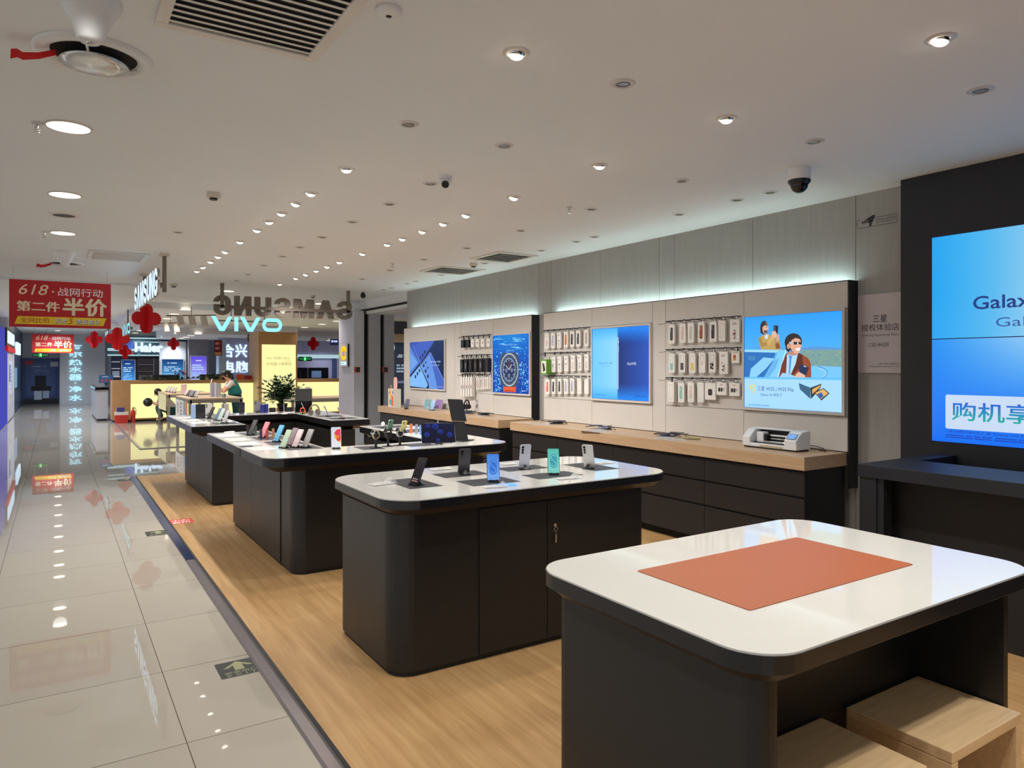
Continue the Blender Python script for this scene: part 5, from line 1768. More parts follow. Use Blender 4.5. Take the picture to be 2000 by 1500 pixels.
for x0, y0, x1, y1, w in ((2.86, 6.98, 3.2, 7.30, 'under the mint flip phone'), (2.86, 6.42, 3.2, 6.76, 'under the yellow flip phone')):
    o = MB().box(x0, y0, TZ + 0.0002, x1, y1, TZ + 0.0007, MT['mat_grey']).build('display_mat')
    tag(o, f'dark grey display mat on the inner arm {w}', 'mat', 'grey mats on the inner arm')

# far U-shaped counter
gf = 'phones on the far U-shaped counter'
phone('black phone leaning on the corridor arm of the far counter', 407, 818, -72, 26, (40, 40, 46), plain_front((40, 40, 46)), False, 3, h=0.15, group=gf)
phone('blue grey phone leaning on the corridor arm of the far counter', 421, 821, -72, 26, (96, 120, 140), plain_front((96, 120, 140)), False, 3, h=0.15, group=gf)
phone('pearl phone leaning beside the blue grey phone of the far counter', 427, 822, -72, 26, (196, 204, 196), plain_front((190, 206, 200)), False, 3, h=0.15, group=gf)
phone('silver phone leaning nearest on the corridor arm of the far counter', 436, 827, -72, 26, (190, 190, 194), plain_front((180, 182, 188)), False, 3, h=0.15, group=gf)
phone('white phone showing its back, left one behind the leaning phones of the far counter', 408, 811, 165, 10, (206, 204, 202), None, False, 3, w=0.09, h=0.15, group=gf)
phone('white phone showing its back, right one behind the leaning phones of the far counter', 440, 811, 165, 10, (196, 194, 196), None, False, 3, w=0.09, h=0.15, group=gf)
phone('dark navy phone showing its back in the middle of the far counter', 472, 808, 170, 8, (38, 40, 62), None, False, 0, w=0.078, h=0.15, group=gf)
phone('silver grey phone showing its back beside the blue box of the far counter', 503, 806, 165, 12, (126, 126, 138), None, False, 2, w=0.085, h=0.15, group=gf)
p = on_z(386, 817, TZ)
t = thing('display_box', 'dark box display with light blue side on the corridor arm of the far counter', 'display', (p.x, p.y, TZ + 0.0005), -0.2)
MB().box(-0.02, -0.05, 0.004, 0.09, 0.05, 0.175, MT['black_gloss']).build('dark_front', t)
MB().box(-0.075, -0.05, 0, -0.02, 0.05, 0.175, mat('light_blue_card', (150, 176, 216), 0.4)).build('blue_side', t)
MB().box(-0.02, -0.06, 0, 0.095, 0.055, 0.004, MT['black_plastic']).build('foot', t)
for i, (x, y) in enumerate(((1.38, 9.85), (1.38, 9.35), (1.40, 8.9))):
    t = thing('price_card', f'{ORD[2 - i]} flat paper price card on the corridor edge of the far counter', 'price card', (x, y, TZ + 0.0004), 0.05, 'paper price cards on the far counter')
    a = Art(0.0002)
    a.rect(-0.1, -0.16, 0.1, 0.16, (224, 218, 210))
    a.scribble(-0.08, -0.13, 0.08, 0.13, 6, (170, 160, 160), i + 12)
    a.build('printed_sheet', None, t)
for x0, y0, x1, y1, w in ((1.50, 8.45, 1.76, 8.75, 'under the nearest silver phone'), (2.86, 8.5, 3.2, 8.8, 'under the pink phone'), (2.86, 9.0, 3.2, 9.3, 'under the black-framed phone')):
    o = MB().box(x0, y0, TZ + 0.0002, x1, y1, TZ + 0.0007, MT['mat_grey']).build('display_mat')
    tag(o, f'dark grey display mat on the far counter {w}', 'mat', 'grey mats on the far counter')
phone('pale pink phone leaning at the near end of the far counter right arm', 670, 818, 80, 24, (206, 160, 168), plain_front((196, 150, 160)), False, 3, h=0.15, group=gf)
phone('blue and white phone leaning on the far counter right arm', 643, 814, 80, 24, (150, 160, 190), plain_front((40, 60, 120)), False, 3, h=0.15, group=gf)
phone('silver phone with an orange ring in front of the black panel', 598, 807, 72, 24, (176, 176, 180), plain_front((70, 74, 84)), False, 2, h=0.15, group=gf)
p = on_z(591, 809, TZ)
m = MB()
m.tube([(0.03 * math.cos(k * 0.524), 0, 0.05 + 0.035 * math.sin(k * 0.524)) for k in range(13)], 0.008, mat('orange_plastic', (222, 96, 50), 0.4), 8)
m.box(-0.012, -0.01, 0, 0.012, 0.01, 0.02, MT['black_plastic'])
o = m.build('orange_ring', None, TR(p.x, p.y, TZ + 0.0005, -0.4))
tag(o, 'orange ring stand at the foot of the black panel', 'stand')


def headphones(x, y, z, rz, col, label):
    t = thing('headphones', label, 'headphones', (x, y, z), rz)
    pts = [(0.075 * math.cos(a), 0, 0.055 + 0.085 * math.sin(a)) for a in [k * math.pi / 12 for k in range(13)]]
    MB().tube(pts, 0.009, col, 8).build('headband', t)
    for s in (-1, 1):
        MB().cyl((s * 0.07, 0, 0.042), (s * 0.04, 0, 0.042), 0.04, col, 18).build('ear_cup', t)


p = on_z(614, 811, TZ)
headphones(p.x, p.y, TZ + 0.0005, 0.3, MT['grey_metal'], 'grey headphones on the far counter right arm')
p = on_z(598, 806, TZ)
t = thing('display_panel_stand', 'upright black panel display behind the orange ring on the far counter', 'display', (p.x, p.y + 0.12, TZ + 0.0005), -0.35)
MB().box(-0.115, -0.012, 0.006, 0.115, 0.012, 0.165, MT['black_gloss']).box(-0.115, -0.012, 0.17, 0.115, 0.012, 0.335, mat('grey_black_panel', (54, 54, 56), 0.5)).build('panel', t)
MB().box(-0.12, -0.06, 0, 0.12, 0.06, 0.006, MT['black_plastic']).build('foot', t)
p = on_z(516, 806, TZ)
mb_ = mat('royal_blue_card', (36, 48, 130), 0.4)
o = MB().box(-0.05, -0.03, 0, -0.004, 0.03, 0.115, mb_).build('gift_box', None, TR(p.x, p.y, TZ + 0.0005))
tag(o, 'royal blue box on the far counter, left of a pair', 'box', 'blue boxes on the far counter')
o = MB().box(0.004, -0.03, 0, 0.055, 0.03, 0.12, mb_).build('gift_box', None, TR(p.x, p.y, TZ + 0.0005))
tag(o, 'royal blue box on the far counter, right of a pair', 'box', 'blue boxes on the far counter')


def wire_frame(u, v, w, h, label):
    p = on_z(u, v, TZ)
    t = thing('picture_stand', label, 'stand', (p.x, p.y, TZ + 0.0005), -0.3)
    m = MB()
    for a in ((-w, 0, -w + 0.006, h), (w - 0.006, 0, w, h)):
        m.box(a[0], -0.003, a[1], a[2], 0.003, a[3], MT['white_plastic'])
    m.box(-w, -0.003, h - 0.006, w, 0.003, h, MT['white_plastic'])
    m.box(-w, -0.04, 0, w, 0.04, 0.006, MT['white_plastic'])
    m.build('frame', t)
    MB().box(-w * 0.7, -0.02, 0.0065, w * 0.7, 0.02, 0.07, MT['black_plastic']).build('dark_device', t)


wire_frame(532, 806, 0.055, 0.12, 'low white wire stand left of the plant on the far counter')
wire_frame(565, 805, 0.075, 0.18, 'white wire stand with a dark device right of the plant')
for i, (u, v) in enumerate(((531, 807), (551, 808))):
    p = on_z(u, v, TZ)
    o = MB().lathe([(0.045, 0), (0.05, 0.008), (0.04, 0.014), (0.0001, 0.015)], MT['white_plastic'], 24).build('charging_pad', None, TR(p.x, p.y - 0.12, TZ + 0.0005))
    tag(o, ['round white charging pad below the low wire stand', 'round white charging pad in front of the plant'][i], 'charger', 'white charging pads')

# bushy plant in a dark pot
p = on_z(553, 803, TZ)
t = thing('potted_plant', 'bushy green potted plant on the far U-shaped counter', 'plant', (p.x, p.y + 0.05, TZ + 0.0005))
MB().lathe([(0.055, 0), (0.075, 0.09), (0.08, 0.11), (0.07, 0.11), (0.066, 0.095), (0.0001, 0.09)], MT['black_plastic'], 24).build('pot', t)
R = random.Random(11)
st, lf = MB(), MB()
for k in range(92):
    az, lean, L = R.uniform(0, 6.283), R.uniform(0.25, 1.22), R.uniform(0.28, 0.46)
    pts = []
    for j in range(7):
        s = j / 6
        ang = lean * (0.45 + 0.75 * s)
        r = L * s * math.sin(ang) * 0.9
        zz = 0.085 + L * s * math.cos(ang) * 0.95
        pts.append(Vector((r * math.cos(az), r * math.sin(az), zz)))
    st.tube(pts, [0.005 - 0.0006 * j for j in range(7)], MT['stem'], 5)
    for j in range(2, 7):
        d = (pts[j] - pts[j - 1]).normalized()
        for s in (-1, 1, 0) if j == 6 else (-1, 1):
            sd = (d.cross(Vector((0, 0, 1))).normalized() * s * 0.9 + d * (0.55 if s else 1.2) + Vector((0, 0, R.uniform(-0.1, 0.35)))).normalized()
            up = sd.cross(d.cross(sd)).normalized() if s else Vector((0, 0, 1))
            wv = sd.cross(Vector((R.uniform(-0.3, 0.3), R.uniform(-0.3, 0.3), 1))).normalized()
            l, w = R.uniform(0.055, 0.085), 0.019
            b = pts[j]
            lf.add([b, b + sd * l * 0.4 + wv * w, b + sd * l, b + sd * l * 0.4 - wv * w, b + sd * l * 0.45 + Vector((0, 0, 0.004))],
                   [(0, 1, 4), (1, 2, 4), (2, 3, 4), (3, 0, 4)], MT['leaf'], None, True)
st.build('stems', t)
lf.build('leaves', t)

# ------------------------------------------------------------------ things on the oak worktops
WZ = WOODZ
p = on_z(768, 795, WZ)
t = thing('shopping_bag', 'white paper gift bag with orange and teal shapes on the far oak worktop', 'bag', (p.x + 0.02, p.y, WZ + 0.0005), -0.15)
MB().prism([(-0.06, -0.19), (0.06, -0.19), (0.06, 0.17), (-0.06, 0.17)], 0, 0.30, mat('gift_paper', (226, 220, 206), 0.5)).build('bag_body', t)
a = Art(0.0003)
a.poly([(0.08, 0.02), (0.16, 0.06), (0.19, 0.02), (0.2, 0.1), (0.14, 0.15), (0.08, 0.10)], (70, 170, 180))
a.poly([(0.10, 0.28), (0.20, 0.29), (0.22, 0.16), (0.15, 0.12), (0.10, 0.2)], (240, 176, 60))
a.poly([(0.19, 0.03), (0.33, 0.02), (0.34, 0.16), (0.25, 0.22), (0.20, 0.12)], (232, 110, 60))
a.poly([(0.06, 0.22), (0.10, 0.28), (0.12, 0.22)], (90, 80, 140))
a.poly([(0.26, 0.24), (0.33, 0.29), (0.34, 0.2)], (90, 80, 140))
a.rect(0, 0.29, 0.36, 0.30, (240, 190, 150))
a.build('printed_pattern', face_x(-0.0605, 0.17, 0), t)
m = MB()
m.tube([(-0.058, 0.05 * math.cos(k) , 0.298 + 0.06 * abs(math.sin(k))) for k in [q * math.pi / 8 for q in range(9)]], 0.004, mat('pink_cord', (226, 170, 160), 0.6), 6)
m.build('handle', t)
o = MB().prism(rr(-0.07, 0, 0.07, 0.20, 0.06, 6), -0.006, 0.0, mat('rose_cutout', (222, 170, 160), 0.5)).build('card_cutout', None, face_x(p.x + 0.02, p.y + 0.06, WZ + 0.302) @ Matrix.Translation((0.1, -0.01, 0)))
tag(o, 'rounded rosy card cut-out rising from the gift bag', 'card')
phone('dark phone leaning against the gift bag on the far oak worktop', 793, 799, -60, 18, (60, 64, 84), plain_front((60, 66, 92)), False, 0, z=WZ, group='phones on the oak worktop')
p = on_z(832, 799, WZ)


def leaflets(u, v, w, h, cols, label, rz=0.0, z=WZ, x=None):
    p = on_z(u, v, z)
    t = thing('leaflet_holder', label, 'leaflet holder', (x or p.x, p.y, z + 0.0005), rz)
    F = frame((0, 0, 0.004), (0, -1, 0), (0.25, 0, 0.97))
    MB().prism(rr(-w / 2, 0, w / 2, h, 0.004, 2), -0.006, 0, MT['clear'], F).box(-0.02, -w / 2, 0, 0.08, w / 2, 0.004, MT['clear']).build('clear_stand', t)
    a = Art(0.0003)
    R = random.Random(int(u))
    a.rect(-w * 0.47, h * 0.03, w * 0.47, h * 0.97, cols[0])
    for k in range(9):
        x0, y0 = R.uniform(-0.42, 0.2) * w, R.uniform(0.06, 0.75) * h
        a.rect(x0, y0, x0 + R.uniform(0.08, 0.25) * w, y0 + R.uniform(0.05, 0.2) * h, R.choice(cols[1:]))
    a.build('leaflet', F @ Matrix.Translation((0, 0, 0.0004)), t)
    return t


leaflets(833, 799, 0.22, 0.155, [(110, 160, 170), (190, 150, 140), (70, 120, 150), (206, 190, 180)], 'teal and pink leaflet in a clear stand on the far oak worktop')
leaflets(855, 799, 0.24, 0.15, [(150, 110, 160), (120, 140, 200), (206, 120, 140), (90, 90, 150)], 'violet leaflet in a clear stand on the far oak worktop')
phone('light blue phone propped between the two leaflets', 843, 802, -75, 20, (130, 160, 200), plain_front((140, 180, 226)), False, 0, z=WZ, group='phones on the oak worktop')
p = on_z(912, 806, WZ)
t = thing('headphone_stand', 'black headphones hanging on a stand by the folding display', 'headphones', (4.98, p.y, WZ + 0.0005), 0.5)
MB().lathe([(0.05, 0), (0.05, 0.008), (0.008, 0.012), (0.008, 0.15)], MT['black_plastic'], 18).build('stand', t)
MB().tube([(0.07 * math.cos(a), 0, 0.10 + 0.08 * math.sin(a)) for a in [k * math.pi / 10 for k in range(11)]], 0.012, MT['black_plastic'], 8).build('headband', t)
for s in (-1, 1):
    MB().cyl((s * 0.065, 0, 0.085), (s * 0.035, 0, 0.085), 0.036, MT['black_plastic'], 16).build('ear_cup', t)
p = on_x(931, 798, PX - 0.002)
a = Art(0.0003)
a.rect(0, 0, 0.085, 0.135, (190, 184, 184))
a.scribble(0.01, 0.09, 0.075, 0.125, 2, (110, 106, 110), 4)
for dx, dy in ((0.028, 0.035), (0.055, 0.055), (0.05, 0.025)):
    a.ell(dx, dy, 0.012, 0.016, (50, 40, 44), 12)
o = a.build('product_card', face_x(PX - 0.0008, p.y + 0.04, p.z))
tag(o, 'small card with dark earphones fixed to the panel above the oak worktop', 'card')
p = on_z(922, 804, WZ)
o = MB().prism(rr(-0.06, -0.09, 0.06, 0.09, 0.01, 3), 0, 0.006, MT['card']).build('white_card', None, TR(p.x - 0.1, p.y + 0.16, WZ + 0.0005, 0.3))
tag(o, 'white folded card lying under the earphone card', 'card')


def cable_pile(u, v, label, s=1.0, z=WZ, dark=True, seed=1):
    p = on_z(u, v, z)
    t = thing('sample_phone_pile', label, 'phones', (min(p.x, PX - 0.22), p.y, z + 0.0005), 0.2)
    R = random.Random(seed)
    m = MB()
    for k in range(4):
        M = Matrix.Translation((R.uniform(-0.05, 0.05) * s, R.uniform(-0.10, 0.10) * s, 0.006 + 0.009 * k)) @ Matrix.Rotation(R.uniform(-0.9, 0.9), 4, 'Z')
        MB().prism(rr(-0.035, -0.07, 0.035, 0.07, 0.01, 3), 0, 0.008, pmat(R.choice([(40, 42, 50), (60, 64, 80), (150, 160, 190), (90, 96, 120)])), M).build('dummy_phone', t)
    pts = [(R.uniform(-0.10, 0.10) * s, -0.18 * s + 0.36 * s * k / 9, 0.005 + 0.03 * abs(math.sin(k * 1.1))) for k in range(10)]
    MB().tube(pts, 0.004, MT['black_plastic'] if dark else MT['white_plastic'], 6).build('cable', t)
    a = Art(0.0002)
    a.rect(-0.11, -0.07, 0.0, 0.1, (210, 210, 220))
    a.scribble(-0.1, -0.05, -0.01, 0.08, 5, (130, 150, 190), seed)
    a.build('price_slip', None, t)


cable_pile(954, 806, 'dark pile of adapter and cable on the far oak worktop, left one', 0.8, seed=3)
cable_pile(976, 810, 'dark pile of adapter and cable on the far oak worktop, right one', 0.7, seed=5)
cable_pile(1080, 827, 'pile of sample phones with slips at the left end of the long oak worktop', 1.1, seed=7)
cable_pile(1182, 838, 'pile of sample phones with slips in the middle of the long oak worktop', 1.1, seed=9)
cable_pile(1312, 853, 'pile of sample phones left of the yellow phone on the long oak worktop', 1.0, seed=12)
phone('yellow phone lying flat on the long oak worktop', 1366, 858, 60, 86, (196, 186, 110), None, False, 2, z=WZ, stand=False, group='phones on the oak worktop')
for i, (u, v) in enumerate(((1052, 828), (1165, 842), (1310, 858))):
    p = on_z(u, v, WZ)
    o = Art(0.0002)
    o.rect(-0.10, -0.15, 0.10, 0.15, (196, 186, 176))
    o.scribble(-0.08, -0.12, 0.08, 0.12, 6, (150, 140, 136), i)
    o = o.build('price_sheet', TR(p.x, p.y, WZ + 0.0006, 0.05))
    tag(o, ['paper price sheet at the left end of the long oak worktop', 'paper price sheet in the middle of the long oak worktop', 'paper price sheet towards the cutting machine on the long oak worktop'][i], 'price sheet', 'paper sheets on the oak worktop')

# white film-cutting machine: long side along the wall
pr, pl = on_z(1556, 884, WZ), on_z(1449, 872, WZ)
L = (pl - pr).length
cx, cy = (pl.x + pr.x) / 2 + 0.09, (pl.y + pr.y) / 2
W = L / 2
t = thing('cutting_machine', 'white film-cutting machine with a blue touch screen on the oak worktop', 'machine', M=frame((cx - 0.09, cy, WZ + 0.0008), (0, -1, 0), (0, 0, 1)))
prof = [(0.0, 0.012), (0.0, 0.085), (-0.035, 0.118), (-0.075, 0.150), (-0.165, 0.160), (-0.18, 0.15), (-0.18, 0.012)]      # (depth z, height y)


def side_block(x0, x1, name, prof=prof):
    vs = [(x0, y, z) for z, y in prof] + [(x1, y, z) for z, y in prof]
    n = len(prof)
    MB().add(vs, [(i, (i + 1) % n, n + (i + 1) % n, n + i) for i in range(n)] + [tuple(range(n - 1, -1, -1)), tuple(range(n, 2 * n))], MT['white_plastic']).build(name, t, bevel=0.006)


side_block(-W, -W + 0.075, 'left_housing')
side_block(W - 0.11, W, 'right_housing')
MB().box(-W + 0.075, 0.012, -0.03, W - 0.11, 0.04, 0.0, MT['white_plastic']).box(-W + 0.075, 0.012, -0.18, W - 0.11, 0.15, -0.15, MT['white_plastic']).box(-W + 0.06, 0.146, -0.17, W - 0.1, 0.158, -0.105, MT['white_plastic']).build('bridge', t, bevel=0.004)
MB().box(-W + 0.076, 0.014, -0.15, W - 0.111, 0.045, -0.03, MT['black_plastic']).box(-W + 0.076, 0.045, -0.149, W - 0.111, 0.14, -0.14, MT['black']).build('cutting_bay', t)
MB().cyl((-W + 0.075, 0.075, -0.10), (W - 0.11, 0.075, -0.10), 0.009, MT['chrome'], 12).cyl((-W + 0.075, 0.10, -0.12), (W - 0.11, 0.10, -0.12), 0.008, MT['white_plastic'], 12).cyl((-W + 0.075, 0.05, -0.07), (W - 0.11, 0.05, -0.07), 0.012, MT['chrome'], 12).build('roller', t)
MB().box(-W + 0.10, 0.045, -0.125, -W + 0.165, 0.128, -0.055, MT['white_plastic']).build('cutter_head', t, bevel=0.006)
MB().box(-W + 0.165, 0.045, -0.11, -W + 0.19, 0.11, -0.065, MT['black_plastic']).build('blade_holder', t)
F = frame((W - 0.055, 0.103, -0.0165), (1, 0, 0), (0, 0.68, -0.73))
a = Art(0.0003)
a.rect(-0.04, -0.012, 0.04, 0.045, (60, 80, 110))
a.rect(-0.036, -0.009, 0.036, 0.042, (120, 170, 224))
a.build('touch_screen', F @ Matrix.Translation((0, 0, 0.004)), t, lit=True)
MB().box(-W + 0.01, 0, -0.17, W - 0.01, 0.012, -0.01, MT['black_plastic']).build('underside', t)
MB().box(-W + 0.17, 0.0125, -0.001, W - 0.12, 0.03, 0.001, mat('champagne', (206, 190, 160), 0.3, 0.4)).build('front_strip', t)
p = on_z(1592, 876, WZ)
o = MB().tube([(4.98, cy - W - 0.003, WZ + 0.045), (4.99, cy - W - 0.05, WZ + 0.043), (4.99, cy - W - 0.11, WZ + 0.03), (5.0, cy - W - 0.12, WZ + 0.006), (5.04, cy - W - 0.07, WZ + 0.005), (5.06, cy - W - 0.02, WZ + 0.005)], 0.0035, MT['black_plastic'], 6).build('power_cord')
tag(o, 'black power cord curling from the cutting machine', 'cord')

# floor decals
def floor_decal(u0, v0, label, s=1.0):
    p = on_z(u0, v0, 0)
    a = Art(0.0002)
    s *= 0.82
    w = 0.125 * s
    a.rrect(-w, -w, w, w, 0.008, (40, 42, 38))
    a.poly([(-0.09 * s, 0.02 * s), (0, 0.11 * s), (0.09 * s, 0.02 * s), (0.06 * s, 0.02 * s), (0.028 * s, 0.055 * s), (0.028 * s, -0.03 * s), (-0.028 * s, -0.03 * s), (-0.028 * s, 0.055 * s), (-0.06 * s, 0.02 * s)], (138, 140, 104))
    a.text('安全出口', 0, -0.075 * s, 0.035 * s, (150, 150, 120), 0.19 * s, 'c')
    a.text('E X I T', 0, -0.112 * s, 0.025 * s, (150, 150, 120), 0.17 * s, 'c')
    o = a.build('floor_exit_decal', TR(p.x, p.y, 0.0004, 0))
    tag(o, label, 'floor sign', 'exit arrows on the corridor floor')


floor_decal(467, 1304, 'dark exit arrow decal on the tiles, nearest the camera')
floor_decal(309, 1041, 'dark exit arrow decal on the tiles, middle one beside the blue film')
floor_decal(247, 937, 'dark exit arrow decal on the tiles, at the far end of the threshold')
p = on_z(347, 1019, 0.004)
a = Art(0.0002)
a.rect(-0.11, -0.11, 0.11, 0.11, (196, 60, 52))
a.text('小心', 0, 0.01, 0.075, (240, 224, 220), 0.17, 'c', bold=0.02)
a.text('台阶', 0, -0.09, 0.075, (240, 224, 220), 0.17, 'c', bold=0.02)
o = a.build('floor_warning_sticker', TR(p.x + 0.03, p.y, 0.0045))
tag(o, 'red square warning sticker on the timber floor edge', 'floor sign')

# ------------------------------------------------------------------ hanging signs
def back_sign():
    t = thing('hanging_letter_sign', 'unlit grey letter sign seen from behind, reading in mirror order', 'sign', (3.3, 12.1, CEIL))
    M = frame((4.41, 12.08, 2.365), (-1, 0, 0), (0, 0, 1))
    mb = MB()
    letters_solid(mb, 'block seven', 0, 0, 0.325, 0.07, MT['grey_metal'], M, w=2.29, bold=0.035)
    mb.build('lettering', t, world=True)
    mb = MB()
    for x in (2.24, 4.33):
        mb.box(x - 0.028, 12.05, 2.49, x + 0.028, 12.078, CEIL - 0.0005, MT['grey_metal'])
    mb.box(2.18, 12.05, 2.475, 4.40, 12.079, 2.525, MT['grey_metal'])
    mb.build('mounting_frame', t, world=True)


back_sign()
t = thing('lit_letter_sign', 'long lit white letter sign hanging parallel to the corridor', 'sign', (1.03, 10.7, CEIL))
mb = MB()
letters_solid(mb, 'tight seven', 0, 0, 0.335, 0.03, MT['white_glow'], face_x(1.03, 12.1, 2.38), w=2.86, bold=0.02, mside=MT['steel'])
mb.build('lettering', t, world=True)
mb = MB()
for y in (9.28, 11.5):
    mb.box(1.06, y - 0.03, 2.42, 1.10, y + 0.03, CEIL - 0.0005, MT['grey_metal'])
    mb.box(1.03, y - 0.05, CEIL - 0.03, 1.13, y + 0.05, CEIL - 0.0005, MT['offwhite'])
mb.box(1.032, 9.26, 2.48, 1.06, 12.08, 2.53, MT['grey_metal'])
mb.build('mounting_frame', t, world=True)

t = thing('lit_letter_sign', 'glowing cyan shop-name letters on the front of the neighbouring phone shop', 'sign', (3.5, 16.3, 2.75))
mb = MB()
letters_solid(mb, 'block four', 0, 0, 0.40, 0.06, MT['cyan_glow'], face_y(2.80, 16.28, 2.31), w=1.48, bold=0.05)
mb.build('lettering', t, world=True)
MB().box(2.95, 16.285, 2.52, 4.2, 16.30, 2.55, MT['grey_metal']).box(3.2, 16.285, 2.52, 3.22, 16.3, CEIL - 0.001, MT['grey_metal']).box(3.9, 16.285, 2.52, 3.92, 16.3, CEIL - 0.001, MT['grey_metal']).build('mounting_frame', t, world=True)
for (x, y0, y1, z0, z1, txt, l) in ((1.40, 20.0, 17.8, 2.28, 2.60, 'block four', 'small glowing cyan side sign seen edge-on above the red flowers'), (1.30, 25.2, 23.8, 2.36, 2.66, 'block four', 'tiny glowing side sign beside the farther red flower')):
    t = thing('lit_letter_sign', l, 'sign', (x, y0, z1))
    mb = MB()
    letters_solid(mb, txt, 0, 0, z1 - z0, 0.02, MT['cyan_glow'] if y0 < 22 else MT['white_glow'], face_x(x, y0, z0), w=y0 - y1, mside=MT['steel'])
    mb.build('lettering', t, world=True)
    MB().box(x + 0.001, y1 + 0.2, z0 + 0.1, x + 0.05, y0 - 0.2, z0 + 0.15, MT['grey_metal']).box(x + 0.01, (y0 + y1) / 2 - 0.03, z0 + 0.1, x + 0.04, (y0 + y1) / 2 + 0.03, CEIL - 0.001, MT['grey_metal']).build('mounting_frame', t, world=True)


def banner(x0, y, z0, W, Hh, label):
    t = thing('hanging_banner', label, 'banner', M=face_y(x0, y, z0))
    MB().box(0, 0, -0.01, W, Hh, 0, mat('banner_back', (176, 26, 32), 0.5)).build('board', t)
    a = Art(0.0004)
    a.rect(0, 0, W, Hh, (190, 28, 36))
    cr = (246, 224, 190)
    a.text('618', 0.09 * W, 0.69 * Hh, 0.22 * Hh, cr, 0.28 * W, bold=0.0, shear=0.25)
    a.ell(0.415 * W, 0.77 * Hh, 0.011 * W, 0.011 * W, cr, 12)
    a.text('战网行动', 0.465 * W, 0.69 * Hh, 0.18 * Hh, (250, 236, 232), 0.45 * W, bold=0.006)
    for dx in (-0.003, 0.003):
        a.text('第二件', (0.07 + dx) * W, 0.335 * Hh, 0.22 * Hh, (244, 226, 190), 0.41 * W, bold=0.012)
    for dx, dy in ((-0.006, 0), (0.006, 0), (0, 0.008), (0, -0.008), (0, 0)):
        a.text('半价', (0.515 + dx) * W, (0.27 + dy) * Hh, 0.38 * Hh, (242, 226, 188), 0.44 * W, bold=0.01)
    a.poly([(0.05 * W, 0.06 * Hh), (0.92 * W, 0.06 * Hh), (0.955 * W, 0.235 * Hh), (0.08 * W, 0.225 * Hh)], (246, 206, 44))
    a.text('全网比价', 0.105 * W, 0.09 * Hh, 0.115 * Hh, (170, 40, 36), 0.28 * W, bold=0.005)
    a.text('买贵', 0.435 * W + 0.006, 0.085 * Hh - 0.004, 0.11 * Hh, (70, 50, 40), 0.115 * W, bold=0.01)
    a.text('买贵', 0.435 * W, 0.088 * Hh, 0.11 * Hh, (250, 244, 240), 0.115 * W, bold=0.008)
    a.text('5', 0.565 * W, 0.085 * Hh, 0.13 * Hh, (196, 60, 40), 0.05 * W, shear=0.3)
    a.text('倍返差价', 0.635 * W + 0.006, 0.08 * Hh - 0.004, 0.11 * Hh, (70, 50, 40), 0.255 * W, bold=0.01)
    a.text('倍返差价', 0.635 * W, 0.083 * Hh, 0.11 * Hh, (250, 244, 240), 0.255 * W, bold=0.008)
    a.build('print', Matrix.Translation((0, 0, 0.0002)), t)
    m = MB()
    for x in (0.04 * W, 0.96 * W):
        m.cyl((x, Hh, -0.005), (x, CEIL - z0 - 0.036, -0.005), 0.0025, MT['chrome'], 6)
    m.build('hanging_wire', t)


banner(-0.507, 11.2, 2.057, 1.145, 0.615, 'large red sale banner hanging over the corridor, the nearer of two')
banner(-0.64, 27.6, 1.985, 1.145, 0.615, 'small-looking red sale banner farther down the corridor, above the exit sign')


def flower(x, y, z, s, rz, label):
    t = thing('hanging_flower', label, 'decoration', (x, y, z), rz, 'red flower decorations hanging over the corridor')
    q = []
    for k in range(4):
        c = (0.27 * math.cos(k * math.pi / 2), 0.27 * math.sin(k * math.pi / 2))
        for j in range(13):
            a = k * math.pi / 2 - 1.92 + 3.84 * j / 12
            q.append((s * (c[0] + 0.21 * math.cos(a)), s * (c[1] + 0.21 * math.sin(a))))
    m = MB().prism(q, -0.008, 0.008, MT['red'], frame((0, 0, 0), (1, 0, 0), (0, 0, 1)))
    m.prism(q, -0.0075, 0.0075, MT['red'], frame((0, 0, 0), (0, 1, 0), (0, 0, 1)))
    m.build('petals', t)
    MB().cyl((0, 0, 0.48 * s), (0, 0, CEIL - z - 0.001), 0.0025, MT['white_plastic'], 5).build('string', t)


flower(1.46, 15.2, 2.46, 0.60, 0.42, 'big red four-petal flower hanging below the end of the lit sign')
flower(1.35, 21.0, 2.26, 0.62, 0.25, 'red four-petal flower hanging below the small cyan side sign')
flower(0.95, 24.2, 2.33, 0.52, 1.1, 'red flower hanging left of the tiny glowing side sign')
flower(1.74, 24.0, 1.98, 0.44, 0.6, 'low red flower hanging under the other red flowers')
flower(3.43, 27.0, 2.33, 0.46, 0.9, 'small far red flower right of the appliance shop letters')
flower(7.38, 24.0, 2.32, 0.48, 0.3, 'small far red flower right of the cream pillar')

# ------------------------------------------------------------------ neighbouring phone shop
MT['shop_tile'] = mat('dark_gloss_tile', (150, 142, 130), 0.08, spec=0.7)
struct(MB().box(1.36, 14.88, 0, 12, 26.5, 0.008, MT['shop_tile']).build('floor_shop'))
struct(MB().box(1.31, 14.83, 0, 1.36, 27.2, 0.014, MT['steel']).box(1.36, 14.83, 0, 12, 14.88, 0.014, MT['steel']).build('trim_4'))
beige = mat('beige_pillar_side', (206, 178, 138), 0.5)
struct(MB().box(5.045, 21.76, 0.008, 6.20, 22.9, 2.2, MT['tan']).box(5.042, 21.755, 0.008, 5.06, 22.9, 2.58, beige).box(5.045, 21.76, 2.2, 6.20, 22.9, 2.58, MT['tan']).box(5.04, 21.75, 2.58, 6.205, 22.9, 2.749, MT['white_paint']).build('wall_pillar'))
M = face_y(5.15, 21.755, 0.30)
t = thing('lit_poster', 'tall cream lit poster on the shop pillar', 'poster', M=M)
MB().box(0, 0, -0.004, 1.0, 1.9, 0.004, MT['yellow_glow']).build('light_panel', t)
a = Art(0.0004)
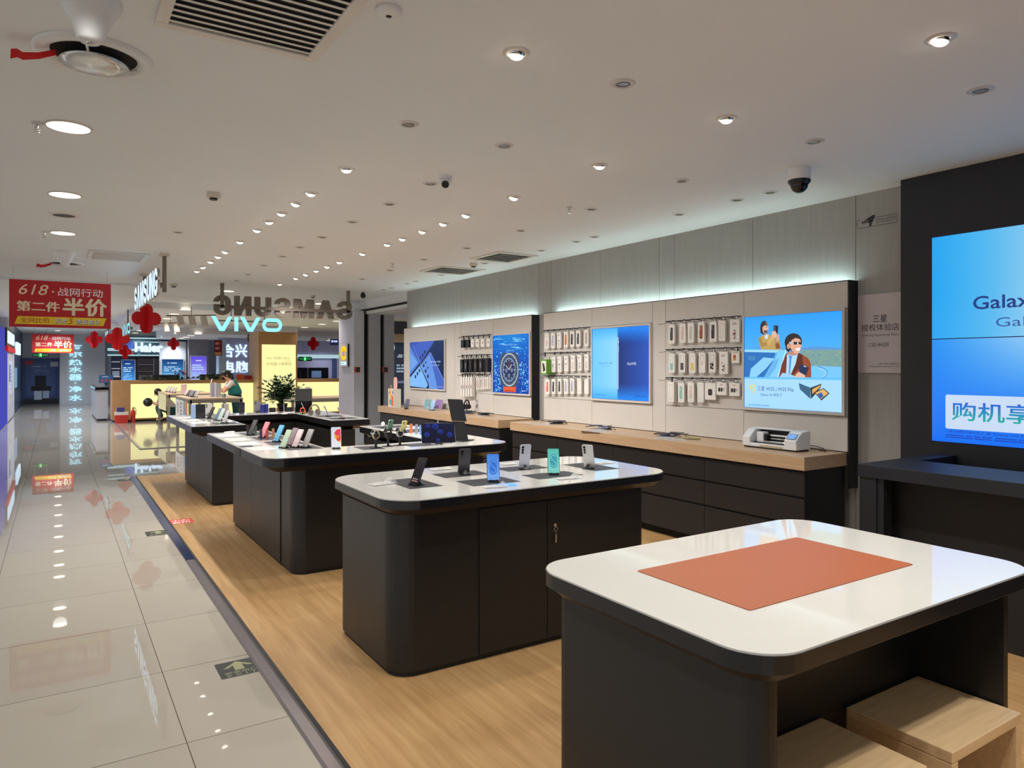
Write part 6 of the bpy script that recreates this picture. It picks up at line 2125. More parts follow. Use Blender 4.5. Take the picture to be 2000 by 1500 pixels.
a.text('vivo X200 Ultra', 0.12, 1.46, 0.075, (150, 140, 96), 0.70)
a.text('大场面 V单掌控', 0.12, 1.27, 0.105, (150, 138, 90), 0.76)
a.scribble(0.66, 1.40, 0.86, 1.43, 1, (190, 180, 120), 3)
a.line([(0.10, 0.87), (0.22, 0.90), (0.36, 0.90), (0.52, 0.92)], 0.006, (210, 186, 120))
a.build('lettering', Matrix.Translation((0, 0, 0.0045)), t, lit=True)


def shop_bar(x0, x1, lx0, lx1, label):
    t = thing('shop_bar', label, 'counter', ((x0 + x1) / 2, 22.3, 0.008))
    MB().box(x0, 22.31, 0.06, x1, 23.1, 1.15, MT['tan']).box(x0 + 0.05, 22.36, 0.008, x1 - 0.05, 23.0, 0.06, MT['black']).build('body', t, world=True)
    MB().box(lx0, 22.298, 0.10, lx1, 22.312, 1.05, MT['yellow_glow']).build('light_panel', t, world=True)
    return t


shop_bar(1.30, 5.035, 1.75, 5.03, 'long tan shop bar with a glowing cream front panel')
shop_bar(6.21, 10.5, 6.24, 10.4, 'tan shop bar with glowing cream front right of the pillar')
T_TOP = mat('table_top_wood', (206, 178, 150), 0.4, noise=0.05)
T_LEG = mat('table_leg_grey', (150, 142, 132), 0.4, 0.3)


def shop_table(x0, x1, y0, y1, z, label):
    t = thing('demo_table', label, 'table', ((x0 + x1) / 2, (y0 + y1) / 2, 0.008))
    MB().box(x0, y0, z - 0.03, x1, y1, z, T_TOP).build('table_top', t, world=True, bevel=0.003)
    MB().box(x0 + 0.005, y0 + 0.005, z - 0.10, x1 - 0.005, y0 + 0.03, z - 0.031, T_LEG).box(x0 + 0.005, y1 - 0.03, z - 0.10, x1 - 0.005, y1 - 0.005, z - 0.031, T_LEG).box(x0 + 0.005, y0, z - 0.10, x0 + 0.03, y1, z - 0.031, T_LEG).box(x1 - 0.03, y0, z - 0.10, x1 - 0.005, y1, z - 0.031, T_LEG).build('apron', t, world=True)
    for x in (x0 + 0.005, x1 - 0.065):
        for y in (y0 + 0.005, y1 - 0.065):
            MB().box(x, y, 0.008, x + 0.06, y + 0.06, z - 0.031, T_LEG).build('leg', t, world=True)
    return t


shop_table(2.33, 3.42, 16.1, 18.0, 0.87, 'pale table with a hanging poster on its end, in front of the glowing bar')
shop_table(2.31, 3.38, 19.3, 21.25, 0.87, 'pale table with a deep end panel, close to the glowing bar')
shop_table(4.6, 6.6, 16.6, 17.8, 0.80, 'pale table partly behind the grey shutter pier')
o = MB().box(2.292, 19.45, 0.44, 2.306, 20.9, 0.83, mat('cream_board', (232, 222, 170), 0.5)).build('end_board')
tag(o, 'cream board covering the end of the table close to the glowing bar', 'board')
M = face_x(2.322, 17.95, 0.40)
t = thing('end_poster', 'white poster sheet with coloured edge hanging on the table end', 'poster', M=M)
MB().box(0, 0, -0.003, 1.75, 0.40, 0, MT['card']).build('sheet', t)
a = Art(0.0004)
a.ell(0.35, 0.22, 0.14, 0.13, (150, 150, 156), 20)
a.ell(0.35, 0.22, 0.09, 0.09, (206, 204, 204), 20)
a.scribble(0.7, 0.05, 0.95, 0.36, 4, (130, 128, 132), 4)
a.rect(1.2, 0, 1.75, 0.40, (222, 160, 120))
a.poly([(1.2, 0), (1.45, 0), (1.3, 0.4), (1.2, 0.4)], (120, 170, 214))
a.build('print', Matrix.Translation((0, 0, 0.0003)), t)
R = random.Random(8)
cols = [(206, 204, 206), (190, 150, 150), (60, 60, 66), (200, 196, 200), (120, 116, 130), (206, 190, 196), (50, 50, 56), (196, 196, 206)]
for i in range(8):
    y = 17.85 - i * 0.17
    phone(f'{ORD[7 - i]} small phone in the leaning row on the table with the hanging poster', 0, 0, -70, 30, cols[i], plain_front(cols[i]), False, 0, h=0.15, group='phones on the shop tables', pos=(2.50 + 0.05 * (i % 2), y, 0.87), z=0.87)
for i in range(7):
    y = 21.0 - i * 0.24
    phone(f'{ORD[6 - i]} small phone in the leaning row on the table close to the glowing bar', 0, 0, -70, 30, cols[(i + 3) % 8], plain_front(cols[(i + 3) % 8]), False, 0, h=0.15, group='phones on the shop tables', pos=(2.48 + 0.04 * (i % 2), y, 0.87), z=0.87)
for i, (x, y, c, w) in enumerate(((2.72, 19.55, (222, 196, 200), 'rosy'), (2.95, 16.9, (190, 190, 214), 'pale violet'), (3.02, 16.75, (210, 210, 220), 'white'))):
    o = MB().box(-0.06, -0.03, 0, 0.06, 0.03, 0.30 if i else 0.22, pmat(c, 0.4)).build('display_block', None, TR(x, y, 0.8705, 0.3))
    tag(o, f'{w} upright display block on the shop tables', 'display')
o = MB().lathe([(0.045, 0), (0.045, 0.08), (0.04, 0.085), (0.04, 0.01), (0.0001, 0.01)], MT['chrome'], 18).build('metal_cup', None, TR(3.05, 16.25, 0.8705))
tag(o, 'small silver cup on the front edge of the table with the hanging poster', 'cup')
o = MB().box(-0.05, -0.05, 0, 0.05, 0.05, 0.26, MT['card']).build('leaflet_block', None, TR(5.02, 16.75, 0.8005))
tag(o, 'white upright leaflet block on the table behind the grey pier', 'display')

# things on and beside the glowing bar
BZ = 1.15
R = random.Random(21)
mb = MB()
st = [(2.1 + 0.14 * k, 22.45 + 0.05 * math.sin(k * 1.3), BZ + 0.02 + 0.03 * abs(math.sin(k * 0.9)) + (0.10 * (k - 9) / 6 if k > 9 else 0)) for k in range(16)]
mb.tube(st, 0.012, MT['stem'], 6)
for p in st:
    for k in range(14):
        d = Vector((R.uniform(-1, 1), R.uniform(-1, 1), R.uniform(0.0, 1))).normalized()
        s = d.cross(Vector((0, 0, 1))).normalized() * 0.018
        b = Vector(p)
        L = R.uniform(0.06, 0.13)
        mb.add([b, b + d * L * 0.5 + s, b + d * L, b + d * L * 0.5 - s], [(0, 1, 2, 3)], MT['leaf'])
o = mb.build('leaf_garland')
tag(o, 'dark green leafy garland lying along the top of the long shop bar', 'garland')
for i, (x0, x1, h, c, w) in enumerate(((2.02, 2.35, 0.14, (90, 90, 98), 'grey'), (2.36, 3.05, 0.15, (26, 26, 30), 'black'), (3.62, 4.55, 0.16, (52, 52, 62), 'dark grey'))):
    o = MB().box(x0, 22.75, BZ + 0.0005, x1, 22.95, BZ + h, pmat(c, 0.4)).build('low_box', bevel=0.004)
    tag(o, f'low {w} box standing along the back of the long shop bar', 'box')
mb = MB()
for k in range(12):
    x, y, h = 3.05 + R.uniform(-0.16, 0.16), 22.62 + R.uniform(-0.04, 0.04), R.uniform(0.12, 0.26)
    mb.cyl((3.05 + (x - 3.05) * 0.4, 22.62, BZ), (x, y, BZ + h), 0.004, MT['stem'], 5)
    mb.ball((x, y, BZ + h), (0.03, 0.03, 0.022), pmat(R.choice([(200, 70, 110), (60, 40, 110), (210, 90, 120)]), 0.6), 8, 5)
o = mb.build('flower_bunch')
tag(o, 'pink and violet flowers rising from the top of the long shop bar', 'flowers')
for i, (x0, x1, h, c, w) in enumerate(((4.62, 4.78, 0.16, (226, 92, 40), 'orange box on the long shop bar left of the standing woman'), (4.83, 5.02, 0.12, (176, 44, 36), 'red box on the long shop bar next to the pillar'))):
    o = MB().box(x0, 22.5, BZ + 0.0005, x1, 22.68, BZ + h, pmat(c, 0.5)).build('carton', bevel=0.003)
    tag(o, w, 'box')
for i, x in enumerate((3.78, 4.16)):
    o = MB().lathe([(0.05, 0), (0.055, 0.03), (0.03, 0.10), (0.045, 0.12), (0.0001, 0.125)], pmat([(206, 196, 150), (150, 160, 110)][i], 0.5), 14).build('small_ornament', None, TR(x, 22.68, BZ + 0.0005))
    tag(o, ['cream small ornament on the long shop bar', 'greenish small ornament on the long shop bar'][i], 'ornament')
o = MB().prism(rr(-0.15, -0.10, 0.15, 0.10, 0.02, 3), 0, 0.22, MT['red_plastic'], None, rr(-0.17, -0.12, 0.17, 0.12, 0.02, 3)).prism(rr(-0.165, -0.115, 0.165, 0.115, 0.02, 3), 0.22, 0.30, MT['offwhite']).build('storage_bin', None, TR(1.50, 21.95, 0.0085))
tag(o, 'red plastic bin with a pale lid against the left end of the shop bar', 'bin')
o = MB().box(-0.09, -0.06, 0, 0.09, 0.06, 0.12, pmat((60, 56, 120), 0.5)).build('blue_carton', None, TR(1.48, 21.95, 0.309))
tag(o, 'small violet-blue carton standing on the red bin', 'box')
t = thing('fire_extinguisher', 'small red fire extinguisher right of the red bin', 'fire extinguisher', (1.78, 21.98, 0.0085))
MB().lathe([(0.055, 0), (0.06, 0.01), (0.06, 0.28), (0.045, 0.33), (0.018, 0.36), (0.018, 0.39)], MT['red_plastic'], 20).build('cylinder', t)
MB().box(-0.02, -0.012, 0.39, 0.055, 0.012, 0.41, MT['black_plastic']).tube([(0.03, 0, 0.40), (0.07, 0, 0.36), (0.072, 0, 0.2)], 0.008, MT['black_plastic'], 6).build('valve_and_hose', t)

# stove display and blue info board on the far left side of the bar
t = thing('appliance_counter', 'silver and black appliance display unit left of the shop bar', 'appliance', (1.1, 24, 0))
MB().box(0.96, 23.2, 0.06, 1.25, 26.4, 0.88, mat('silver_front', (190, 194, 200), 0.3, 0.4)).build('body', t, world=True)
MB().box(0.93, 23.15, 0.88, 1.27, 26.45, 0.95, MT['black_gloss']).build('glass_top', t, world=True)
m = MB()
for k in range(5):
    m.box(0.98, 23.25 + 0.62 * k, 0.95, 1.2, 23.7 + 0.62 * k, 0.975, MT['steel'])
m.box(0.98, 23.2, 0.0, 1.22, 26.4, 0.06, MT['black'])
m.build('hob_plate', t, world=True)
M = face_y(1.02, 23.1, 1.08)
t = thing('info_board', 'blue information board with red print standing on the appliance unit', 'sign', M=M)
MB().box(0, 0, -0.02, 0.36, 0.22, 0, pmat((44, 96, 140), 0.4)).box(0.14, -0.05, -0.03, 0.22, 0.0, 0, MT['black_plastic']).build('board', t)
a = Art(0.0005)
a.scribble(0.08, 0.15, 0.28, 0.19, 1, (200, 220, 236), 2)
for k in range(3):
    a.rect(0.04 + 0.105 * k, 0.03, 0.11 + 0.105 * k, 0.11, (150, 70, 90))
a.build('print', Matrix.Translation((0, 0, 0.0005)), t)

# ceiling lights of the shops beyond
sd = dl
pts = [((443, 568), CEIL, 1.0), ((362, 604.5), 2.75, 0.9), ((340, 613), 2.75, 0.9), ((327, 622), 2.75, 0.9), ((489, 627), 2.75, 0.9), ((557, 611), 2.75, 0.8), ((629, 633), 2.75, 0.9), ((595, 639), 2.75, 0.9), ((658, 627), 2.75, 0.9), ((623, 593.6), 2.87, 0.6),
       ((273.5, 645.5), CEIL, 1), ((264, 650), CEIL, 1), ((404, 647), 2.75, 1), ((387, 652), 2.58, 1), ((373, 655), 2.58, 1), ((363.5, 658), 2.58, 1), ((354.5, 660.5), 2.58, 1), ((341, 662.5), 2.58, 1), ((648, 662), 2.58, 1), ((643, 665), 2.58, 1)]
wh = ['round downlight straight above the unlit letter sign', 'first of three round lights right of the big red flower', 'second of three round lights right of the big red flower', 'third of three round lights right of the big red flower', 'round light behind the glowing cyan letters',
      'round light above the end of the cyan letters', 'round light above the gap right of the pillar', 'round light beside the white head of the pillar', 'round light touching the grey shutter pier', 'small round light behind the middle of the unlit sign',
      'far round light left of the white track spots', 'far round light beside the tiny side sign', 'far round light, right end of the slanting row over the appliance shop', 'far round light, second from the right in the slanting row', 'far round light, third from the right in the slanting row', 'far round light, fourth from the right in the slanting row', 'far round light, fifth from the right in the slanting row', 'far round light, left end of the slanting row', 'far round light beside the lilac hanging sign', 'far round light below the one beside the lilac sign']
for i, ((u, v), z, s) in enumerate(pts):
    p = on_z(u, v, z)
    spot_light(p.x, p.y, z - 0.05, 90, 140, 0.9, (1.0, 0.94, 0.84) if p.y < 20 else (0.86, 0.92, 1.0), 0.08)
    o = dup(sd, TR(p.x, p.y, z - 0.0005) @ Matrix.Diagonal((s, s, s, 1)), wh[i], 'round lights of the shops beyond')
for x, y, z in ((2.6, 18.5, 2.7), (4.2, 19.5, 2.7), (6.5, 18.5, 2.7), (3.2, 24.8, 2.8), (6.8, 25.8, 2.8), (9.2, 24.8, 2.8), (2.8, 28.3, 2.8), (5.0, 25.0, 2.8)):  # extra spots without fittings, added to brighten these shops
    spot_light(x, y, z, 100, 140, 0.9, (1.0, 0.92, 0.8) if y < 22 else (0.8, 0.88, 1.0), 0.1)


def track(u, v, n, label, d0=(0.5, -0.8, -0.5)):
    p = on_z(u, v, 2.50)
    t = thing('track_light', label, 'track light', (p.x, p.y, 2.749))
    MB().cyl((p.x, p.y, 2.56), (p.x, p.y, 2.749), 0.006, MT['grey_metal'], 6).cyl((p.x - 0.15 * n, p.y + 0.05, 2.54), (p.x + 0.15 * n, p.y - 0.05, 2.58), 0.012, MT['grey_metal'], 8).build('bar', t, world=True)
    for k in range(n):
        q = Vector((p.x + (k - (n - 1) / 2) * 0.22, p.y, 2.54))
        d = Vector((0.15, -0.25, -1)).normalized()
        MB().cyl(q, q + d * 0.20, 0.062, MT['offwhite'], 16).build('lamp_head', t, world=True)


track(333, 636, 2, 'pair of white track spots right of the big red flower')
track(374, 622, 3, 'three white track spots left of the cyan letters')

# grey pier: sign and alarm boxes
ya, yb = on_x(666, 700, 4.985).y, on_x(681, 700, 4.985).y
z0, z1 = on_x(673, 716, 4.985).z, on_x(673, 672, 4.985).z
M = face_x(4.97, ya, z0)
W, Hh = ya - yb, z1 - z0
t = thing('pier_sign', 'white sign box with a yellow swirl on the side of the grey pier', 'sign', M=M)
MB().box(0, 0, -0.029, W, Hh, 0, MT['black_plastic']).box(0.0, 0.0, 0, W - 0.03, Hh, 0.002, MT['white_plastic']).build('box', t)
a = Art(0.0004)
cx, cy = 0.46 * W, 0.60 * Hh
a.ring(cx, cy, 0.40 * W, 0.33 * Hh, 0.16 * W, (250, 206, 20), 24, 20, 330)
a.ring(cx + 0.02, cy + 0.01, 0.22 * W, 0.16 * Hh, 0.1 * W, (250, 190, 10), 18, -60, 160)
a.rrect(0.06 * W, 0.07 * Hh, 0.80 * W, 0.22 * Hh, 0.02, (214, 246, 250))
a.scribble(0.14 * W, 0.10 * Hh, 0.7 * W, 0.18 * Hh, 1, (120, 160, 190), 2)
a.build('print', Matrix.Translation((0, 0, 0.0022)), t, lit=True)
for u, l in ((697, 'left'), (752, 'right')):
    p = on_y(u, 722, 13.6)
    t = thing('alarm_box', f'red fire alarm switch box, the {l} one of two on the grey pier', 'alarm box', (p.x, 13.598, p.z))
    MB().box(p.x - 0.06, 13.575, p.z - 0.055, p.x + 0.06, 13.599, p.z + 0.055, mat('alarm_red', (196, 70, 50), 0.4)).build('box', t, world=True)
    s = 1 if l == 'left' else -1
    MB().box(p.x + s * 0.005 - 0.03, 13.57, p.z - 0.045, p.x + s * 0.005 + 0.045, 13.5755, p.z + 0.045, MT['black_plastic']).build('switch_plate', t, world=True)
# lit advert in the shop behind the gap
M = face_y(8.05, 19.39, 0.5)
t = thing('lit_poster', 'dark lit advert with a cyan edge seen through the gap beside the far display panel', 'poster', M=M)
MB().box(0, 0, -0.02, 1.2, 1.95, 0, MT['black_plastic']).build('frame', t)
a = Art(0.0005)
a.rect(0.02, 0.02, 1.18, 1.93, (22, 30, 48))
a.grad(0.02, 0.02, 0.30, 1.45, lambda u, v: mix((50, 60, 90), (40, 140, 200), v), 1, 4)
a.ell(0.18, 1.6, 0.14, 0.2, (210, 240, 250), 16)
a.rect(0.02, 1.80, 1.18, 1.88, (190, 230, 246))
a.scribble(0.4, 1.3, 0.62, 1.4, 2, (190, 210, 220), 2)
a.scribble(0.38, 0.85, 0.9, 1.12, 3, (150, 170, 190), 3)
a.rect(0.3, 0.55, 1.1, 0.62, (90, 100, 130))
a.build('picture', Matrix.Translation((0, 0, 0.0006)), t, lit=True)

# ------------------------------------------------------------------ far shops
def lit_board(name, label, x0, x1, y, z0, z1, fn, cat='poster'):
    M = face_y(x0, y, z0)
    t = thing(name, label, cat, M=M)
    w, h = x1 - x0, z1 - z0
    MB().box(-0.02, -0.02, -0.03, w + 0.02, h + 0.02, 0, MT['white_paint']).build('frame', t)
    a = Art(0.0006)
    fn(a, w, h)
    a.build('picture', Matrix.Translation((0, 0, 0.001)), t, lit=True)
    return t


glow_white = glow('shelf_strip_glow', (196, 232, 240), 0.9)
struct(MB().box(1.72, 30.2, 0, 3.32, 30.6, 1.93, MT['navy']).box(3.32, 30.0, 0, 4.25, 30.6, 2.5, MT['white_paint']).box(4.25, 29.3, 0, 4.95, 29.6, CEIL, mat('taupe_wall', (128, 124, 132), 0.6)).box(4.9, 27.0, 0, 5.15, 27.5, CEIL, mat('pale_blue_pier', (170, 190, 206), 0.4)).box(5.15, 27.1, 0, 7.4, 27.4, CEIL, MT['wall_lilac']).build('wall_shop_back'))
t = thing('shop_fascia', 'pale lit fascia with glowing letters above the dark appliance shop', 'sign', (2.6, 30, 2.3))
MB().box(3.321, 30.0, 2.505, 4.30, 30.25, 2.70, MT['navy']).box(1.60, 30.0, 1.935, 3.318, 30.19, 2.70, mat('fascia_board', (60, 88, 100), 0.4)).build('board', t, world=True)
m = MB()
for z, h in ((1.94, 0.05), (2.12, 0.10), (2.45, 0.035), (2.58, 0.05)):
    m.box(1.60, 29.985, z, 4.28 if z > 2.5 else 3.31 if z > 2.3 or z < 2.0 else 2.9, 30.0, z + h, glow_white)
m.build('light_strip', t, world=True)
m = MB()
letters_solid(m, 'Haier', 0, 0, 0.36, 0.05, MT['white_glow'], face_y(2.48, 29.97, 2.08), w=0.95, bold=0.05)
m.build('lettering', t, world=True)
MB().box(2.15, 29.97, 2.2, 2.44, 29.985, 2.5, pmat((60, 90, 170), 0.4)).box(1.95, 29.97, 2.0, 2.42, 29.985, 2.08, pmat((190, 40, 56), 0.5)).build('promo_strip', t, world=True)


def info(c1, c2, seed, tx='节能舒适'):
    def f(a, w, h):
        a.grad(0, 0, w, h, lambda u, v: mix(c1, c2, v), 1, 8)
        a.scribble(w * 0.25, h * 0.8, w * 0.75, h * 0.87, 1, (220, 236, 255), seed + 4) if True else a.text(tx, w / 2, h * 0.8, h * 0.06, (220, 236, 255), w * 0.5, 'c')
        a.scribble(w * 0.1, h * 0.45, w * 0.9, h * 0.7, 3, (190, 220, 250), seed)
        a.scribble(w * 0.1, h * 0.1, w * 0.8, h * 0.4, 5, (150, 200, 244), seed + 1)
    return f


lit_board('lit_poster', 'narrow blue lit advert in the dark appliance shop', 2.08, 2.50, 30.15, 0.95, 1.78, info((60, 160, 236), (24, 50, 110), 2))
lit_board('lit_poster', 'wide blue lit advert on the pale wall of the appliance shop', 3.40, 4.15, 29.95, 0.95, 1.82, info((90, 190, 240), (20, 60, 120), 5))
lit_board('lit_poster', 'violet lit advert right of the appliance shop', 4.31, 4.86, 29.27, 0.95, 1.93, info((180, 190, 250), (92, 72, 214), 7, '智享生活'))
t = thing('appliance_shelf', 'dark appliance display wall below the lit fascia', 'shelf', (2.9, 30.15, 0))
MB().box(2.56, 30.05, 0, 3.30, 30.199, 1.86, pmat((36, 34, 40), 0.3)).build('back_board', t, world=True)
m = MB()
for z in (1.1, 1.35, 1.6):
    m.box(2.6, 30.03, z, 3.1, 30.05, z + 0.015, MT['steel'])
m.box(3.12, 30.02, 1.0, 3.135, 30.05, 1.85, MT['steel'])
m.build('trim_strip', t, world=True)
t = thing('appliance_shelf', 'pale shelf unit at the left end of the appliance shop', 'shelf', (1.85, 30.1, 0))
for z in (1.15, 1.45, 1.7):
    MB().box(1.74, 29.9, z, 2.0, 30.199, z + 0.03, MT['white_paint']).build('shelf_board', t, world=True)
MB().box(1.76, 29.95, 1.18, 1.98, 30.19, 1.38, pmat((150, 160, 180), 0.3)).build('oven_front', t, world=True)
for i, (ch, u, v0, v1) in enumerate((('合', 445, 698, 672), ('兴', 471, 698, 672), ('电', 446, 728, 705), ('脑', 472, 728, 705))):
    pa = on_y(u, v0, 27.09)
    pb = on_y(u, v1, 27.09)
    m = MB()
    letters_solid(m, ch, 0, 0, pb.z - pa.z, 0.04, MT['white_glow'], face_y(pa.x - 0.21, 27.09, pa.z), w=0.42, bold=0.02)
    o = m.build('lit_character')
    tag(o, f'white lit character {["upper left", "upper right", "lower left", "lower right"][i]} of the four on the lilac wall', 'sign', 'lit characters on the lilac wall')
pts = []
for k in range(25):
    a_ = 2 * math.pi * k / 24
    pts.append((5.36 + 0.20 * max(-1, min(1, 1.3 * math.cos(a_))), 23.6, 2.46 + 0.10 * max(-1, min(1, 1.3 * math.sin(a_)))))
o = MB().tube(pts, 0.03, MT['grey_metal'], 8).cyl((5.45, 23.6, 2.55), (5.45, 23.6, 2.749), 0.012, MT['grey_metal'], 6).build('unlit_letter')
tag(o, 'unlit dark oval letter hanging left of the pillar head', 'sign')
t = thing('hanging_banner', 'narrow dark red hanging banner above the violet advert', 'banner', M=face_y(4.62, 26.3, 1.92))
MB().box(0, 0, -0.01, 0.26, 0.55, 0, pmat((120, 28, 34), 0.5)).build('board', t)
a = Art(0.0005)
a.scribble(0.04, 0.17, 0.22, 0.50, 2, (214, 150, 130), 4)
a.rect(0.03, 0.02, 0.23, 0.12, (206, 150, 90))
a.build('print', Matrix.Translation((0, 0, 0.0005)), t)
MB().cyl((0.02, 0.55, -0.005), (0.02, CEIL - 1.92 - 0.001, -0.005), 0.003, MT['chrome'], 5).cyl((0.24, 0.55, -0.005), (0.24, CEIL - 1.92 - 0.001, -0.005), 0.003, MT['chrome'], 5).build('hanging_wire', t)
# right of the pillar: television wall
struct(MB().box(7.4, 28.6, 0, 13, 28.9, CEIL, MT['wall_lilac']).build('wall_television'))
for i, (u0, u1, l) in enumerate(((581, 600, 'dark television panel just right of the pillar'), (603, 641, 'dark television panel in the middle of the gap right of the pillar'))):
    pa, pb = on_y(u0, 762, 28.55), on_y(u1, 718, 28.55)
    t = thing('television', l, 'television', (pa.x, 28.55, pa.z))
    MB().box(pa.x, 28.52, pa.z, pb.x, 28.599, pb.z, MT['black_gloss']).build('screen', t, world=True)
    MB().box(pa.x + 0.1, 28.5, pa.z + 0.50, pb.x - 0.3, 28.521, pa.z + 0.78, pmat((120, 150, 190), 0.3)).build('picture', t, world=True)
pa, pb = on_y(649, 765, 28.55), on_y(656, 700, 28.55)
o = MB().box(pa.x, 28.5, pa.z, pb.x, 28.599, pb.z, pmat((70, 84, 130), 0.3)).build('tall_cabinet')
tag(o, 'tall slate blue cabinet beside the grey shutter pier', 'cabinet')
t = thing('shop_fascia', 'pale lit strip over the television wall', 'light', (9, 28.5, 1.8))
MB().box(7.5, 28.5, 1.88, 10.6, 28.599, 2.02, glow_white).build('light_strip', t, world=True)
pa, pb = on_y(645, 674, 26), on_y(664, 655, 26)
t = thing('hanging_sign', 'small lilac hanging sign with pale letters next to the grey pier', 'sign', M=face_y(pa.x, 26, pa.z))
w, h = pb.x - pa.x, pb.z - pa.z
MB().box(0, 0, -0.03, w, h, 0, pmat((86, 90, 170), 0.5)).box(w * 0.45, h, -0.02, w * 0.55, CEIL - pa.z - 0.001, -0.01, MT['grey_metal']).build('board', t)
a = Art(0.0005)
a.scribble(w * 0.1, h * 0.2, w * 0.9, h * 0.9, 2, (196, 206, 255), 6)
a.build('print', Matrix.Translation((0, 0, 0.0005)), t, lit=True)


def exit_sign(x0, x1, y, z0, z1, label):
    t = thing('exit_sign', label, 'exit sign', M=face_y(x0, y, z0))
    w, h = x1 - x0, z1 - z0
    MB().box(0, 0, -0.03, w, h, 0, MT['black_plastic']).cyl((w * 0.15, h, -0.015), (w * 0.15, CEIL - z0 - 0.001, -0.015), 0.005, MT['chrome'], 6).cyl((w * 0.85, h, -0.015), (w * 0.85, CEIL - z0 - 0.001, -0.015), 0.005, MT['chrome'], 6).build('housing', t)
    a = Art(0.0005)
    a.rect(w * 0.39, h * 0.1, w * 0.58, h * 0.9, (40, 220, 110))
    a.poly([(w * 0.43, h * 0.2), (w * 0.47, h * 0.45), (w * 0.46, h * 0.75), (w * 0.51, h * 0.78), (w * 0.53, h * 0.5), (w * 0.51, h * 0.4), (w * 0.55, h * 0.2), (w * 0.52, h * 0.2), (w * 0.49, h * 0.38)], (230, 255, 236))
    a.text('安全出口', w * 0.06, h * 0.3, h * 0.42, (50, 210, 110), w * 0.30)
    a.text('EXIT', w * 0.64, h * 0.3, h * 0.42, (50, 210, 110), w * 0.30)
    a.build('lit_face', Matrix.Translation((0, 0, 0.0005)), t, lit=True)


pa, pb = on_y(63, 697.5, 30), on_y(96, 689.5, 30)
exit_sign(pa.x, pb.x, 30, pa.z, pb.z, 'green exit sign below the far red banner')
pa, pb = on_y(583, 705, 24.5), on_y(609, 697, 24.5)
exit_sign(pa.x, pb.x, 24.5, pa.z, pb.z, 'green exit sign right of the cream pillar')

# corridor end: advert door and vertical lit characters
def draw_end(a, w, h):
    a.grad(0, 0, w, h, lambda u, v: mix((58, 74, 120), (70, 90, 140), v), 2, 6)
    a.grad(0.08 * w, 0.2 * h, 0.9 * w, 0.9 * h, lambda u, v: mix((64, 84, 132), (84, 108, 160), 1 - abs(u - 0.4)), 6, 1)
    a.rect(0, 0, w, 0.12 * h, (30, 34, 50))
    a.rect(0.33 * w, 0.38 * h, 0.64 * w, 0.62 * h, (32, 34, 46))
    a.rect(0.22 * w, 0.29 * h, 0.78 * w, 0.39 * h, (26, 28, 38))
    a.rect(0.31 * w, 0.10 * h, 0.52 * w, 0.29 * h, (190, 206, 226))
    a.rect(0.55 * w, 0.13 * h, 0.72 * w, 0.29 * h, (176, 194, 218))
    a.rect(0.54 * w, 0.08 * h, 0.70 * w, 0.12 * h, (20, 24, 34))
    a.scribble(0.26 * w, 0.80 * h, 0.74 * w, 0.84 * h, 1, (170, 190, 220), 2)
    a.scribble(0.3 * w, 0.70 * h, 0.75 * w, 0.76 * h, 2, (130, 150, 190), 3)
    a.line([(0.5 * w, 0.6 * h), (0.5 * w, h)], 0.008, (40, 52, 90))
    a.rect(0.06 * w, 0.86 * h, 0.28 * w, 0.94 * h, (190, 60, 76))
    a.rect(0.76 * w, 0.82 * h, 0.98 * w, 0.92 * h, (190, 200, 214))


M = face_y(-1.11, 34.38, 0.02)
t = thing('door_advert', 'dark blue advert with a black box and two white cylinders at the corridor end', 'poster', M=M)
MB().box(0, 0, -0.015, 1.22, 1.86, 0, MT['navy']).build('panel', t)
a = Art(0.0006)
draw_end(a, 1.22, 1.86)
a.build('picture', Matrix.Translation((0, 0, 0.001)), t, lit=False)
vs_ = [(673, 684), (686, 698), (702, 713.5), (716, 727.5), (731, 743), (747, 749), (754, 766), (771, 783)]
for i, (ch, (v1, v0)) in enumerate(zip('海尔热水器·净水', vs_)):
    pa, pb = on_y(147.5, v0, 33.9), on_y(147.5, v1, 33.9)
    m = MB()
    wd = 0.46 if ch != '·' else 0.07
    letters_solid(m, ch, 0, 0, pb.z - pa.z, 0.04, MT['pale_cyan_glow'], face_y(pa.x - wd / 2, 33.895, pa.z), w=wd, bold=0.015)
    o = m.build('lit_character')
    tag(o, f'pale lit {"dot" if ch == "·" else "character"}, {["topmost", "second from the top", "third from the top", "fourth from the top", "fifth from the top", "third from the bottom", "last but one", "lowest"][i]} of the vertical row at the corridor end', 'sign', 'lit characters at the corridor end')

# left-hand shop fronts
M = frame((-1.07, 21.0, 0), (0, 1, 0), (0, 0, 1))
o = MB().box(-1.20, 20.6, 0.02, -1.105, 23.55, 2.5, glow('violet_panel_glow', (92, 96, 220), 0.75)).build('violet_lightbox')
tag(o, 'tall glowing violet lightbox at the left picture edge', 'light panel')
t = thing('lit_letter_sign', 'lit white sign box over a red strip on the left pier', 'sign', (-1.09, 24.6, 2.3))
MB().box(-1.099, 22.4, 2.08, -1.06, 26.3, 2.55, MT['black_plastic']).build('backing', t, world=True)
m = MB()
for k in range(6):
    m.box(-1.06, 22.7 + 0.56 * k, 2.16, -1.04, 23.15 + 0.56 * k, 2.48, MT['white_glow'])
m.build('lit_blocks', t, world=True)
MB().box(-1.099, 22.4, 1.95, -1.04, 26.6, 2.075, MT['red']).build('red_strip', t, world=True)
M = frame((-1.098, 24.3, 0.75), (0, 1, 0), (0, 0, 1))
a = Art(0.0006)
a.rect(0, 0, 1.5, 0.95, (196, 200, 210))
a.rect(0.1, 0.35, 0.6, 0.85, (40, 66, 130))
a.scribble(0.7, 0.1, 1.4, 0.85, 7, (120, 130, 150), 5)
o = a.build('wall_poster', M)
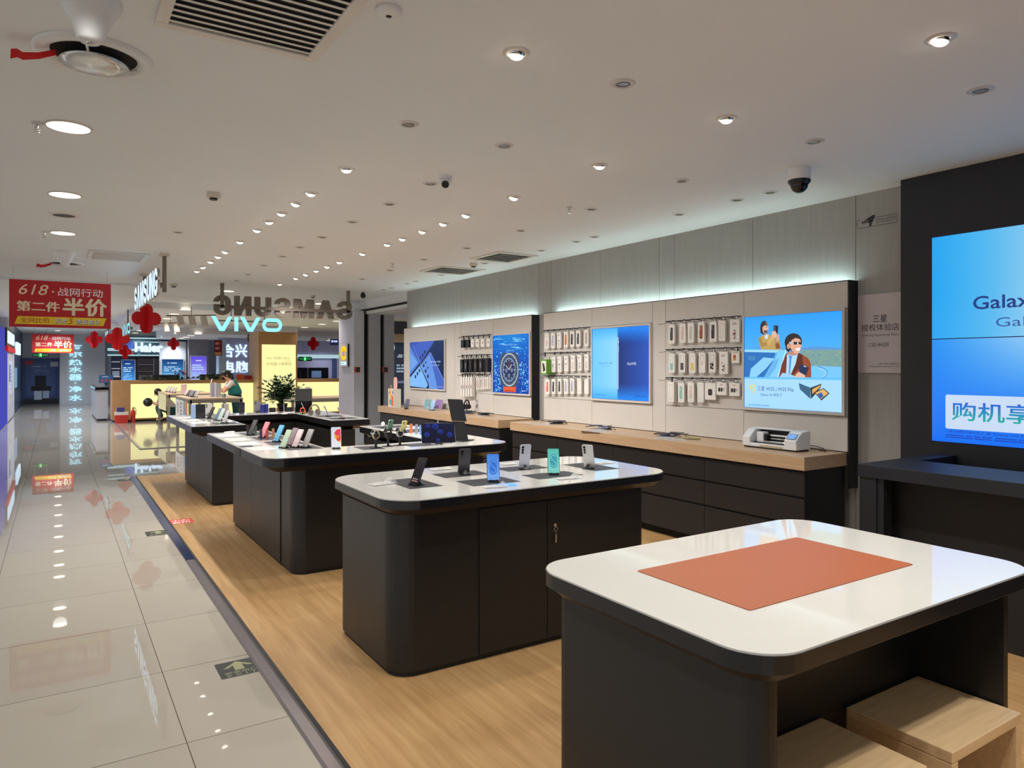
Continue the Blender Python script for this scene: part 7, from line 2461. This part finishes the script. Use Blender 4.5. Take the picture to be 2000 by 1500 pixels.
tag(o, 'white poster with a blue square on the left grey pier', 'poster')
o = MB().box(-1.118, 27.9, 0.85, -1.10, 29.2, 1.5, glow('pale_box_glow', (150, 200, 236), 0.7)).build('light_box')
tag(o, 'small pale lit box on the far left shop front', 'light panel')
o = MB().box(-1.118, 28.4, 1.95, -1.06, 31.0, 2.35, MT['white_glow']).build('lit_sign_box')
tag(o, 'small lit sign box on the far left shop front, behind the left pier', 'sign')

# ------------------------------------------------------------------ people
def skinned(name, verts, edges, m, parent=None, root=0, sub=2):
    me = bpy.data.meshes.new(name)
    me.from_pydata([v[0] for v in verts], edges, [])
    o = bpy.data.objects.new(name, me)
    COL.objects.link(o)
    s = o.modifiers.new('skin', 'SKIN')
    s.use_smooth_shade = True
    for i, v in enumerate(verts):
        r = v[1]
        me.skin_vertices[0].data[i].radius = (r, r) if not isinstance(r, tuple) else r
    me.skin_vertices[0].data[root].use_root = True
    ss = o.modifiers.new('smooth', 'SUBSURF')
    ss.levels = ss.render_levels = sub
    bpy.context.view_layer.update()
    ev = o.evaluated_get(bpy.context.evaluated_depsgraph_get())
    m2 = bpy.data.meshes.new_from_object(ev)
    m2.materials.clear()
    m2.materials.append(m)
    bpy.data.objects.remove(o)
    o2 = bpy.data.objects.new(name, m2)
    COL.objects.link(o2)
    for p in m2.polygons:
        p.use_smooth = True
    if parent:
        o2.parent = parent
    return o2


def person(label, M, J, cloth_top, sleeve, trousers, hairstyle, cap=False):
    """J: joint name -> local position; the figure faces local -Y"""
    t = thing('person', label, 'person', M=M)
    V, E, idx = [], [], {}

    def add(n, p, r, link=None):
        idx[n] = len(V)
        V.append((Vector(p), r))
        if link is not None:
            E.append((idx[link], idx[n]))
    j = {k: Vector(v) for k, v in J.items()}
    add('pelvis', j['pelvis'], 0.125)
    add('waist', j['pelvis'].lerp(j['chest'], 0.5), 0.105, 'pelvis')
    add('chest', j['chest'], 0.125, 'waist')
    add('neck', j['neck'], 0.048, 'chest')
    hd = (j['head'] - j['neck']).normalized()
    add('jaw', j['head'] - hd * 0.055, 0.062, 'neck')
    add('skull', j['head'] + hd * 0.02, 0.088, 'jaw')
    add('crown', j['head'] + hd * 0.085, 0.055, 'skull')
    for s in ('L', 'R'):
        add('sh' + s, j['sh' + s], 0.055, 'chest')
        add('el' + s, j['el' + s], 0.040, 'sh' + s)
        add('wr' + s, j['wr' + s], 0.027, 'el' + s)
        pd = (j['wr' + s] - j['el' + s]).normalized()
        add('palm' + s, j['wr' + s] + pd * 0.06, 0.032, 'wr' + s)
        side = pd.cross(Vector((0, 0, 1))).normalized() if abs(pd.z) < 0.9 else Vector((1, 0, 0))
        for f in range(4):
            b = j['wr' + s] + pd * 0.09 + side * (0.022 * (f - 1.5))
            add(f'f{s}{f}', b, 0.009, 'palm' + s)
            add(f'g{s}{f}', b + pd * (0.035 + 0.006 * (1 if f in (1, 2) else 0)) + Vector((0, 0, -0.012)), 0.008, f'f{s}{f}')
        add(f'th{s}', j['wr' + s] + pd * 0.055 + side * 0.045, 0.010, 'palm' + s)
        add(f'ti{s}', j['wr' + s] + pd * 0.085 + side * 0.055, 0.008, f'th{s}')
        add('hip' + s, j['hip' + s], 0.088, 'pelvis')
        add('kn' + s, j['kn' + s], 0.058, 'hip' + s)
        add('an' + s, j['an' + s], 0.038, 'kn' + s)
        add('toe' + s, j['toe' + s], 0.034, 'an' + s)
    skinned('body', V, E, MT['skin'], t)
    g = 0.014
    skinned('shirt', [(j['pelvis'] + Vector((0, 0, -0.09)), 0.172), (j['pelvis'].lerp(j['chest'], 0.1), 0.170), (j['pelvis'].lerp(j['chest'], 0.5), 0.140 + g), (j['chest'], 0.142 + g), (j['chest'].lerp(j['neck'], 0.6), 0.075 + g)], [(0, 1), (1, 2), (2, 3), (3, 4)], cloth_top, t)
    for s in ('L', 'R'):
        skinned('sleeve', [(j['chest'].lerp(j['sh' + s], 0.75), 0.075), (j['sh' + s], 0.070), (j['sh' + s].lerp(j['el' + s], 0.62), 0.060)], [(0, 1), (1, 2)], sleeve, t)
    skinned('trousers', [(j['pelvis'] + Vector((0, 0, 0.02)), 0.142), (j['hipL'], 0.108), (j['knL'], 0.078), (j['anL'] + Vector((0, 0, 0.03)), 0.062), (j['hipR'], 0.108), (j['knR'], 0.078), (j['anR'] + Vector((0, 0, 0.03)), 0.062)],
            [(0, 1), (1, 2), (2, 3), (0, 4), (4, 5), (5, 6)], trousers, t)
    for s in ('L', 'R'):
        skinned('shoe', [(j['an' + s] + Vector((0, 0.03, -0.035)), 0.045), (j['toe' + s] + Vector((0, 0, 0.0)), 0.040)], [(0, 1)], MT['black_plastic'], t)
    # face and hair; f = facing direction
    f = Vector(J['face']).normalized()
    up = hd
    rt = f.cross(up).normalized()
    c = j['head']
    m = MB()
    for s in (-1, 1):
        m.ball(c + f * 0.080 + rt * 0.032 * s + up * 0.012, (0.010, 0.010, 0.007), MT['hair'], 8, 6)
        m.ball(c + rt * 0.088 * s - f * 0.005, (0.014, 0.016, 0.028), MT['skin'], 8, 6)
    m.ball(c + f * 0.094 - up * 0.012, (0.013, 0.013, 0.020), MT['skin'], 8, 6)
    m.ball(c + f * 0.080 - up * 0.050, (0.018, 0.012, 0.006), pmat((176, 90, 84), 0.5), 8, 5)
    m.build('face_features', t)
    Mh = Matrix.Translation(c) @ Matrix((rt, -f, up)).transposed().to_4x4()
    h = MB()
    h.ball((0, 0.022, 0.028), (0.100, 0.098, 0.098), MT['hair'], 18, 10)
    if hairstyle == 'bun':
        h.ball((0, 0.115, -0.02), (0.045, 0.045, 0.045), MT['hair'], 12, 8)
        h.ball((0, 0.06, -0.04), (0.085, 0.06, 0.06), MT['hair'], 14, 8)
    h.build('hair', t, Mh)
    if cap:
        k = MB().lathe([(0.107, 0.045), (0.112, 0.075), (0.095, 0.105), (0.0001, 0.110)], MT['hair'], 20)
        k.box(-0.07, 0.08, 0.05, 0.07, 0.15, 0.062, MT['hair'])
        k.build('cap', t, Mh)
    return t


face_left = Matrix.Translation((3.62, 17.86, 0.0085)) @ Matrix.Rotation(-math.pi / 2, 4, 'Z')      # local -Y looks to world -X
J = dict(pelvis=(0, 0.0, 0.90), chest=(0, -0.10, 1.14), neck=(0, -0.17, 1.24), head=(0, -0.215, 1.325), face=(0, -1, -0.12),
         shL=(0.15, -0.12, 1.16), shR=(-0.15, -0.12, 1.16), elL=(0.12, -0.29, 0.925), elR=(-0.13, -0.27, 0.925), wrL=(0.06, -0.42, 1.08), wrR=(-0.05, -0.43, 1.08),
         hipL=(0.09, 0.0, 0.82), hipR=(-0.09, 0.0, 0.82), knL=(0.10, -0.02, 0.46), knR=(-0.10, 0.03, 0.46), anL=(0.10, 0.03, 0.09), anR=(-0.10, 0.09, 0.09), toeL=(0.10, -0.11, 0.045), toeR=(-0.10, -0.05, 0.045))
person('woman in white sleeves and teal vest leaning on a pale table, hands raised', face_left, J, MT['teal'], MT['white_cloth'], MT['teal_dark'], 'bun', True)
o = MB().box(-0.035, -0.006, -0.07, 0.035, 0.006, 0.07, MT['white_plastic']).build('held_phone', None, Matrix.Translation((3.075, 17.86, 1.185)) @ Matrix.Rotation(math.pi / 2, 4, 'Z') @ Matrix.Rotation(0.3, 4, 'X'))
tag(o, 'small pale phone in the hands of the woman in the teal vest', 'phone')
crouch = Matrix.Translation((2.60, 21.78, 0.0085)) @ Matrix.Rotation(-math.pi / 2, 4, 'Z')
J = dict(pelvis=(0, 0.14, 0.34), chest=(0, -0.08, 0.62), neck=(0, -0.17, 0.73), head=(0, -0.23, 0.80), face=(0, -1, -0.5),
         shL=(0.15, -0.11, 0.64), shR=(-0.15, -0.11, 0.64), elL=(0.20, -0.27, 0.48), elR=(-0.18, -0.27, 0.48), wrL=(0.08, -0.36, 0.55), wrR=(-0.06, -0.36, 0.55),
         hipL=(0.09, 0.10, 0.30), hipR=(-0.09, 0.10, 0.30), knL=(0.13, -0.27, 0.42), knR=(-0.13, -0.25, 0.42), anL=(0.12, -0.14, 0.09), anR=(-0.12, -0.12, 0.09), toeL=(0.12, -0.28, 0.045), toeR=(-0.12, -0.26, 0.045))
person('crouching person in a pale grey top and dark teal trousers before the glowing bar', crouch, J, MT['grey_cloth'], MT['grey_cloth'], MT['teal_dark'], 'short')
o = MB().lathe([(0.0001, -0.02), (0.11, -0.02), (0.118, 0), (0.11, 0.02), (0.03, 0.02), (0.025, 0.035), (0.0001, 0.036)], MT['black_plastic'], 28, frame((2.11, 21.62, 0.57), (1, 0, 0), (0, 0, 1))).build('black_disc')
tag(o, 'round black disc held by the crouching person', 'disc')
